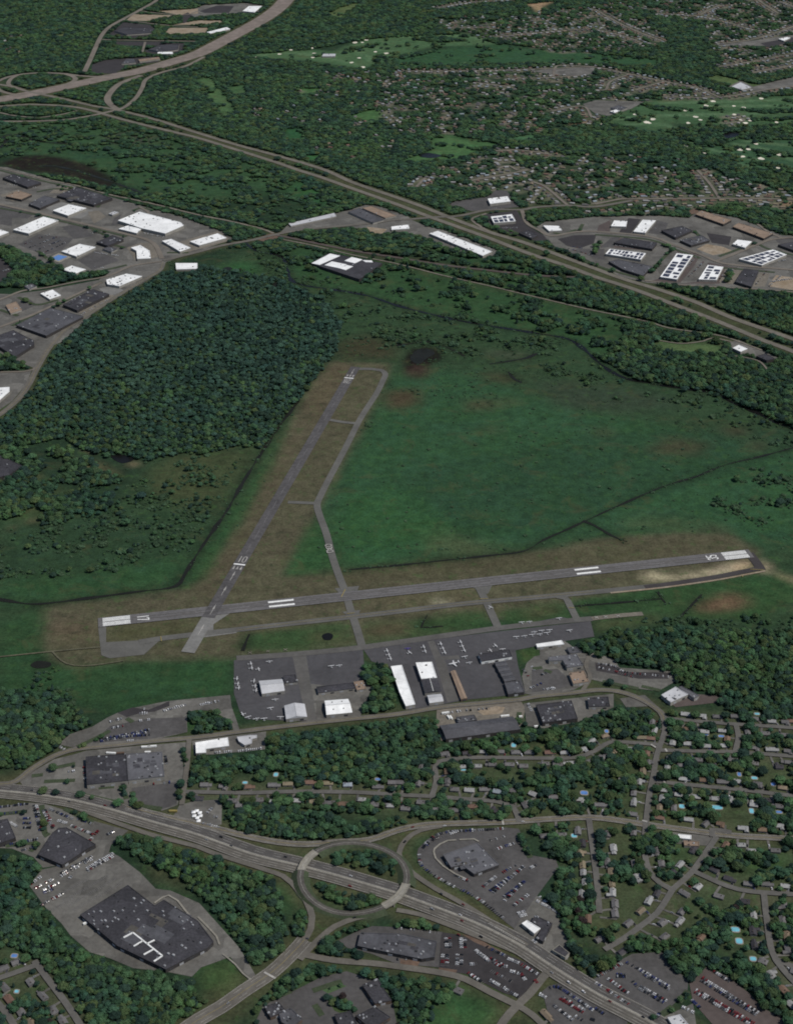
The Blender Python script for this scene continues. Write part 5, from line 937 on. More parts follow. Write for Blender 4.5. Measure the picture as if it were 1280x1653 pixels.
B('warehouse', 'grey-roofed annex with cluttered roof behind the long warehouse', 'warehouse', (736, 1158, 765, 1154, 770, 1162, 740, 1167), 5, 'roof_slate', 'wall_dark', 5)
B('warehouse', 'white and grey slatted roof beside the right-hand woods', 'warehouse', (1067, 1122, 1090, 1109, 1110, 1121, 1082, 1134), 7, 'roof_pale', units=6)
B('warehouse', 'narrow grey wing behind the slatted white roof', 'warehouse', (1094, 1109.5, 1100, 1108, 1128, 1123, 1120, 1128), 6, 'roof_grey', units=1)
# stores along the highway
B('store', 'black-roofed half of the paired store by the highway', 'store', (139, 1222, 204, 1217, 207, 1260, 141, 1267), 8, 'roof_black', 'wall_pale', 10)
B('store', 'grey-roofed half of the paired store by the highway', 'store', (204.8, 1217.5, 262, 1214, 266, 1253, 207.8, 1259.5), 8, 'roof_grey', 'wall_pale', 14)
B('warehouse', 'stepped white-roofed building along the access road', 'warehouse', (316, 1199, 368, 1191, 370, 1204, 333, 1209, 333, 1215, 317, 1216), 6, 'roof_white', units=1)
B('shop', 'small angled white roof right of the stepped white building', 'shop', (383, 1190, 405, 1187, 415, 1187, 415, 1191, 407, 1193, 407, 1200, 395, 1203, 386, 1197), 5, 'roof_pale', units=1)
B('store', 'black-roofed store in the packed lot at the left', 'store', (62, 1380, 85, 1345, 95, 1337, 108, 1336, 155, 1363, 142, 1370, 101, 1396), 7, 'roof_black', 'wall_dark', 6)
B('store', 'dark roof cut by the left edge below the highway', 'store', (-30, 1330, -8, 1326, 13, 1322, 26, 1352, 0, 1362, -30, 1366), 7, 'roof_black', 'wall_dark', 4)
big = B('store', 'huge black-roofed store with a white duct line on its roof', 'store', (130, 1477, 207, 1429, 250, 1462, 265, 1453, 320, 1487, 345, 1520, 335, 1530, 268, 1565, 190, 1527), 6.5, 'roof_black', 'wall_dark', 40)
for seg in (T(0, 1375, 860, 520, 1050, 670), T(0, 1375, 860, 520, 800, 552), T(0, 1375, 925, 572, 865, 608), T(0, 1375, 950, 592, 1000, 568), T(0, 1375, 992, 628, 930, 662), T(0, 1375, 1050, 670, 995, 706)):
    a, b = [np.array(q[:2]) for q in W(seg, 7.5)]; dd_ = b - a
    mb = MB(); mb.obox((a + b) / 2, math.atan2(dd_[1], dd_[0]), np.linalg.norm(dd_), 2.0, 6.4, 7.5); o_ = link('roof_duct', mb.me('roof_duct', 'paint'), big); o_.location = (-big.location.x, -big.location.y, 0)
B('showroom', 'grey-roofed car showroom in the middle of the curved dealership lot', 'showroom', (715, 1380, 770, 1361, 805, 1396, 765, 1411, 745, 1396, 728, 1400), 6, 'roof_grey', 'wall_dark', 10)
B('garage', 'small bright white roof at the bottom of the dealership', 'garage', (842, 1491, 850, 1486, 872, 1499, 862, 1507), 6, 'roof_white')
B('garage', 'black-roofed garage behind the small bright white roof', 'garage', (864, 1478, 891, 1491, 876, 1520, 866, 1514, 874, 1499, 857, 1488), 5.5, 'roof_black', 'wall_dark', 4)
B('shop', 'small dark square roof with pale rim beside the highway', 'shop', (891, 1534, 902, 1525, 919, 1539, 912, 1546), 5, 'roof_black', 'wall_pale', 0, rim='concrete')
B('showroom', 'long grey-roofed showroom beside the black sales lot', 'showroom', (582, 1506, 650, 1508, 705, 1520, 701, 1545, 680, 1548, 600, 1532, 577, 1527), 6, 'roof_slate', 'wall_dark', 12)
for lab, p in (('dark-roofed apartment block right of the bottom lot', (585, 1590, 610, 1580, 622, 1600, 632, 1615, 605, 1620)), ('dark-roofed apartment block left of the bottom lot', (427, 1625, 450, 1618, 462, 1632, 437, 1642)), ('grey-roofed apartment block beside the road at the bottom edge', (450, 1634, 470, 1628, 488, 1645, 470, 1660, 455, 1650)), ('dark-roofed apartment block at the bottom edge, left of a pair', (540, 1638, 566, 1632, 580, 1660, 552, 1668)), ('dark-roofed apartment block at the bottom edge, right of a pair', (574, 1640, 605, 1625, 630, 1642, 600, 1662))):
    B('apartment_block', lab, 'apartments', p, 6, 'roof_slate' if 'grey' in lab else 'roof_black', 'wall_brown', 5)
B('shop', 'small pale roof at the bottom edge between two car lots', 'shop', (1077, 1643, 1097, 1638, 1112, 1656, 1090, 1664), 5, 'roof_pale', units=2)
B('shop', 'white-roofed shop on the frontage road among the houses', 'shop', (1094, 1347, 1115, 1349, 1115, 1355, 1095, 1353), 4.5, 'roof_white', units=0)
B('shop', 'grey-brown low building behind the white-roofed roadside shop', 'shop', (1103, 1357, 1128, 1359, 1128, 1366, 1104, 1365), 4, 'roof_tan', units=2)
# white party tents in the yard by the highway
for k, (px_, py_) in enumerate(((313, 1311), (318, 1309), (323, 1312), (314, 1317), (319, 1320), (324, 1317), (321, 1325))):
    c = G(px_, py_, 2); e = empty('canopy_tent', (c[0], c[1], 0)); tag(e, nth(k) + ' white peaked tent counted from the top left of the yard', 'tent', 'white tents in the yard by the highway')
    mb = MB(); mb.add([(-3, -3, 2.4), (3, -3, 2.4), (3, 3, 2.4), (-3, 3, 2.4), (0, 0, 4.4)], [(0, 1, 4), (1, 2, 4), (2, 3, 4), (3, 0, 4)]); link('tent_roof', mb.me('tent_roof', 'roof_white'), e)
    for sx in (-1, 1):
        for sy in (-1, 1): mb = MB(); mb.box(sx * 2.8 - .1, sx * 2.8 + .1, sy * 2.8 - .1, sy * 2.8 + .1, 0, 2.5); link('pole', mb.me('pole', 'metal'), e)
    setm(block, [(c[0] - 6, c[1] - 6), (c[0] + 6, c[1] - 6), (c[0] + 6, c[1] + 6), (c[0] - 6, c[1] + 6)], True)
# trailers and containers in the yards
TRAIL = []
for k, (px_, py_, a, l, m) in enumerate(((236, 1206, .05, 14, 'paint'), (246, 1205, .1, 14, 'paint'), (180, 1216, -.1, 15, 'paint'), (280, 1309.5, 0, 12, 'paint_yellow'), (239, 1214.5, .05, 9, 'paint'), (719, 1151, .2, 12, 'paint'), (724, 1158, -1.2, 9, 'paint'), (728, 1158.5, -1.2, 9, 'paint'), (815, 1156, .15, 14, 'paint'), (840, 1157, .1, 5, 'paint'), (865, 1173, .2, 6, 'paint'), (195, 1216, .1, 12, 'dirt'), (140, 1490, .6, 9, 'paint'))):
    c = G(px_, py_, 2); e = empty('freight_trailer', (c[0], c[1], 0), a); cl = {'paint': 'white', 'paint_yellow': 'yellow', 'dirt': 'rusty red'}[m]
    where = 'behind the paired store' if px_ < 290 and py_ < 1300 else 'in the lot by the store tents' if py_ > 1300 and px_ > 200 else 'behind the huge black store' if py_ > 1400 else 'in the yard of the long grey warehouse'
    tag(e, f'{cl} box trailer parked {where}', 'trailer', 'parked box trailers'); TRAIL.append((px_, e))
    mb = MB(); mb.box(-l / 2, l / 2, -1.3, 1.3, 1.1, 3.8); link('box', mb.me('box', m), e); mb = MB(); mb.box(-l / 2 + .3, l / 2 - .3, -.5, .5, .6, 1.1); link('chassis', mb.me('chassis', 'metal_dark'), e)
    for sy in (-1.0, 1.0): mb = MB(); mb.box(-l / 2 + .6, -l / 2 + 2.6, sy - .15, sy + .15, 0, .95); link('wheel', mb.me('wheel', 'tyre'), e)
from collections import Counter
_c = Counter(e['label'] for _, e in TRAIL); _k = Counter()
for _, e in sorted(TRAIL, key=lambda q: q[0]):
    l_ = e['label']
    if _c[l_] > 1: e['label'] = l_ + ', ' + nth(_k[l_]) + ' from the left'; _k[l_] += 1
# ================================================================== AIRCRAFT
def tube(st, n=8):                                 # stations (x, z, ry, rz) -> closed tapered body along x
    V, Fc = [], []
    for x, z, ry, rz in st: V += [(x, ry * math.cos(t), z + rz * math.sin(t)) for t in [2 * math.pi * k / n for k in range(n)]]
    for s in range(len(st) - 1): Fc += [(s * n + k, s * n + (k + 1) % n, (s + 1) * n + (k + 1) % n, (s + 1) * n + k) for k in range(n)]
    Fc += [tuple(range(n))[::-1], tuple((len(st) - 1) * n + k for k in range(n))]
    return V, Fc
def slab(P, z0, z1):
    mb = MB(); mb.prism(P, z0, z1); mb.add([(p[0], p[1], z0) for p in P], [tuple(range(len(P)))[::-1] if area(P) > 0 else tuple(range(len(P)))]); return mb
def wingP(root, tip, span, x, sweep): return [(x, 0), (x - sweep, span), (x - sweep - tip, span), (x - root, 0), (x - sweep - tip, -span), (x - sweep, -span)]
def plane_parts(kind, m):
    out = []; mb = MB()
    if kind == 'jet':
        mb.add(*tube([(9, 2.0, .15, .15), (7.5, 2.1, .9, .9), (4, 2.2, 1.2, 1.25), (-4, 2.2, 1.2, 1.2), (-8, 2.6, .5, .5), (-9, 2.8, .1, .1)], 10)); out.append(('fuselage', mb))
        out.append(('wing', slab(wingP(4.4, 1.6, 9.0, 2.2, 3.6), 1.5, 1.85))); out.append(('tailplane', slab(wingP(2.4, 1.2, 3.4, -6.8, 1.8), 4.4, 4.6)))
        for s in (-1, 1):
            mb = MB(); mb.add(*tube([(-3.4, 2.7, .55, .55), (-4.2, 2.7, .65, .65), (-6.8, 2.7, .5, .5)])); mb.V = [(x, y + s * 1.9, z) for x, y, z in mb.V]; out.append(('engine', mb))
        fin = [(-5.6, 2.6), (-7.6, 4.6), (-9.2, 4.6), (-8.2, 2.6)]
    else:
        hi = kind == 'high'
        mb.add(*tube([(2.9, 1.25, .2, .25), (2.5, 1.25, .45, .5), (1.2, 1.45, .58, .65), (-.6, 1.5, .58, .7), (-2.2, 1.3, .32, .4), (-4.7, 1.4, .1, .18)])); out.append(('fuselage', mb))
        zw = 2.05 if hi else .95
        out.append(('wing', slab(wingP(1.65, 1.15, 5.5, 1.35, .12), zw, zw + .2))); out.append(('tailplane', slab(wingP(1.05, .7, 1.75, -3.6, .25), 1.45, 1.57)))
        mb = MB(); mb.box(2.92, 3.0, -.95, .95, 1.18, 1.34); out.append(('propeller', mb))
        for s in (-1, 1): mb = MB(); mb.box(-.1, .35, s * 1.1 - .1, s * 1.1 + .1, 0, 1.1); out.append(('wheel', mb))
        fin = [(-3.5, 1.5), (-4.4, 2.8), (-5.0, 2.8), (-4.7, 1.4)]
    mb = MB(); n = len(fin); V = [(x, -.07, z) for x, z in fin] + [(x, .07, z) for x, z in fin]
    mb.add(V, [tuple(range(n)), tuple(range(2 * n - 1, n - 1, -1))] + [(k, n + k, n + (k + 1) % n, (k + 1) % n) for k in range(n)]); out.append(('tail_fin', mb))
    return [(nm, b.me(nm, 'metal_dark' if nm in ('propeller', 'wheel', 'engine') else m)) for nm, b in out]
PP = {k: plane_parts(*k) for k in (('high', 'plane_white'), ('low', 'plane_white'), ('jet', 'plane_white'), ('low', 'plane_purple'))}
d17 = math.atan2(RW17[1][1] - RW17[0][1], RW17[1][0] - RW17[0][0])
PL = [(407, 1053, 1.6, 0, 'high'), (435, 1068, 1.7, 1, 'low'), (405, 1072, .2, 1, 'high'), (406.5, 1079, .1, 1, 'high'), (417.5, 1080.5, .2, 1, 'low'), (382.5, 1096, 0, 1, 'high'), (384, 1104, 0, 1, 'low'), (385.5, 1111, 0, 1, 'high'), (410, 1100, 0, 1, 'high'), (412, 1107.5, 0, 1, 'low'), (413.5, 1115, 0, 1, 'high'), (444.5, 1129.5, 1.75, 1, 'low'), (437, 1144, 1.8, 1, 'high'), (392.5, 1153.5, -2.7, 1, 'high'), (401, 1158.5, 2.1, 1, 'high'), (414, 1160.5, 1.95, 1, 'low'), (426.5, 1161, 1.75, 1, 'high'), (453, 1158.5, 1.6, 1, 'high'),
      (535, 1076, 1.75, 1, 'high'), (547.5, 1074.5, 1.75, 1, 'low'), (624.5, 1051, .15, 1, 'high'), (627.5, 1057.5, .15, 1, 'low'), (630, 1064, .15, 1, 'high'), (658, 1047, 1.7, 1, 'low'), (661, 1054, .6, 1, 'high'), (683.5, 1045, .2, 1, 'high'), (686, 1051.5, .2, 1, 'low'), (711, 1040, .2, 1, 'high'), (714.5, 1047, .2, 1, 'low'), (717.5, 1054, .2, 1, 'high'), (743, 1037, .2, 1, 'high'), (746, 1043.5, .2, 1, 'low'), (749, 1050.5, .2, 1, 'high'), (750, 1061, 1.9, 1, 'high'), (757, 1070, 1.9, 1, 'low'), (732, 1072, math.pi + .25, 1, 'jet'), (799.5, 1043, .5, 1, 'high'), (791.5, 981, .8, 1, 'high'), (791, 1050, .4, 1, 'low'), (811, 1049, 1.7, 1, 'high'),
      (842, 1005.5, 1.75, 1, 'high'), (854, 1004, 1.75, 1, 'low'), (902, 999, 1.75, 1, 'high'), (833, 1029, 1.75, 1, 'high'), (846, 1027, 1.75, 1, 'low'), (858.5, 1025.5, 1.75, 1, 'high'), (870.5, 1024, 1.75, 1, 'low'), (882.5, 1022.5, 1.75, 1, 'high'), (862, 1020.5, 1.75, 1, 'low'), (874, 1019, 1.75, 1, 'high'), (886.5, 1018, 1.75, 1, 'high'), (919, 1018.5, 1.75, 1, 'high')]
def zone_pl(x, y):
    if x < 420: return 'along the left apron edge'
    if x < 500: return 'beside the pale left hangars'
    if x < 560: return 'on the square tie-down apron'
    if x < 675: return 'above the very long white hangar'
    if x < 735: return 'above the broad white hangar'
    if x < 770: return 'above the tan-roofed hangar'
    if x < 815: return 'near the white-edged black hangar' if y > 1000 else 'on the taxiway above the apron'
    return 'in the lower row, right apron end' if y > 1012 else 'beside the taxiway, right apron end'
items = []
for px_, py_, a, on, kind in PL:
    if not on: continue
    c = G(px_, py_, 1.5); m = 'plane_purple' if (px_, py_) == (658, 1047) else 'plane_white'
    e = empty('jet_plane' if kind == 'jet' else 'light_plane', (c[0], c[1], .9), a + rng.uniform(-.06, .06)); e.scale = (1.02,) * 3
    for nm, me in PP[(kind, m)]: link(nm, me, e)
    z_ = zone_pl(px_, py_); items.append((z_, px_, e, kind, m))
_n = Counter(i[0] for i in items); _k = Counter()
for z_, px_, e, kind, m in sorted(items, key=lambda t: t[1]):
    nm = 'white twin-engined jet' if kind == 'jet' else ('purple' if 'purple' in m else 'white') + (' high-wing' if kind == 'high' else ' low-wing') + ' light plane'
    tag(e, f'{nm} {z_}' if _n[z_] == 1 else f'{nm}, {nth(_k[z_])} from left {z_}', 'plane', 'aircraft parked on the apron'); _k[z_] += 1

# ================================================================== HOUSES, POOLS, DRIVEWAYS
HOUSES = []
def hs(x0, y0, zone, *rows):
    k = 0
    for r in rows: HOUSES.append((x0 + r[0] / 4, y0 + r[1] / 4, r[2] if len(r) > 2 else 'grey', zone))
g, w_, b_, t_, dk, bl = 'grey', 'white', 'brown', 'tan', 'dark', 'bluegrey'
ZA, ZB, ZC, ZD, ZE, ZF_, ZG, ZH, ZI, ZJ = ('on the wood side of the long straight street', 'on the highway side of the long straight street', 'along the curved street below the long warehouse', 'along the lower street above the frontage road', 'nearest the right-hand woods', 'in the upper right suburb blocks', 'in the blocks with most pools', 'along the short streets below the frontage road', 'along the winding lower right streets', 'in the lower left corner')
hs(320, 1100, ZA, (40, 660), (160, 670), (315, 680, b_), (480, 662), (580, 655, t_), (715, 645, b_), (820, 650, t_), (965, 660, bl), (1150, 672), (1250, 645))
hs(320, 1100, ZB, (275, 795), (220, 765), (490, 770, w_), (640, 762, w_), (745, 770, t_), (850, 778), (940, 785, b_), (1140, 790), (1240, 795, w_))
hs(640, 1100, ZC, (310, 460), (450, 458, dk), (555, 455, w_), (670, 458), (770, 450), (855, 450), (980, 455, b_), (1080, 453, w_), (1200, 432, w_), (1255, 380, w_), (420, 545, w_), (522, 540, w_), (620, 530), (730, 530), (820, 540), (960, 525), (1040, 530), (1130, 520, w_), (1240, 510), (165, 545))
hs(640, 1100, ZD, (140, 655), (20, 645), (375, 690), (470, 695, w_), (560, 690), (655, 705, bl), (750, 700), (880, 720, w_), (1010, 740), (1180, 755, w_), (60, 815), (265, 820), (370, 825), (640, 830, dk))
hs(960, 1100, ZE, (585, 205, w_), (690, 215, w_), (790, 220), (600, 300, b_), (708, 318, w_), (820, 312, w_), (1030, 235), (1140, 250, w_), (1225, 265), (1270, 250, b_), (985, 320), (1100, 330), (1225, 340))
hs(960, 1100, ZF_, (370, 260), (385, 310, w_), (300, 362, t_), (360, 368, b_), (65, 345, t_), (600, 395, w_), (715, 410, w_), (820, 415, w_), (1030, 425), (1140, 440, w_), (1250, 445), (60, 480), (140, 440, t_), (335, 460, b_), (350, 520), (310, 575, t_), (565, 535), (665, 500), (755, 530, dk), (890, 500), (1030, 525), (1190, 545, dk))
hs(960, 1100, ZG, (285, 645, w_), (250, 715), (250, 780, w_), (170, 625, w_), (565, 625, w_), (700, 630, b_), (815, 640), (925, 640, w_), (1050, 655), (1210, 680, t_), (540, 725, w_), (655, 738, w_), (780, 750, w_), (895, 765, w_), (1025, 790, w_), (1190, 800), (510, 810), (605, 885, w_), (720, 915), (810, 920, b_), (955, 940, w_), (1080, 950, b_), (1190, 925, w_), (30, 790))
hs(960, 1100, ZH, (80, 980), (250, 970), (120, 1070, w_), (945, 1050, w_), (1015, 1090, w_), (1165, 1085), (400, 1080))
hs(640, 1100, ZH, (1065, 985), (1170, 965), (960, 990), (1200, 1040, dk))
hs(640, 1375, ZH, (1200, 80, t_), (1205, 130, w_), (1215, 195, w_), (1195, 270, w_), (1235, 430, b_))
hs(960, 1375, ZH, (80, 60), (255, 75), (105, 125, t_), (110, 200, t_), (115, 258, w_), (275, 165, w_), (500, 130, dk), (548, 78, w_), (430, 70), (130, 330), (130, 395))
hs(960, 1375, ZI, (400, 265, dk), (345, 315, w_), (295, 375, t_), (215, 455), (820, 35, t_), (770, 110, dk), (665, 220, w_), (800, 280), (860, 165, dk), (990, 200), (1100, 200), (1230, 215, w_), (970, 315, dk), (1220, 345), (1025, 410, w_), (1210, 435), (1020, 505, dk), (1240, 535, t_), (1030, 600, dk), (1250, 625), (1085, 700), (1140, 790, w_), (1220, 885, b_), (560, 380), (550, 440, w_), (450, 540), (690, 540, b_), (30, 555), (1268, 730), (1268, 980, w_))
hs(640, 1375, ZI, (955, 1050, t_), (400, 890))
hs(0, 1375, ZJ, (105, 705), (200, 835), (280, 925), (345, 1015), (60, 945, b_), (135, 1025), (30, 870), (410, 1090), (20, 745))
near_streets = [c for n in ('street', 'frontage_road', 'road', 'ramp') for c, _w in ROADS.get(n, [])]
AP = np.concatenate([c for c in near_streets]); AT = np.concatenate([np.gradient(c, axis=0) for c in near_streets])
def street_dir(x, y):
    k = np.argmin((AP[:, 0] - x) ** 2 + (AP[:, 1] - y) ** 2); return math.atan2(AT[k, 1], AT[k, 0]), AP[k]
def house_meshes(shape, L, D, rc):
    h, r, o = 3.3, 2.1, .45; mw, mr = MB(), MB()
    mw.box(-L / 2, L / 2, -D / 2, D / 2, 0, h)
    if shape == 'hip':
        x, y, q = L / 2 + o, D / 2 + o, D / 2
        mr.add([(-x, -y, h), (x, -y, h), (x, y, h), (-x, y, h), (-x + q, 0, h + r), (x - q, 0, h + r)], [(0, 1, 5, 4), (2, 3, 4, 5), (1, 2, 5), (3, 0, 4)])
    else:
        def gable(m, x0, x1, y0, y1, h, r, ax):
            if ax == 0: V = [(x0, y0, h), (x1, y0, h), (x1, (y0 + y1) / 2, h + r), (x0, (y0 + y1) / 2, h + r), (x1, y1, h), (x0, y1, h)]
            else: V = [(x1, y0, h), (x1, y1, h), ((x0 + x1) / 2, y1, h + r), ((x0 + x1) / 2, y0, h + r), (x0, y1, h), (x0, y0, h)]
            m.add(V, [(0, 1, 2, 3), (3, 2, 4, 5), (1, 4, 2), (0, 3, 5)])
        gable(mr, -L / 2 - o, L / 2 + o, -D / 2 - o, D / 2 + o, h, r, 0)
        if shape == 'wing':
            x0, x1, y0, y1 = L / 2 - 5.5, L / 2 - .2, -D / 2 - 4.5, 0
            mw.box(x0, x1, y0, y1, 0, h - .3); gable(mr, x0 - .3, x1 + .3, y0 - .4, .5, h - .3, r * .75, 1)
        if shape == 'garage':
            x0, x1 = L / 2, L / 2 + 5.5
            mw.box(x0, x1, -D / 2 + 1, D / 2 - 1.5, 0, h - .7); gable(mr, x0 - .1, x1 + .4, -D / 2 + .7, D / 2 - 1.2, h - .7, r * .7, 0)
    mc = MB(); mc.box(-L / 4 - .5, -L / 4 + .5, .4, 1.4, h, h + r + 1.0)
    md = MB(); md.box(-.6, .6, -D / 2 - .12, -D / 2 + .05, 0, 2.2)
    return mw.me('wall', 'siding'), mr.me('roof', 'shingle_' + rc), mc.me('chimney', 'wall_brown'), md.me('door', 'wall_dark')
HM = {}
def house(x, y, rc, rz, shape=None, sc=1.0, parts=True):
    shape = shape or rng.choice(['plain', 'wing', 'garage', 'hip', 'plain', 'garage'])
    L = rng.choice([11.5, 13, 14.5]); D = rng.choice([7.8, 8.8])
    k = (shape, L, D, rc)
    if k not in HM: HM[k] = house_meshes(*k)
    e = empty('house', (x, y, 0), rz); e.scale = (sc,) * 3
    a, b, c, d_ = HM[k]; link('wall', a, e); r = link('roof', b, e)
    if parts: link('chimney', c, r); link('door', d_, e)
    return e
COLW = {'grey': 'grey', 'white': 'pale grey', 'brown': 'brown', 'tan': 'tan', 'dark': 'charcoal', 'bluegrey': 'blue-grey'}
lab = []
def disc(x, y, r, n=8): return [(x + r * math.cos(t), y + r * math.sin(t)) for t in np.linspace(0, 6.283, n + 1)[:-1]]
drive = MB(); DCARS = []
base = [(G(h_[0], h_[1], 4.5), h_[3]) for h_ in HOUSES]; pools_px = []
for C, w in [r for r in ROADS['street'] if r[0][:, 1].min() < 3000]:      # fill the gaps along each street
    Lc = np.concatenate([[0], np.cumsum(np.linalg.norm(np.diff(C, axis=0), axis=1))])
    for s in np.arange(12, Lc[-1] - 8, 11):
        for sd in (-1, 1):
            x = np.interp(s, Lc, C[:, 0]); y = np.interp(s, Lc, C[:, 1]); t = np.array([np.interp(s + 4, Lc, C[:, 0]) - x, np.interp(s + 4, Lc, C[:, 1]) - y]); t /= np.linalg.norm(t) + 1e-6
            q = np.array([x, y]) + np.array([-t[1], t[0]]) * sd * rng.uniform(16, 20); pq = PX(q[0], q[1], 4.5)
            if not (-5 < pq[0] < 1285 and pq[1] < 1658) or at(block, *q) or at(block, q[0] + 6, q[1]) or at(block, q[0] - 6, q[1]) or at(dens, *q) > .8: continue
            if np.min(np.hypot(AP[:, 0] - q[0], AP[:, 1] - q[1])) < 14.5 or min(math.dist(q, b[0][:2]) for b in base) < 21: continue
            zn = min(base, key=lambda b: math.dist(q, b[0][:2]))[1]; base.append(((q[0], q[1], 0), zn)); HOUSES.append((*pq, rng.choice(['grey', 'grey', 'white', 'dark', 'brown', 'tan']), zn))
for px_, py_, rc, zone in HOUSES:
    x, y, _ = G(px_, py_, 4.5); a, sp = street_dir(x, y)
    dv = np.array([x, y]) - sp; dist = np.linalg.norm(dv)
    if dist < 12: x, y = sp + dv / max(dist, 1) * 13
    n_ = np.array([-math.sin(a), math.cos(a)])
    if n_ @ dv < 0: a += math.pi                    # front door faces the street
    e = house(x, y, rc, a + rng.uniform(-.08, .08)); lab.append((zone, px_, e, rc))
    setm(block, disc(x, y, 8.0), True)
    if dist < 45:
        ca, sa = math.cos(a), math.sin(a); q0 = np.array([x, y]) + np.array([ca, sa]) * 7; q1 = sp + np.array([ca, sa]) * 7
        DCARS.append((*(q0 * .6 + q1 * .4), math.atan2(*(q1 - q0)[::-1]), zone)); ribbon(drive, np.array([q0 + (q0 - q1) * .1, q1]), 3.6, .62 + len(drive.V) * .0001); block_line(np.array([q0, (q0 + q1) / 2, q1]), 5)
tag(link('driveways', drive.me('driveways', 'lot')), 'short paved driveways linking the houses to their streets', kind='stuff')
_n = Counter(); _k = Counter(z for z, *_ in lab)
for zone, px_, e, rc in sorted(lab, key=lambda t: t[1]):
    tag(e, f'{COLW[rc]}-roofed house, {nth(_n[zone])} from left {zone}', 'house', 'houses ' + zone); _n[zone] += 1
# far houses along the distant streets
far = []
def faradd(px_, py_):
    x, y, _ = G(px_, py_, 4)
    if at(block, x, y): return
    if any((x - q[0]) ** 2 + (y - q[1]) ** 2 < 400 for q in far[-400:]): return
    far.append((x, y, px_, py_)); setm(block, disc(x, y - 3, 15), True)
for C, w in [r for r in ROADS['street'] if r[0][:, 1].min() > 3300]:
    Lc = np.concatenate([[0], np.cumsum(np.linalg.norm(np.diff(C, axis=0), axis=1))])
    for s in np.arange(14, Lc[-1], 30):
        for sd in (-1, 1):
            x = np.interp(s, Lc, C[:, 0]); y = np.interp(s, Lc, C[:, 1]); t = np.array([np.interp(s + 5, Lc, C[:, 0]) - x, np.interp(s + 5, Lc, C[:, 1]) - y]); t /= np.linalg.norm(t) + 1e-6
            q = np.array([x, y]) + np.array([-t[1], t[0]]) * sd * rng.uniform(19, 26); faradd(*PX(q[0], q[1], 4))
SUBF = [(F(640, 112, 900, 112, 1000, 112, 1085, 135, 1160, 158, 1000, 163, 940, 168, 985, 186, 940, 205, 850, 215, 800, 210, 720, 215, 640, 215, 600, 170, 620, 130), 420), (F(660, 300, 700, 270, 830, 240, 960, 250, 1090, 250, 1200, 290, 1290, 310, 1290, 340, 1180, 330, 1100, 335, 1000, 345, 930, 340, 860, 330, 760, 300), 330), (F(690, 30, 960, 10, 1010, 0, 1080, 68, 1000, 82, 900, 85, 830, 68, 720, 50), 380), (F(1010, -5, 1290, -5, 1290, 115, 1170, 105, 1150, 80, 1130, 35, 1040, 20), 330), (F(400, 150, 640, 120, 640, 250, 560, 255, 420, 220), 45), (F(0, 55, 40, 55, 40, 85, 0, 85), 8), (F(520, 115, 660, 112, 640, 135, 530, 130), 40)]
def inpx(P, x, y):
    c = False
    for k in range(len(P)):
        (xa, ya), (xb, yb) = P[k - 1], P[k]
        if (ya > y) != (yb > y) and x < (xb - xa) * (y - ya) / (yb - ya) + xa: c = not c
    return c
for P, n in SUBF:
    xs, ys = [p[0] for p in P], [p[1] for p in P]
    for _ in range(n):
        for _t in range(30):
            px_, py_ = rng.uniform(min(xs), max(xs)), rng.uniform(min(ys), max(ys))
            if inpx(P, px_, py_): faradd(px_, py_); break
far.sort(key=lambda q: q[1])
NI = max(0, 300 - len(HOUSES)); FZ = [('below the far golf course', lambda x, y: x > 960 and y > 200), ('on the wooded slope behind the divided highway', lambda x, y: y > 200), ('in the far upper suburbs', lambda x, y: True)]
fl = []; sm = MB(); smi = ['siding'] + ['shingle_' + k for k in HR]
for k, (x, y, px_, py_) in enumerate(far):
    a = street_dir(x, y)[0] + rng.uniform(-.3, .3) if k < NI else rng.uniform(0, 3.1); rc = rng.choice(['grey', 'grey', 'white', 'tan', 'bluegrey', 'brown', 'white'])
    paint(disc(x + rng.uniform(-8, 8), y - 8, rng.uniform(12, 23)), lin(*rng.choice([(116, 111, 101), (104, 102, 90), (84, 90, 70), (124, 117, 108)])), 1, .85)
    if k < NI:
        e = house(x, y, rc, a, sc=1.05, parts=False); z_ = next(z for z, f in FZ if f(px_, py_)); fl.append((z_, px_, e, rc))
    else:
        L, D, h, r = rng.uniform(11, 17), rng.uniform(8, 11), 3.5, 2.2; ca, sa = math.cos(a), math.sin(a); tr = lambda X, Y: (x + X * ca - Y * sa, y + X * sa + Y * ca)
        sm.obox((x, y), a, L, D, 0, h, 0); ii = smi.index('shingle_' + rc)
        V = [(*tr(-L / 2 - .4, -D / 2 - .4), h), (*tr(L / 2 + .4, -D / 2 - .4), h), (*tr(L / 2 + .4, 0), h + r), (*tr(-L / 2 - .4, 0), h + r), (*tr(L / 2 + .4, D / 2 + .4), h), (*tr(-L / 2 - .4, D / 2 + .4), h)]
        sm.add(V, [(0, 1, 2, 3), (3, 2, 4, 5), (1, 4, 2), (0, 3, 5)], ii)
tag(link('distant_houses', sm.me('distant_houses', smi)), 'countless small roofs of the far upper suburbs', 'houses', kind='stuff')
_n = Counter()
for z_, px_, e, rc in sorted(fl, key=lambda t: t[1]):
    tag(e, f'tiny {COLW[rc]}-roofed house, {nth(_n[z_])} from left {z_}', 'house', 'houses ' + z_); _n[z_] += 1
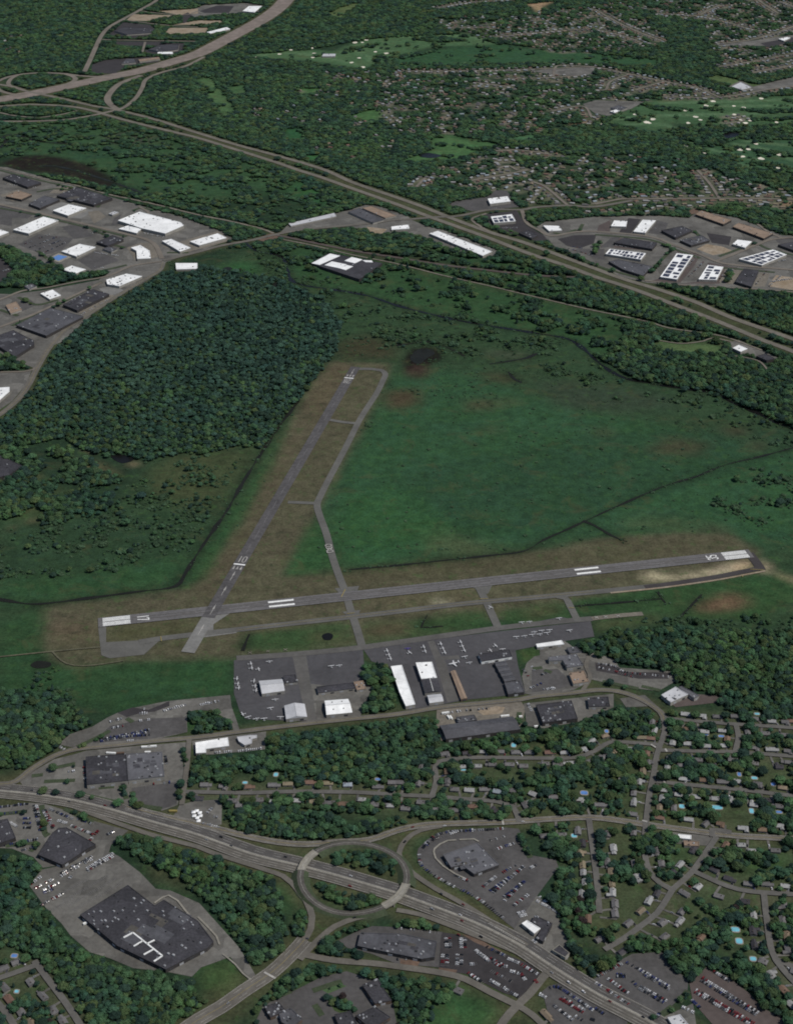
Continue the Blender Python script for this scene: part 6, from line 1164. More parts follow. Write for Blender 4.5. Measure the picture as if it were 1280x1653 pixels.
# pools
PO = [(T(0, 1375, 95, 670), 9, 5, bl), (T(0, 1375, 110, 900), 6, 4, 0), (T(320, 1100, 502, 600), 7, 7, 0), (T(320, 1100, 303, 652), 8, 4, 1), (T(320, 1100, 1160, 630), 9, 4, bl), (T(640, 1100, 755, 410), 8, 8, 1), (T(640, 1100, 425, 568), 12, 4, 1), (T(640, 1100, 1210, 718), 12, 7, bl), (T(640, 1100, 1145, 995), 9, 6, 0), (T(960, 1100, 75, 320), 6, 6, bl), (T(960, 1100, 1045, 208), 9, 4, 1), (T(960, 1100, 715, 340), 9, 4, bl), (T(960, 1100, 815, 352), 10, 4, bl), (T(960, 1100, 930, 598), 6, 7, bl), (T(960, 1100, 1028, 622), 10, 5, 1), (T(960, 1100, 1150, 662), 7, 6, bl), (T(960, 1100, 560, 805), 9, 7, 0), (T(960, 1100, 780, 812), 22, 7, 0), (T(960, 1100, 1010, 835), 7, 9, 0), (T(960, 1100, 1185, 842), 11, 4, bl), (T(960, 1375, 905, 500), 13, 7, 1), (T(960, 1375, 930, 575), 10, 8, 1), (T(960, 1375, 1020, 690), 9, 6, 0)]
pl = []
for k, (q, L, D, c_) in enumerate(PO):
    x, y, _ = G(*q[0], 1); e = empty('swimming_pool', (x, y, 0), -.08); n = 14
    def ell(L, D): return [(L / 2 * math.copysign(abs(math.cos(t)) ** .6, math.cos(t)), D / 2 * 1.35 * math.copysign(abs(math.sin(t)) ** .6, math.sin(t))) for t in np.linspace(0, 6.283, n + 1)[:-1]]
    mb = MB(); L, D = L * .86, D * .86; mb.prism(ell(L + 2.6, D + 2.4), -.1, .75); link('coping', mb.me('coping', 'concrete'), e); mb = MB(); mb.flat(ell(L, D), .81); link('pool_surface', mb.me('pool_surface', 'pool_blue' if c_ == bl else 'pool_water'), e)
    setm(block, disc(x, y - 2, 11), True); pl.append((q[0], e, c_))
zones_t = [('round the houses at the lower left corner', lambda x, y: x < 200 and y > 1400), ('round the apartment blocks at the bottom edge', lambda x, y: 400 < x < 660 and y > 1550), ('along the street below the wood strip', lambda x, y: x < 700), ('below the long grey warehouse', lambda x, y: x < 960 and y < 1330), ('in the gardens near the right-hand woods', lambda x, y: y < 1225), ('among the white-roofed houses of the right-hand suburb', lambda x, y: y < 1335), ('in the gardens just below the frontage road', lambda x, y: y < 1450), ('in the gardens near the lower right corner', lambda x, y: True)]
zt = lambda x, y: next(z for z, f in zones_t if f(x, y))
_n = Counter(); _t = Counter(zt(*q) for q, *_ in pl)
for q, e, c_ in sorted(pl, key=lambda t: t[0][0]):
    z_ = zt(*q); cl = 'deep blue' if c_ == bl else 'turquoise'
    tag(e, f'{cl} garden pool, {nth(_n[z_])} from left {z_}' if _t[z_] > 1 else f'{cl} garden pool {z_}', 'pool', 'garden pools'); _n[z_] += 1

# ================================================================== CARS
def car_mesh(c, van=False):
    mb = MB(); L, Wd = (5.2, 2.0) if van else (4.5, 1.85)
    def loft(x0, x1, x2, x3, w0, w1, z0, z1, i): mb.add([(x0, -w0, z0), (x1, -w0, z0), (x1, w0, z0), (x0, w0, z0), (x2, -w1, z1), (x3, -w1, z1), (x3, w1, z1), (x2, w1, z1)], [(4, 5, 6, 7), (0, 1, 5, 4), (1, 2, 6, 5), (2, 3, 7, 6), (3, 0, 4, 7)], i)
    h = L / 2; ww = Wd / 2
    loft(-h, h, -h + .08, h - .12, ww, ww * .95, .35, .92 if not van else 1.1, 0)
    if van: loft(-h + .05, h - .9, -h + .15, h - 1.3, ww * .93, ww * .85, 1.1, 2.1, 1); mb.obox((-.6, 0), 0, L * .62, Wd * .8, 2.08, 2.14, 0)
    else: loft(-h + .5, h - 1.0, -h + 1.1, h - 1.9, ww * .92, ww * .74, .92, 1.42, 1); mb.obox((-.35, 0), 0, L * .3, Wd * .72, 1.40, 1.46, 0)
    for sx in (-.62, .62):
        for sy in (-1, 1): mb.obox((sx * h, sy * (ww - .1)), 0, .66, .24, 0, .62, 2)
    return mb.me('car_' + c, ['car_' + c, 'glass', 'tyre'])
CM = {(c, v): car_mesh(c, v) for c in CAR for v in (False, True)}
PALS = {'mix': ['white', 'silver', 'grey', 'black', 'white', 'blue', 'red', 'silver', 'black', 'grey'], 'w': ['white', 'white', 'white', 'silver'], 'r': ['red', 'red', 'white', 'black'], 'd': ['black', 'grey', 'blue', 'black', 'silver'], 'b': ['blue', 'blue', 'white', 'silver', 'grey', 'black'], 'wm': ['white', 'silver', 'white', 'grey', 'black', 'red']}
CROWS = []
def row(lot_, x0, y0, pts, n, fill=.9, pal='mix', van=.1):
    CROWS.append((lot_, T(x0, y0, *pts), n, fill, pal, van))
LA, LB, LC_, LD, LE, LF_, LG, LH, LI = 'the curved dealership lot', 'the black sales lot', 'the bottom-edge highway lot', 'the wide lower right lot', 'the brown corner lot', 'the packed left-hand lots', 'the paired store lots', 'the airport lots', 'the airport road yards'
for p, n, f, pl_ in (((145, 15, 160, 85, 240, 150, 350, 215, 470, 270, 570, 335, 690, 430), 46, .85, 'mix'), ((555, 228, 640, 160), 11, .9, 'wm'), ((600, 255, 730, 165), 16, .95, 'b'), ((620, 268, 820, 95), 22, .9, 'wm'), ((680, 300, 830, 190), 16, .95, 'b'), ((695, 318, 800, 215), 12, .8, 'wm'), ((750, 352, 850, 275), 9, .7, 'wm'), ((780, 400, 830, 385), 8, 1, 'w'), ((790, 420, 840, 405), 8, 1, 'w'), ((680, 135, 800, 75), 10, .6, 'mix'), ((850, 112, 912, 80), 7, .8, 'b'), ((370, 148, 470, 190), 10, .9, 'wm'), ((900, 315, 1060, 400), 18, .8, 'w'), ((920, 290, 1010, 370), 10, .7, 'w'), ((880, 570, 900, 590), 3, 1, 'w')): row(LA, 640, 1375, p, n, f, pl_)
for p, n, f, pl_ in (((165, 1090, 190, 1050, 240, 1000, 340, 972, 450, 965, 560, 960, 690, 950), 44, .8, 'mix'), ((190, 1060, 240, 1020, 300, 1000), 10, .5, 'd'), ((340, 985, 400, 965), 5, 1, 'w'), ((640, 1085, 760, 1045), 12, .6, 'mix'), ((600, 1030, 700, 1000), 8, .5, 'mix')): row(LA, 640, 1100, p, n, f, pl_)
for x in (320, 342, 415, 440): row(LB, 640, 1375, (x, 555, x + 4, 625), 6, .9, 'wm')
for x in (298, 328, 392, 420): row(LB, 640, 1375, (x, 660, x - 2, 735), 6, .9, 'wm')
for p, n, f, pl_ in (((508, 632, 582, 692), 11, 1, 'w'), ((522, 650, 600, 708), 11, .9, 'w'), ((602, 688, 690, 735), 12, .95, 'wm'), ((610, 705, 680, 745), 10, .9, 'wm'), ((715, 688, 790, 720), 10, 1, 'w'), ((790, 720, 910, 790), 15, .95, 'r'), ((570, 608, 700, 672), 14, .8, 'd'), ((460, 780, 560, 850), 14, .9, 'wm'), ((600, 830, 700, 882), 14, .8, 'w'), ((700, 885, 790, 940), 12, .8, 'wm'), ((610, 768, 740, 838), 12, .5, 'wm'), ((730, 768, 800, 790), 8, .8, 'w'), ((795, 775, 830, 830), 8, 1, 'r'), ((890, 830, 912, 852), 4, 1, 'r'), ((470, 728, 515, 722), 5, .8, 'w'), ((690, 738, 716, 742), 4, 1, 'w'), ((0, 492, 290, 525), 14, .4, 'w'), ((0, 695, 80, 690), 8, .6, 'd')): row(LB, 640, 1375, p, n, f, pl_)
for p, n, f, pl_ in (((985, 880, 1040, 875, 1130, 930, 1270, 1025), 28, .95, 'b'), ((1050, 945, 1205, 1040), 18, 1, 'r'), ((1065, 940, 1215, 1025), 16, .9, 'wm'), ((1010, 990, 1140, 1090), 18, .85, 'wm'), ((920, 920, 965, 942), 5, .9, 'w'), ((1150, 1060, 1200, 1090), 6, .8, 'b'), ((1250, 1080, 1280, 1090), 4, 1, 'd')): row(LC_, 640, 1375, p, n, f, pl_)
row(LC_, 960, 1375, (0, 1010, 60, 1050), 8, 1, 'b')
for p, n, f, pl_ in (((15, 805, 175, 722), 18, .9, 'wm'), ((200, 712, 480, 872), 34, .95, 'b'), ((310, 790, 480, 890), 20, .9, 'd'), ((135, 792, 200, 795), 8, 1, 'd'), ((140, 805, 200, 808), 8, .8, 'd'), ((80, 818, 170, 880), 12, .9, 'wm'), ((240, 835, 300, 895), 8, .6, 'd'), ((290, 868, 465, 965), 22, 1, 'wm'), ((290, 885, 445, 975), 20, .95, 'd'), ((70, 888, 220, 990), 18, .8, 'wm'), ((175, 890, 215, 915), 5, 1, 'r'), ((0, 845, 45, 872), 6, 1, 'b'), ((390, 1080, 420, 1040), 5, .8, 'd')): row(LD, 960, 1375, p, n, f, pl_)
for p, n, f, pl_ in (((750, 762, 870, 838), 15, .9, 'wm'), ((690, 815, 1055, 1040), 42, 1, 'wm'), ((680, 830, 1040, 1055), 40, .95, 'd'), ((650, 890, 1030, 1110), 44, .95, 'r'), ((640, 905, 1010, 1120), 42, .9, 'wm'), ((970, 905, 1000, 925), 3, .8, 'w'), ((1150, 1045, 1220, 1075), 7, .8, 'd'), ((560, 1000, 640, 1040), 9, .7, 'w'), ((620, 955, 680, 1010), 7, .7, 'd')): row(LE, 960, 1375, p, n, f, pl_)
for p, n, f, pl_ in (((370, 155, 600, 30), 26, .85, 'd'), ((385, 165, 610, 40), 24, .5, 'wm'), ((560, 110, 735, 10), 22, .95, 'w'), ((565, 125, 745, 22), 22, .9, 'wm'), ((228, 238, 350, 175), 14, .85, 'r'), ((280, 250, 385, 200), 12, .9, 'wm'), ((282, 268, 350, 240), 8, .8, 'd'), ((270, 345, 412, 268), 11, .8, 'wm'), ((198, 275, 280, 345), 7, .7, 'wm'), ((185, 218, 270, 160), 8, .8, 'wm'), ((440, 182, 490, 130), 6, .5, 'w'), ((400, 325, 700, 155), 46, .02, 'w'), ((440, 350, 745, 175), 46, .02, 'w'), ((350, 300, 560, 180), 34, .04, 'w'), ((480, 375, 790, 200), 46, .0, 'w'), ((330, 380, 480, 300), 24, .0, 'w')): row(LF_, 0, 1375, p, n, f, pl_)
for p, n, f, pl_ in (((0, 812, 190, 790), 20, .9, 'd'), ((5, 858, 180, 838), 16, .6, 'd'), ((222, 800, 262, 965), 22, .85, 'd'), ((236, 798, 275, 960), 20, .6, 'wm'), ((280, 830, 345, 950), 16, .9, 'wm'), ((292, 828, 350, 940), 14, .6, 'r'), ((150, 885, 200, 885), 5, 1, 'b'), ((150, 915, 205, 915), 6, 1, 'b'), ((150, 945, 205, 945), 6, 1, 'd'), ((60, 905, 115, 940), 7, .8, 'w'), ((320, 822, 475, 890), 18, .8, 'd'), ((375, 898, 435, 915), 7, .9, 'w'), ((460, 930, 605, 990), 16, .8, 'wm'), ((690, 992, 742, 968), 6, 1, 'd'), ((500, 890, 605, 920), 10, .8, 'd'), ((15, 1062, 250, 1020), 26, .8, 'd'), ((140, 1092, 230, 1070), 11, .8, 'd'), ((580, 1030, 640, 960), 6, .6, 'r')): row(LF_, 0, 1100, p, n, f, pl_)
for p, n, f, pl_ in (((645, 378, 970, 312), 32, .9, 'b'), ((650, 388, 970, 325), 30, .8, 'b'), ((730, 365, 972, 345), 20, .8, 'd'), ((820, 385, 890, 380), 6, .6, 'w'), ((720, 302, 800, 288), 8, .8, 'wm'), ((545, 540, 552, 645), 9, .8, 'mix'), ((1068, 470, 1078, 545), 8, .7, 'd'), ((905, 642, 1010, 628), 9, .9, 'd'), ((440, 585, 490, 578), 4, .7, 'w'), ((710, 262, 800, 238), 10, .8, 'wm'), ((900, 255, 972, 245), 7, .8, 'w'), ((900, 208, 972, 205), 5, .8, 'w'), ((1055, 192, 1205, 150), 11, .9, 'w'), ((850, 180, 950, 178), 3, .8, 'w'), ((900, 670, 1140, 650), 14, .25, 'mix'), ((380, 420, 420, 440), 5, .7, 'w')): row(LG, 0, 1100, p, n, f, pl_, .3)
for p, n, f, pl_ in (((0, 155, 140, 128), 12, .8, 'w'), ((105, 462, 235, 450), 9, .8, 'w'), ((255, 452, 425, 432), 13, .8, 'w'), ((300, 412, 345, 408), 4, 1, 'w'), ((100, 870, 140, 880), 5, .8, 'w'), ((0, 910, 140, 945), 10, .6, 'w'), ((60, 850, 90, 820), 4, .7, 'w')): row(LI, 320, 1100, p, n, f, pl_, .4)
for p, n, f, pl_ in (((945, 52, 1025, 45), 9, .9, 'w'), ((860, 45, 945, 8), 8, .6, 'mix'), ((845, 140, 880, 205), 6, .8, 'w'), ((300, 210, 420, 190), 7, .7, 'w'), ((440, 190, 700, 165), 10, .5, 'mix')): row(LI, 640, 1100, p, n, f, pl_, .3)
for p, n, f, pl_ in (((815, 1020, 865, 1090), 7, .7, 'wm'), ((870, 1000, 920, 1080), 7, .6, 'wm'), ((930, 1060, 980, 1040), 5, .6, 'd')): row(LH, 640, 825, p, n, f, pl_)
for p, n, f, pl_ in (((15, 985, 120, 1000, 200, 1040, 480, 1070), 30, .7, 'wm'), ((20, 1010, 110, 1030, 250, 1075), 18, .6, 'wm')): row(LH, 960, 825, p, n, f, pl_)
LJ, LK = 'the left estate', 'the solar estate'
for p, n, f, pl_ in (((150, 480, 330, 410), 24, .6, 'mix'), ((190, 500, 370, 430), 24, .6, 'mix'), ((230, 520, 410, 445), 24, .6, 'mix'), ((270, 540, 440, 460), 22, .6, 'mix'), ((610, 530, 770, 552), 16, .9, 'w'), ((590, 622, 690, 632), 10, .8, 'w'), ((520, 935, 700, 835), 16, .6, 'w'), ((30, 90, 240, 112), 14, .5, 'w'), ((930, 405, 1060, 432), 16, .8, 'w'), ((0, 180, 60, 170), 6, .7, 'w'), ((70, 160, 110, 180), 5, .8, 'w'), ((540, 410, 700, 400), 12, .5, 'mix'), ((20, 650, 60, 640), 5, .7, 'w'), ((620, 770, 680, 830), 6, .6, 'w')): row(LJ, 0, 275, p, n, f, pl_, .3)
for p, n, f, pl_ in (((575, 640, 650, 560), 16, .7, 'w'), ((600, 690, 700, 590), 18, .7, 'wm'), ((800, 705, 865, 630), 14, .8, 'wm'), ((830, 715, 890, 640), 12, .6, 'wm'), ((1030, 745, 1105, 650), 16, .5, 'wm'), ((130, 485, 320, 510), 24, .95, 'w'), ((610, 470, 720, 445), 14, .7, 'w'), ((1130, 720, 1270, 700), 18, .9, 'w'), ((1120, 750, 1200, 680), 14, .9, 'w'), ((340, 370, 395, 375), 6, .6, 'w'), ((1100, 400, 1150, 410), 6, .7, 'w'), ((1170, 590, 1260, 575), 10, .7, 'w')): row(LK, 960, 275, p, n, f, pl_, .4)
for p, n, f, pl_ in (((680, 372, 780, 372), 10, .6, 'w'), ((1120, 490, 1280, 520), 16, .7, 'mix'), ((1105, 505, 1265, 550), 16, .7, 'mix'), ((600, 250, 700, 240), 8, .5, 'mix')): row(LK, 640, 275, p, n, f, pl_, .2)
LANES = [(T(320, 1375, 565, 38), 0), (T(320, 1375, 985, 160), 0), (T(320, 1375, 980, 228), 0), (T(320, 1375, 725, 320), 1), (T(320, 1375, 1010, 430), 1), (T(320, 1375, 705, 565), 0), (T(320, 1375, 195, 982), 1), (T(320, 1100, 150, 1010), 0), (T(320, 1100, 55, 1027), 0), (T(320, 1100, 215, 1065), 0), (T(640, 1375, 410, 412), 0), (T(640, 1375, 422, 450), 0), (T(640, 1375, 230, 375), 0), (T(640, 1375, 430, 345), 1), (T(640, 1375, 290, 275), 1), (T(640, 1375, 1000, 785), 0), (T(640, 1375, 1110, 850), 0), (T(640, 1375, 1205, 910), 0), (T(640, 1375, 400, 540), 0), (T(640, 1375, 545, 555), 0), (T(0, 1100, 210, 707), 0), (T(0, 1100, 390, 727), 0), (T(0, 1100, 680, 805), 0), (T(0, 1100, 450, 780), 0), (T(640, 1100, 310, 938), 1), (T(640, 1100, 105, 945), 1), (T(640, 1100, 815, 910), 1), (T(640, 1100, 55, 1040), 1), (T(960, 1375, 95, 970), 0), (T(960, 1375, 310, 1072), 0)]
cars = []; BAY = MB()
bylot = {}
for q in CROWS: bylot.setdefault(q[0], []).append(q)
for lot_, rows_ in bylot.items():
    rows_.sort(key=lambda q: sum(p[1] for p in q[1]) / len(q[1]))
    for ri, (_, pts, n, fill, pal, van) in enumerate(rows_):
        C = spline(W(pts, .7), 3); Lc = np.concatenate([[0], np.cumsum(np.linalg.norm(np.diff(C, axis=0), axis=1))])
        n = max(1, min(n, int(Lc[-1] / 2.75) + 1)); rc_ = []
        for k in range(n):
            if rng.random() > fill: continue
            s = Lc[-1] * (k + .5) / n; x, y = np.interp(s, Lc, C[:, 0]), np.interp(s, Lc, C[:, 1])
            x2, y2 = np.interp(min(s + 2, Lc[-1]), Lc, C[:, 0]), np.interp(min(s + 2, Lc[-1]), Lc, C[:, 1]); x1, y1 = np.interp(max(0, s - 2), Lc, C[:, 0]), np.interp(max(0, s - 2), Lc, C[:, 1])
            a = math.atan2(y2 - y1, x2 - x1) + math.pi / 2 + rng.uniform(-.05, .05) + (math.pi if rng.random() < .4 else 0)
            rc_.append([x + rng.uniform(-.3, .3), y + rng.uniform(-.3, .3), a, rng.choice(PALS[pal]), rng.random() < van])
        if n > 3 and C[:, 1].mean() < 3200:
            for k in range(n + 1):
                s = Lc[-1] * k / n; x, y = np.interp(s, Lc, C[:, 0]), np.interp(s, Lc, C[:, 1]); x2, y2 = np.interp(s + 1, Lc, C[:, 0]) - np.interp(s - 1, Lc, C[:, 0]), np.interp(s + 1, Lc, C[:, 1]) - np.interp(s - 1, Lc, C[:, 1])
                a = math.atan2(y2, x2) + math.pi / 2; BAY.obox((x, y), a, 5.2, .28, .66, .68 + .0002 * (k % 7))
        rc_.sort(key=lambda t: t[0])
        for k, t in enumerate(rc_): cars.append((t, f'{nth(k)} from left in {nth(ri)} row of {lot_}', 'cars parked in ' + lot_))
_dz = {}
for x, y, a, zone in DCARS:
    if rng.random() < .55: _dz.setdefault(zone, []).append([x, y, a, rng.choice(PALS['mix']), rng.random() < .15])
for zone, l in _dz.items():
    l.sort(key=lambda t: t[0])
    for k, t in enumerate(l): cars.append((t, f'{nth(k)} driveway car from left {zone}', 'cars in driveways'))
mc_ = []
for q, sd in LANES:
    x, y, _ = G(*q[0], .8); a, _p = street_dir(x, y)
    if not sd: kk = np.argmin(np.sum((C1 - np.array([x, y])) ** 2, 1)); tt = np.gradient(C1, axis=0)[kk]; a = math.atan2(tt[1], tt[0])
    mc_.append([x, y, a, rng.choice(PALS['wm']), rng.random() < .25])
mc_.sort(key=lambda t: t[0])
for k, t in enumerate(mc_): cars.append((t, f'{nth(k)} from left of those driving on the highway', 'cars driving on the highway'))
cars.sort(key=lambda c: c[0][1] - (3000 if 'driving' in c[2] else 0))
rest = MB(); rm = ['car_' + c for c in CAR] + ['glass', 'tyre']; ck = list(CAR)
for k, ((x, y, a, c, v), l_, gname) in enumerate(cars):
    zc = 1.85 if 'driving' in gname else .66
    if k < 300:
        o = link('van' if v else 'car', CM[(c, v)], None, (x, y, zc), a); tag(o, f'{c} {"van" if v else "car"}, {l_}', 'van' if v else 'car', gname)
    else:
        me = CM[(c, v)]; ca, sa = math.cos(a), math.sin(a)
        V = [(x + q.co.x * ca - q.co.y * sa, y + q.co.x * sa + q.co.y * ca, zc + q.co.z) for q in me.vertices]; n = len(rest.V); rest.V += V
        for p in me.polygons: rest.F.append(tuple(n + i for i in p.vertices)); rest.I.append(ck.index(c) if p.material_index == 0 else len(CAR) + p.material_index - 1)
tag(link('parked_cars', rest.me('parked_cars', rm)), 'the many cars parked in the farther lots round stores and airport', 'cars', kind='stuff')

tag(link('bay_lines', BAY.me('bay_lines', 'paint_faint')), 'faint white bay lines painted in the car parks', kind='stuff')
# ================================================================== GROUND
cover[:] = blur(cover, 1) * np.array(KC, np.float32)
ys = [900.0]
while ys[-1] < 8900: ys.append(ys[-1] + 6.5 + (ys[-1] - 900) / 8000 * 13)
ys = np.array([-60000, -8000, 0] + ys + [12000, 25000, 90000]); xs = np.concatenate([[-90000, -20000, -6000], np.arange(-2790, 2790, 9.0), [6000, 20000, 90000]])
X, Y = np.meshgrid(xs, ys); nx, ny = len(xs), len(ys)
Vg = np.stack([X, Y, np.zeros_like(X)], -1).reshape(-1, 3).astype(np.float32)
ii = np.arange(nx - 1)[None, :] + np.arange(ny - 1)[:, None] * nx
Fq = np.stack([ii, ii + 1, ii + nx + 1, ii + nx], -1).reshape(-1, 4).astype(np.int32)
me = bpy.data.meshes.new('ground'); me.vertices.add(len(Vg)); me.vertices.foreach_set('co', Vg.ravel())
me.loops.add(Fq.size); me.loops.foreach_set('vertex_index', Fq.ravel()); me.polygons.add(len(Fq)); me.polygons.foreach_set('loop_start', np.arange(0, Fq.size, 4, dtype=np.int32))
me.update(); me.validate()
ca = me.color_attributes.new('cover', 'FLOAT_COLOR', 'POINT')
cc = at(cover, X.ravel(), Y.ravel()); outm = (np.abs(X.ravel()) > 2795) | (Y.ravel() > 8950) | (Y.ravel() < 895); cc[outm] = lin(42, 64, 46)
ca.data.foreach_set('color', np.concatenate([cc, np.ones((len(cc), 1), np.float32)], 1).astype(np.float32).ravel())
gm = bpy.data.materials.new('ground'); gm.use_nodes = True; nt = gm.node_tree; N = nt.nodes; L_ = nt.links; bs = N['Principled BSDF']; bs.inputs['Roughness'].default_value = .95; bs.inputs['Specular IOR Level'].default_value = .08
at_ = N.new('ShaderNodeAttribute'); at_.attribute_name = 'cover'; geo = N.new('ShaderNodeNewGeometry'); prev = at_.outputs['Color']
for sc_, lo_, hi_, hu, det in ((.010, .88, 1.12, .014, 5), (.045, .68, 1.32, .012, 8), (.22, .66, 1.34, .0, 6)):
    nz = N.new('ShaderNodeTexNoise'); nz.inputs['Scale'].default_value = sc_; nz.inputs['Detail'].default_value = det; nz.inputs['Roughness'].default_value = .65; L_.new(geo.outputs['Position'], nz.inputs['Vector'])
    mr = N.new('ShaderNodeMapRange'); mr.inputs['From Min'].default_value = .3; mr.inputs['From Max'].default_value = .7; mr.inputs['To Min'].default_value = lo_; mr.inputs['To Max'].default_value = hi_; L_.new(nz.outputs['Fac'], mr.inputs['Value'])
    hs_ = N.new('ShaderNodeHueSaturation'); L_.new(prev, hs_.inputs['Color']); L_.new(mr.outputs[0], hs_.inputs['Value'])
    if hu:
        mh = N.new('ShaderNodeMapRange'); mh.inputs['From Min'].default_value = .3; mh.inputs['From Max'].default_value = .7; mh.inputs['To Min'].default_value = .5 - hu; mh.inputs['To Max'].default_value = .5 + hu; sx = N.new('ShaderNodeSeparateColor'); L_.new(nz.outputs['Color'], sx.inputs[0]); L_.new(sx.outputs[1], mh.inputs['Value']); L_.new(mh.outputs[0], hs_.inputs['Hue'])
    prev = hs_.outputs[0]
for sc_, f0, f1, tc, amt in ((.016, .55, .66, lin(74, 74, 50), .38), (.024, .56, .64, lin(28, 42, 30), .34), (.05, .55, .66, lin(60, 90, 48), .4)):   # dry, wet and lush patches of marsh plants
    nz2 = N.new('ShaderNodeTexNoise'); nz2.inputs['Scale'].default_value = sc_; nz2.inputs['Detail'].default_value = 8; nz2.inputs['Roughness'].default_value = .7; nz2.inputs['Distortion'].default_value = .6
    mp_ = N.new('ShaderNodeMapping'); mp_.inputs['Location'].default_value = (sc_ * 9e4, 333, 0); L_.new(geo.outputs['Position'], mp_.inputs['Vector']); L_.new(mp_.outputs[0], nz2.inputs['Vector'])
    mr = N.new('ShaderNodeMapRange'); mr.inputs['From Min'].default_value = f0; mr.inputs['From Max'].default_value = f1; mr.inputs['To Max'].default_value = amt; L_.new(nz2.outputs['Fac'], mr.inputs['Value'])
    mx = N.new('ShaderNodeMix'); mx.data_type = 'RGBA'; mx.inputs[7].default_value = (*tc, 1); L_.new(mr.outputs[0], mx.inputs[0]); L_.new(prev, mx.inputs[6]); prev = mx.outputs[2]
L_.new(prev, bs.inputs['Base Color'])
bp = N.new('ShaderNodeBump'); bp.inputs['Strength'].default_value = .5; bp.inputs['Distance'].default_value = 1.2; L_.new(nz.outputs['Fac'], bp.inputs['Height']); L_.new(bp.outputs[0], bs.inputs['Normal'])
me.materials.append(gm); tag(link('ground', me), 'green and brown ground of marsh, mown grass and lawns', kind='structure')

# ================================================================== TREES
def crown_mesh(seed, kind, m):
    r = random.Random(seed); V, Fc = [], []
    def lobe(c, s, sub=2):
        bm = bmesh.new(); bmesh.ops.create_icosphere(bm, subdivisions=sub, radius=1.0)
        n = len(V)
        for v in bm.verts:
            k = r.uniform(.72, 1.22); V.append((c[0] + v.co.x * s[0] * k, c[1] + v.co.y * s[0] * k, c[2] + v.co.z * s[1] * k))
        for f in bm.faces: Fc.append(tuple(n + v.index for v in f.verts))
        bm.free()
    if kind == 'broad':
        lobe((0, 0, 6.2), (3.3, 2.6)); k = r.randint(6, 8)
        for i in range(k):
            t = 6.283 * i / k + r.uniform(-.3, .3); q = r.uniform(2.2, 3.3); lobe((q * math.cos(t), q * math.sin(t), r.uniform(4.4, 6.6)), (r.uniform(1.5, 2.3), r.uniform(1.3, 1.9)))
        for i in range(3): lobe((r.uniform(-1.6, 1.6), r.uniform(-1.6, 1.6), r.uniform(7.4, 8.6)), (r.uniform(1.1, 1.7), r.uniform(1.0, 1.4)))
        rad, zc, n = 4.9, 6.0, 150
    elif kind == 'cone':
        for i in range(6): z = 2.4 + i * 1.55; q = 2.7 * (1 - i / 6.6); lobe((r.uniform(-.2, .2), r.uniform(-.2, .2), z), (q, 1.25), 2)
        rad, zc, n = 2.8, 5, 60
    else:
        for i in range(5): lobe((r.uniform(-1.6, 1.6), r.uniform(-1.6, 1.6), r.uniform(.8, 1.6)), (r.uniform(1.2, 1.9), r.uniform(.9, 1.3)))
        rad, zc, n = 2.6, 1.3, 50
    for i in range(n):                              # stray leaf sprays breaking the outline
        t, p = r.uniform(0, 6.283), r.uniform(-.5, 1.3); q = rad * r.uniform(.78, 1.06) * math.cos(min(p, 1.2)); c = Vector((q * math.cos(t), q * math.sin(t), zc + rad * .62 * math.sin(p)))
        if kind == 'cone': c = Vector((2.6 * (1 - i / n) * math.cos(t), 2.6 * (1 - i / n) * math.sin(t), 1.8 + 9 * i / n))
        nn = len(V)
        for _ in range(3): V.append(tuple(c + Vector((r.uniform(-.75, .75), r.uniform(-.75, .75), r.uniform(-.5, .5)))))
        Fc.append((nn, nn + 1, nn + 2))
    return mesh('crown', V, Fc, m)
def trunk_mesh(h=5.0):
    V, Fc = tube([(0, 0, .42, .42), (h * .5, 0, .3, .3), (h, 0, .16, .16)], 6); mb = MB(); mb.add([(z, y, x) for x, y, z in V], [f[::-1] for f in Fc])
    for t in (.4, 2.4, 4.5):
        c, s = math.cos(t), math.sin(t); mb.add([(.1 * s, -.1 * c, h * .55), (-.1 * s, .1 * c, h * .55), (1.9 * c, 1.9 * s, h * .98), (.05, .05, h * .7)], [(0, 1, 2), (1, 3, 2), (3, 0, 2)])
    return mb.me('trunk', 'bark')
TRUNK = trunk_mesh()
CROWNS = [crown_mesh(i, 'broad', ['leaf', 'leaf', 'leaf_olive', 'leaf_dark', 'leaf'][i % 5]) for i in range(5)] + [crown_mesh(20, 'cone', 'leaf_dark'), crown_mesh(21, 'broad', 'leaf_dark')]
PINE = [crown_mesh(50, 'cone', 'leaf_pine'), crown_mesh(51, 'broad', 'leaf_pine')]
CPUR = crown_mesh(31, 'broad', 'leaf_purple')
SHR = [crown_mesh(40 + i, 'bush', 'shrub') for i in range(3)]
def lib(name, meshes, trunk):
    c = bpy.data.collections.new(name)
    for k, m_ in enumerate(meshes):
        if trunk:
            a = [tuple(v.co) for v in m_.vertices]; n = len(a); mm = mesh('tree', a + [tuple(v.co) for v in TRUNK.vertices], [tuple(p.vertices) for p in m_.polygons] + [tuple(n + i for i in p.vertices) for p in TRUNK.polygons], [m_.materials[0], 'bark'], [0] * len(m_.polygons) + [1] * len(TRUNK.polygons))
        else: mm = m_
        o = bpy.data.objects.new(f'{name}_{k}', mm); c.objects.link(o)
    return c
LIB_T, LIB_S = lib('tree_kinds', CROWNS + PINE, True), lib('shrub_kinds', SHR, False)
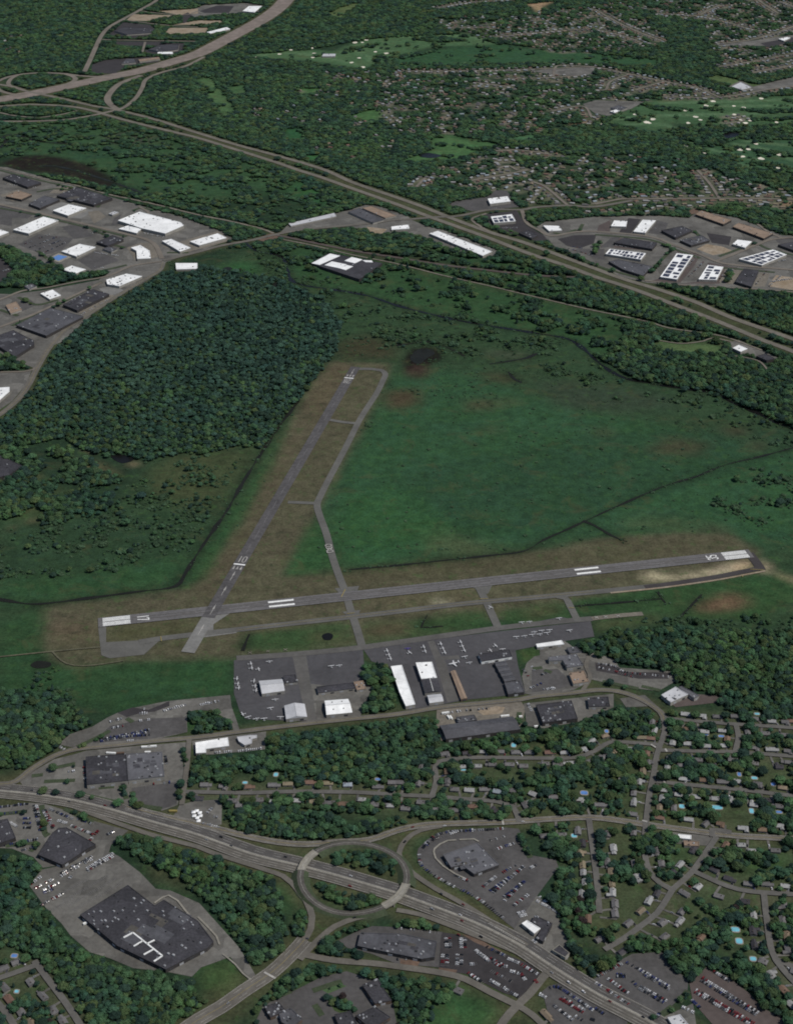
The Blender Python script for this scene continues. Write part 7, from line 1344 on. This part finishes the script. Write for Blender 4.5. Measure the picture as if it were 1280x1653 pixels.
def scatter_group(coll):
    ng = bpy.data.node_groups.new('scatter_' + coll.name, 'GeometryNodeTree')
    ng.interface.new_socket('Geometry', in_out='INPUT', socket_type='NodeSocketGeometry'); ng.interface.new_socket('Geometry', in_out='OUTPUT', socket_type='NodeSocketGeometry')
    n = ng.nodes; l = ng.links; gi = n.new('NodeGroupInput'); go_ = n.new('NodeGroupOutput'); ip = n.new('GeometryNodeInstanceOnPoints'); ci = n.new('GeometryNodeCollectionInfo'); ci.inputs['Collection'].default_value = coll; ci.inputs['Separate Children'].default_value = True; ci.inputs['Reset Children'].default_value = True
    l.new(gi.outputs[0], ip.inputs['Points']); l.new(ci.outputs[0], ip.inputs['Instance']); ip.inputs['Pick Instance'].default_value = True
    for nm, ty, soc in (('variant', 'INT', 'Instance Index'), ('turn', 'FLOAT_VECTOR', 'Rotation'), ('size', 'FLOAT_VECTOR', 'Scale')):
        na = n.new('GeometryNodeInputNamedAttribute'); na.data_type = ty; na.inputs['Name'].default_value = nm; l.new(na.outputs[0], ip.inputs[soc])
    l.new(ip.outputs[0], go_.inputs[0]); return ng
NG = {'t': scatter_group(LIB_T), 's': scatter_group(LIB_S)}
def scatter(name, label, pts, variant, turn, size, kind):
    me = bpy.data.meshes.new(name); me.vertices.add(len(pts)); me.vertices.foreach_set('co', np.asarray(pts, np.float32).ravel())
    a = me.attributes.new('variant', 'INT', 'POINT'); a.data.foreach_set('value', np.asarray(variant, np.int32))
    t = np.zeros((len(pts), 3), np.float32); t[:, 2] = turn; a = me.attributes.new('turn', 'FLOAT_VECTOR', 'POINT'); a.data.foreach_set('vector', t.ravel())
    a = me.attributes.new('size', 'FLOAT_VECTOR', 'POINT'); a.data.foreach_set('vector', np.asarray(size, np.float32).ravel())
    o = tag(link(name, me), label, 'shrubs' if kind == 's' else 'trees', kind='stuff'); md = o.modifiers.new('scatter', 'NODES'); md.node_group = NG[kind]; return o
# candidate sites on a jittered grid, wider apart with distance
sites = []
y = 1230.0
while y < 8700:
    s = 5.7 + (y - 1300) / 7000 * 6.2; hwid = (y * CP + CAM_H * SP) * 640 / FPX * 1.10 + 60
    n = int(2 * hwid / s); xx = -hwid + (np.arange(n) + nrg.random(n)) * s; yy = y + (nrg.random(n) - .5) * s
    sites.append(np.stack([xx, yy, np.full(n, s)], 1)); y += s * .93
sites = np.concatenate(sites)
dn, rg_ = at(dens, sites[:, 0], sites[:, 1]), at(region, sites[:, 0], sites[:, 1])
def vnoise(x, y, s, seed):                          # smooth value noise for clumps and glades
    r = np.random.default_rng(seed).random((256, 256)); u, v = x / s, y / s; i, j = np.floor(u).astype(int), np.floor(v).astype(int); fu, fv = u - i, v - j; fu, fv = fu * fu * (3 - 2 * fu), fv * fv * (3 - 2 * fv); g_ = lambda a, b: r[a % 256, b % 256]
    return (g_(i, j) * (1 - fu) + g_(i + 1, j) * fu) * (1 - fv) + (g_(i, j + 1) * (1 - fu) + g_(i + 1, j + 1) * fu) * fv
cl = .6 * vnoise(sites[:, 0], sites[:, 1], 45, 1) + .4 * vnoise(sites[:, 0], sites[:, 1], 17, 2)
p = np.where(dn > .7, dn, np.clip((cl - (.72 - dn * .75)) * 5, 0, 1) * (dn > 0))
hgt = np.where(sites[:, 1] > 4200, 5.5, np.where(rg_ == 13, 4.0, 6.5))
keep = nrg.random(len(sites)) < p * np.where(rg_ == 2, .93, 1)
dist = np.hypot(sites[:, 0], sites[:, 1]); ux, uy = sites[:, 0] / dist, sites[:, 1] / dist; reach = hgt * dist / CAM_H
for f in (0, .4, .8): keep &= ~at(block, sites[:, 0] + ux * reach * f, sites[:, 1] + uy * reach * f)
sites, rg_, dn = sites[keep], rg_[keep], dn[keep]
n = len(sites); sb = np.clip(nrg.lognormal(0, .34, n), .45, 2.0) * .98 * sites[:, 2] / 7.4 * np.where(rg_ == 13, 1.08, 1.0); flat_ = np.where(sites[:, 1] > 4200, .62, .92) * nrg.uniform(.85, 1.2, n)
size = np.stack([sb * nrg.uniform(.92, 1.26, n), sb * nrg.uniform(.92, 1.26, n), sb ** .8 * flat_], 1); var = nrg.choice(7, n, p=[.2, .18, .16, .14, .16, .06, .10]); turn = nrg.random(n) * 6.283
z2 = rg_ == 2; pick = z2 & (nrg.random(n) < np.clip((sites[:, 1] - 2900) / 500, .15, .8)); var[pick] = nrg.choice([7, 8, 8, 3], pick.sum()); size[z2] *= .86
pts = np.stack([sites[:, 0], sites[:, 1], np.full(n, -.2)], 1)
# the nearest garden trees stand as single trees
gi_ = np.where((rg_ == 13))[0]; pxy = [PX(*sites[k, :2], 4) for k in gi_]
inside = [k for k, q in zip(gi_, pxy) if -3 < q[0] < 1283 and q[1] < 1656]; inside = sorted(inside, key=lambda k: sites[k, 1])[:300]
single = np.zeros(n, bool); single[inside] = True
tl = []
for k in inside:
    x, y = sites[k, :2]; pu = rng.random() < .03; v = int(var[k])
    e = empty('garden_tree', (x, y, 0), turn[k]); e.scale = tuple(float(q) for q in size[k]); link('trunk', TRUNK, e); link('crown', CPUR if pu else CROWNS[v], e)
    q = PX(x, y, 4); tl.append((zt(*q), q[0], e, 'dark purple leafy tree' if pu else 'conical dark evergreen' if v == 5 else 'dark green rounded tree' if v in (3, 6) else 'olive green rounded tree' if v == 2 else 'green rounded tree'))
_n = Counter()
for z_, px_, e, nm in sorted(tl, key=lambda t: t[1]):
    tag(e, f'{nm}, {nth(_n[z_])} tree from left {z_}', 'tree', 'garden trees ' + z_); _n[z_] += 1
for i, (nm, l_) in WOODS.items():
    s_ = (rg_ == i) & ~single
    if i in (4, 15):                                # scrub: low bushes of every size with young trees among them
        young = s_ & (nrg.random(len(s_)) < np.where(sites[:, 0] < -700, .4, .22)); bush = s_ & ~young; f = np.clip(nrg.lognormal(-.25, .5, bush.sum()), .3, 2.4)[:, None]
        scatter(nm, l_, pts[bush] + np.stack([nrg.normal(0, 3.5, bush.sum()), nrg.normal(0, 3.5, bush.sum()), np.zeros(bush.sum())], 1), var[bush] % 3, turn[bush], size[bush] * f, 's')
        f = np.clip(nrg.lognormal(-.5, .3, young.sum()), .3, 1.1)[:, None]
        scatter('young_trees', {4: 'young trees standing among the marsh shrubs above the long ditch', 15: 'young trees dotted through the ragged wetland scrub'}[i], pts[young], var[young], turn[young], size[young] * f, 't')
    elif s_.any(): scatter(nm, l_, pts[s_], var[s_], turn[s_], size[s_], 't')
# shrubs over the wetland
m_ = 60000; q = np.stack([nrg.uniform(-1100, 1500, m_), nrg.uniform(1900, 4300, m_)], 1)
cl = vnoise(q[:, 0], q[:, 1], 90, 5) * .6 + vnoise(q[:, 0], q[:, 1], 25, 6) * .4
pp = np.array([PX(a, b) for a, b in q]); wet = (at(dens, q[:, 0], q[:, 1]) <= .01) & ~at(block, q[:, 0], q[:, 1])
north = pp[:, 1] < 700 - 0.0 * pp[:, 0]
brown = (at(cover, q[:, 0], q[:, 1])[:, 0] < .055)
ok = wet & brown & (nrg.random(m_) < np.where(north, np.clip((cl - .50) * 3.2, 0, .8), np.clip((cl - .64) * 2.5, 0, .35))) & (pp[:, 1] < 905)
q = q[ok]
for C, w, nm in BANKS:
    i = np.where(vnoise(C[:, 0], C[:, 1], 60, 8) + (C[:, 0] > 420) * .5 + (nm == 'river') * .3 > .72)[0]; i = np.repeat(i, 3); k = len(i)
    if k < 2: continue
    q = np.concatenate([q, C[i] + nrg.normal(0, 1, (k, 2)) * 4 + nrg.choice([-1, 1], (k, 1)) * w * .6])
extra = np.stack([nrg.uniform(-900, 1500, 3500), nrg.uniform(2500, 4200, 3500)], 1); ex = (at(dens, extra[:, 0], extra[:, 1]) <= .01) & ~at(block, extra[:, 0], extra[:, 1]) & (at(cover, extra[:, 0], extra[:, 1])[:, 0] < .05); q = np.concatenate([q, extra[ex]])
n = len(q); sb = np.clip(nrg.lognormal(-.75, .5, n), .2, 1.5)
scatter('shrubs', WOODS[14][1], np.stack([q[:, 0], q[:, 1], np.zeros(n)], 1), nrg.integers(0, 3, n), nrg.random(n) * 6.28, np.stack([sb * 1.2, sb * 1.2, sb * .8], 1), 's')
# bushes lining the ditches
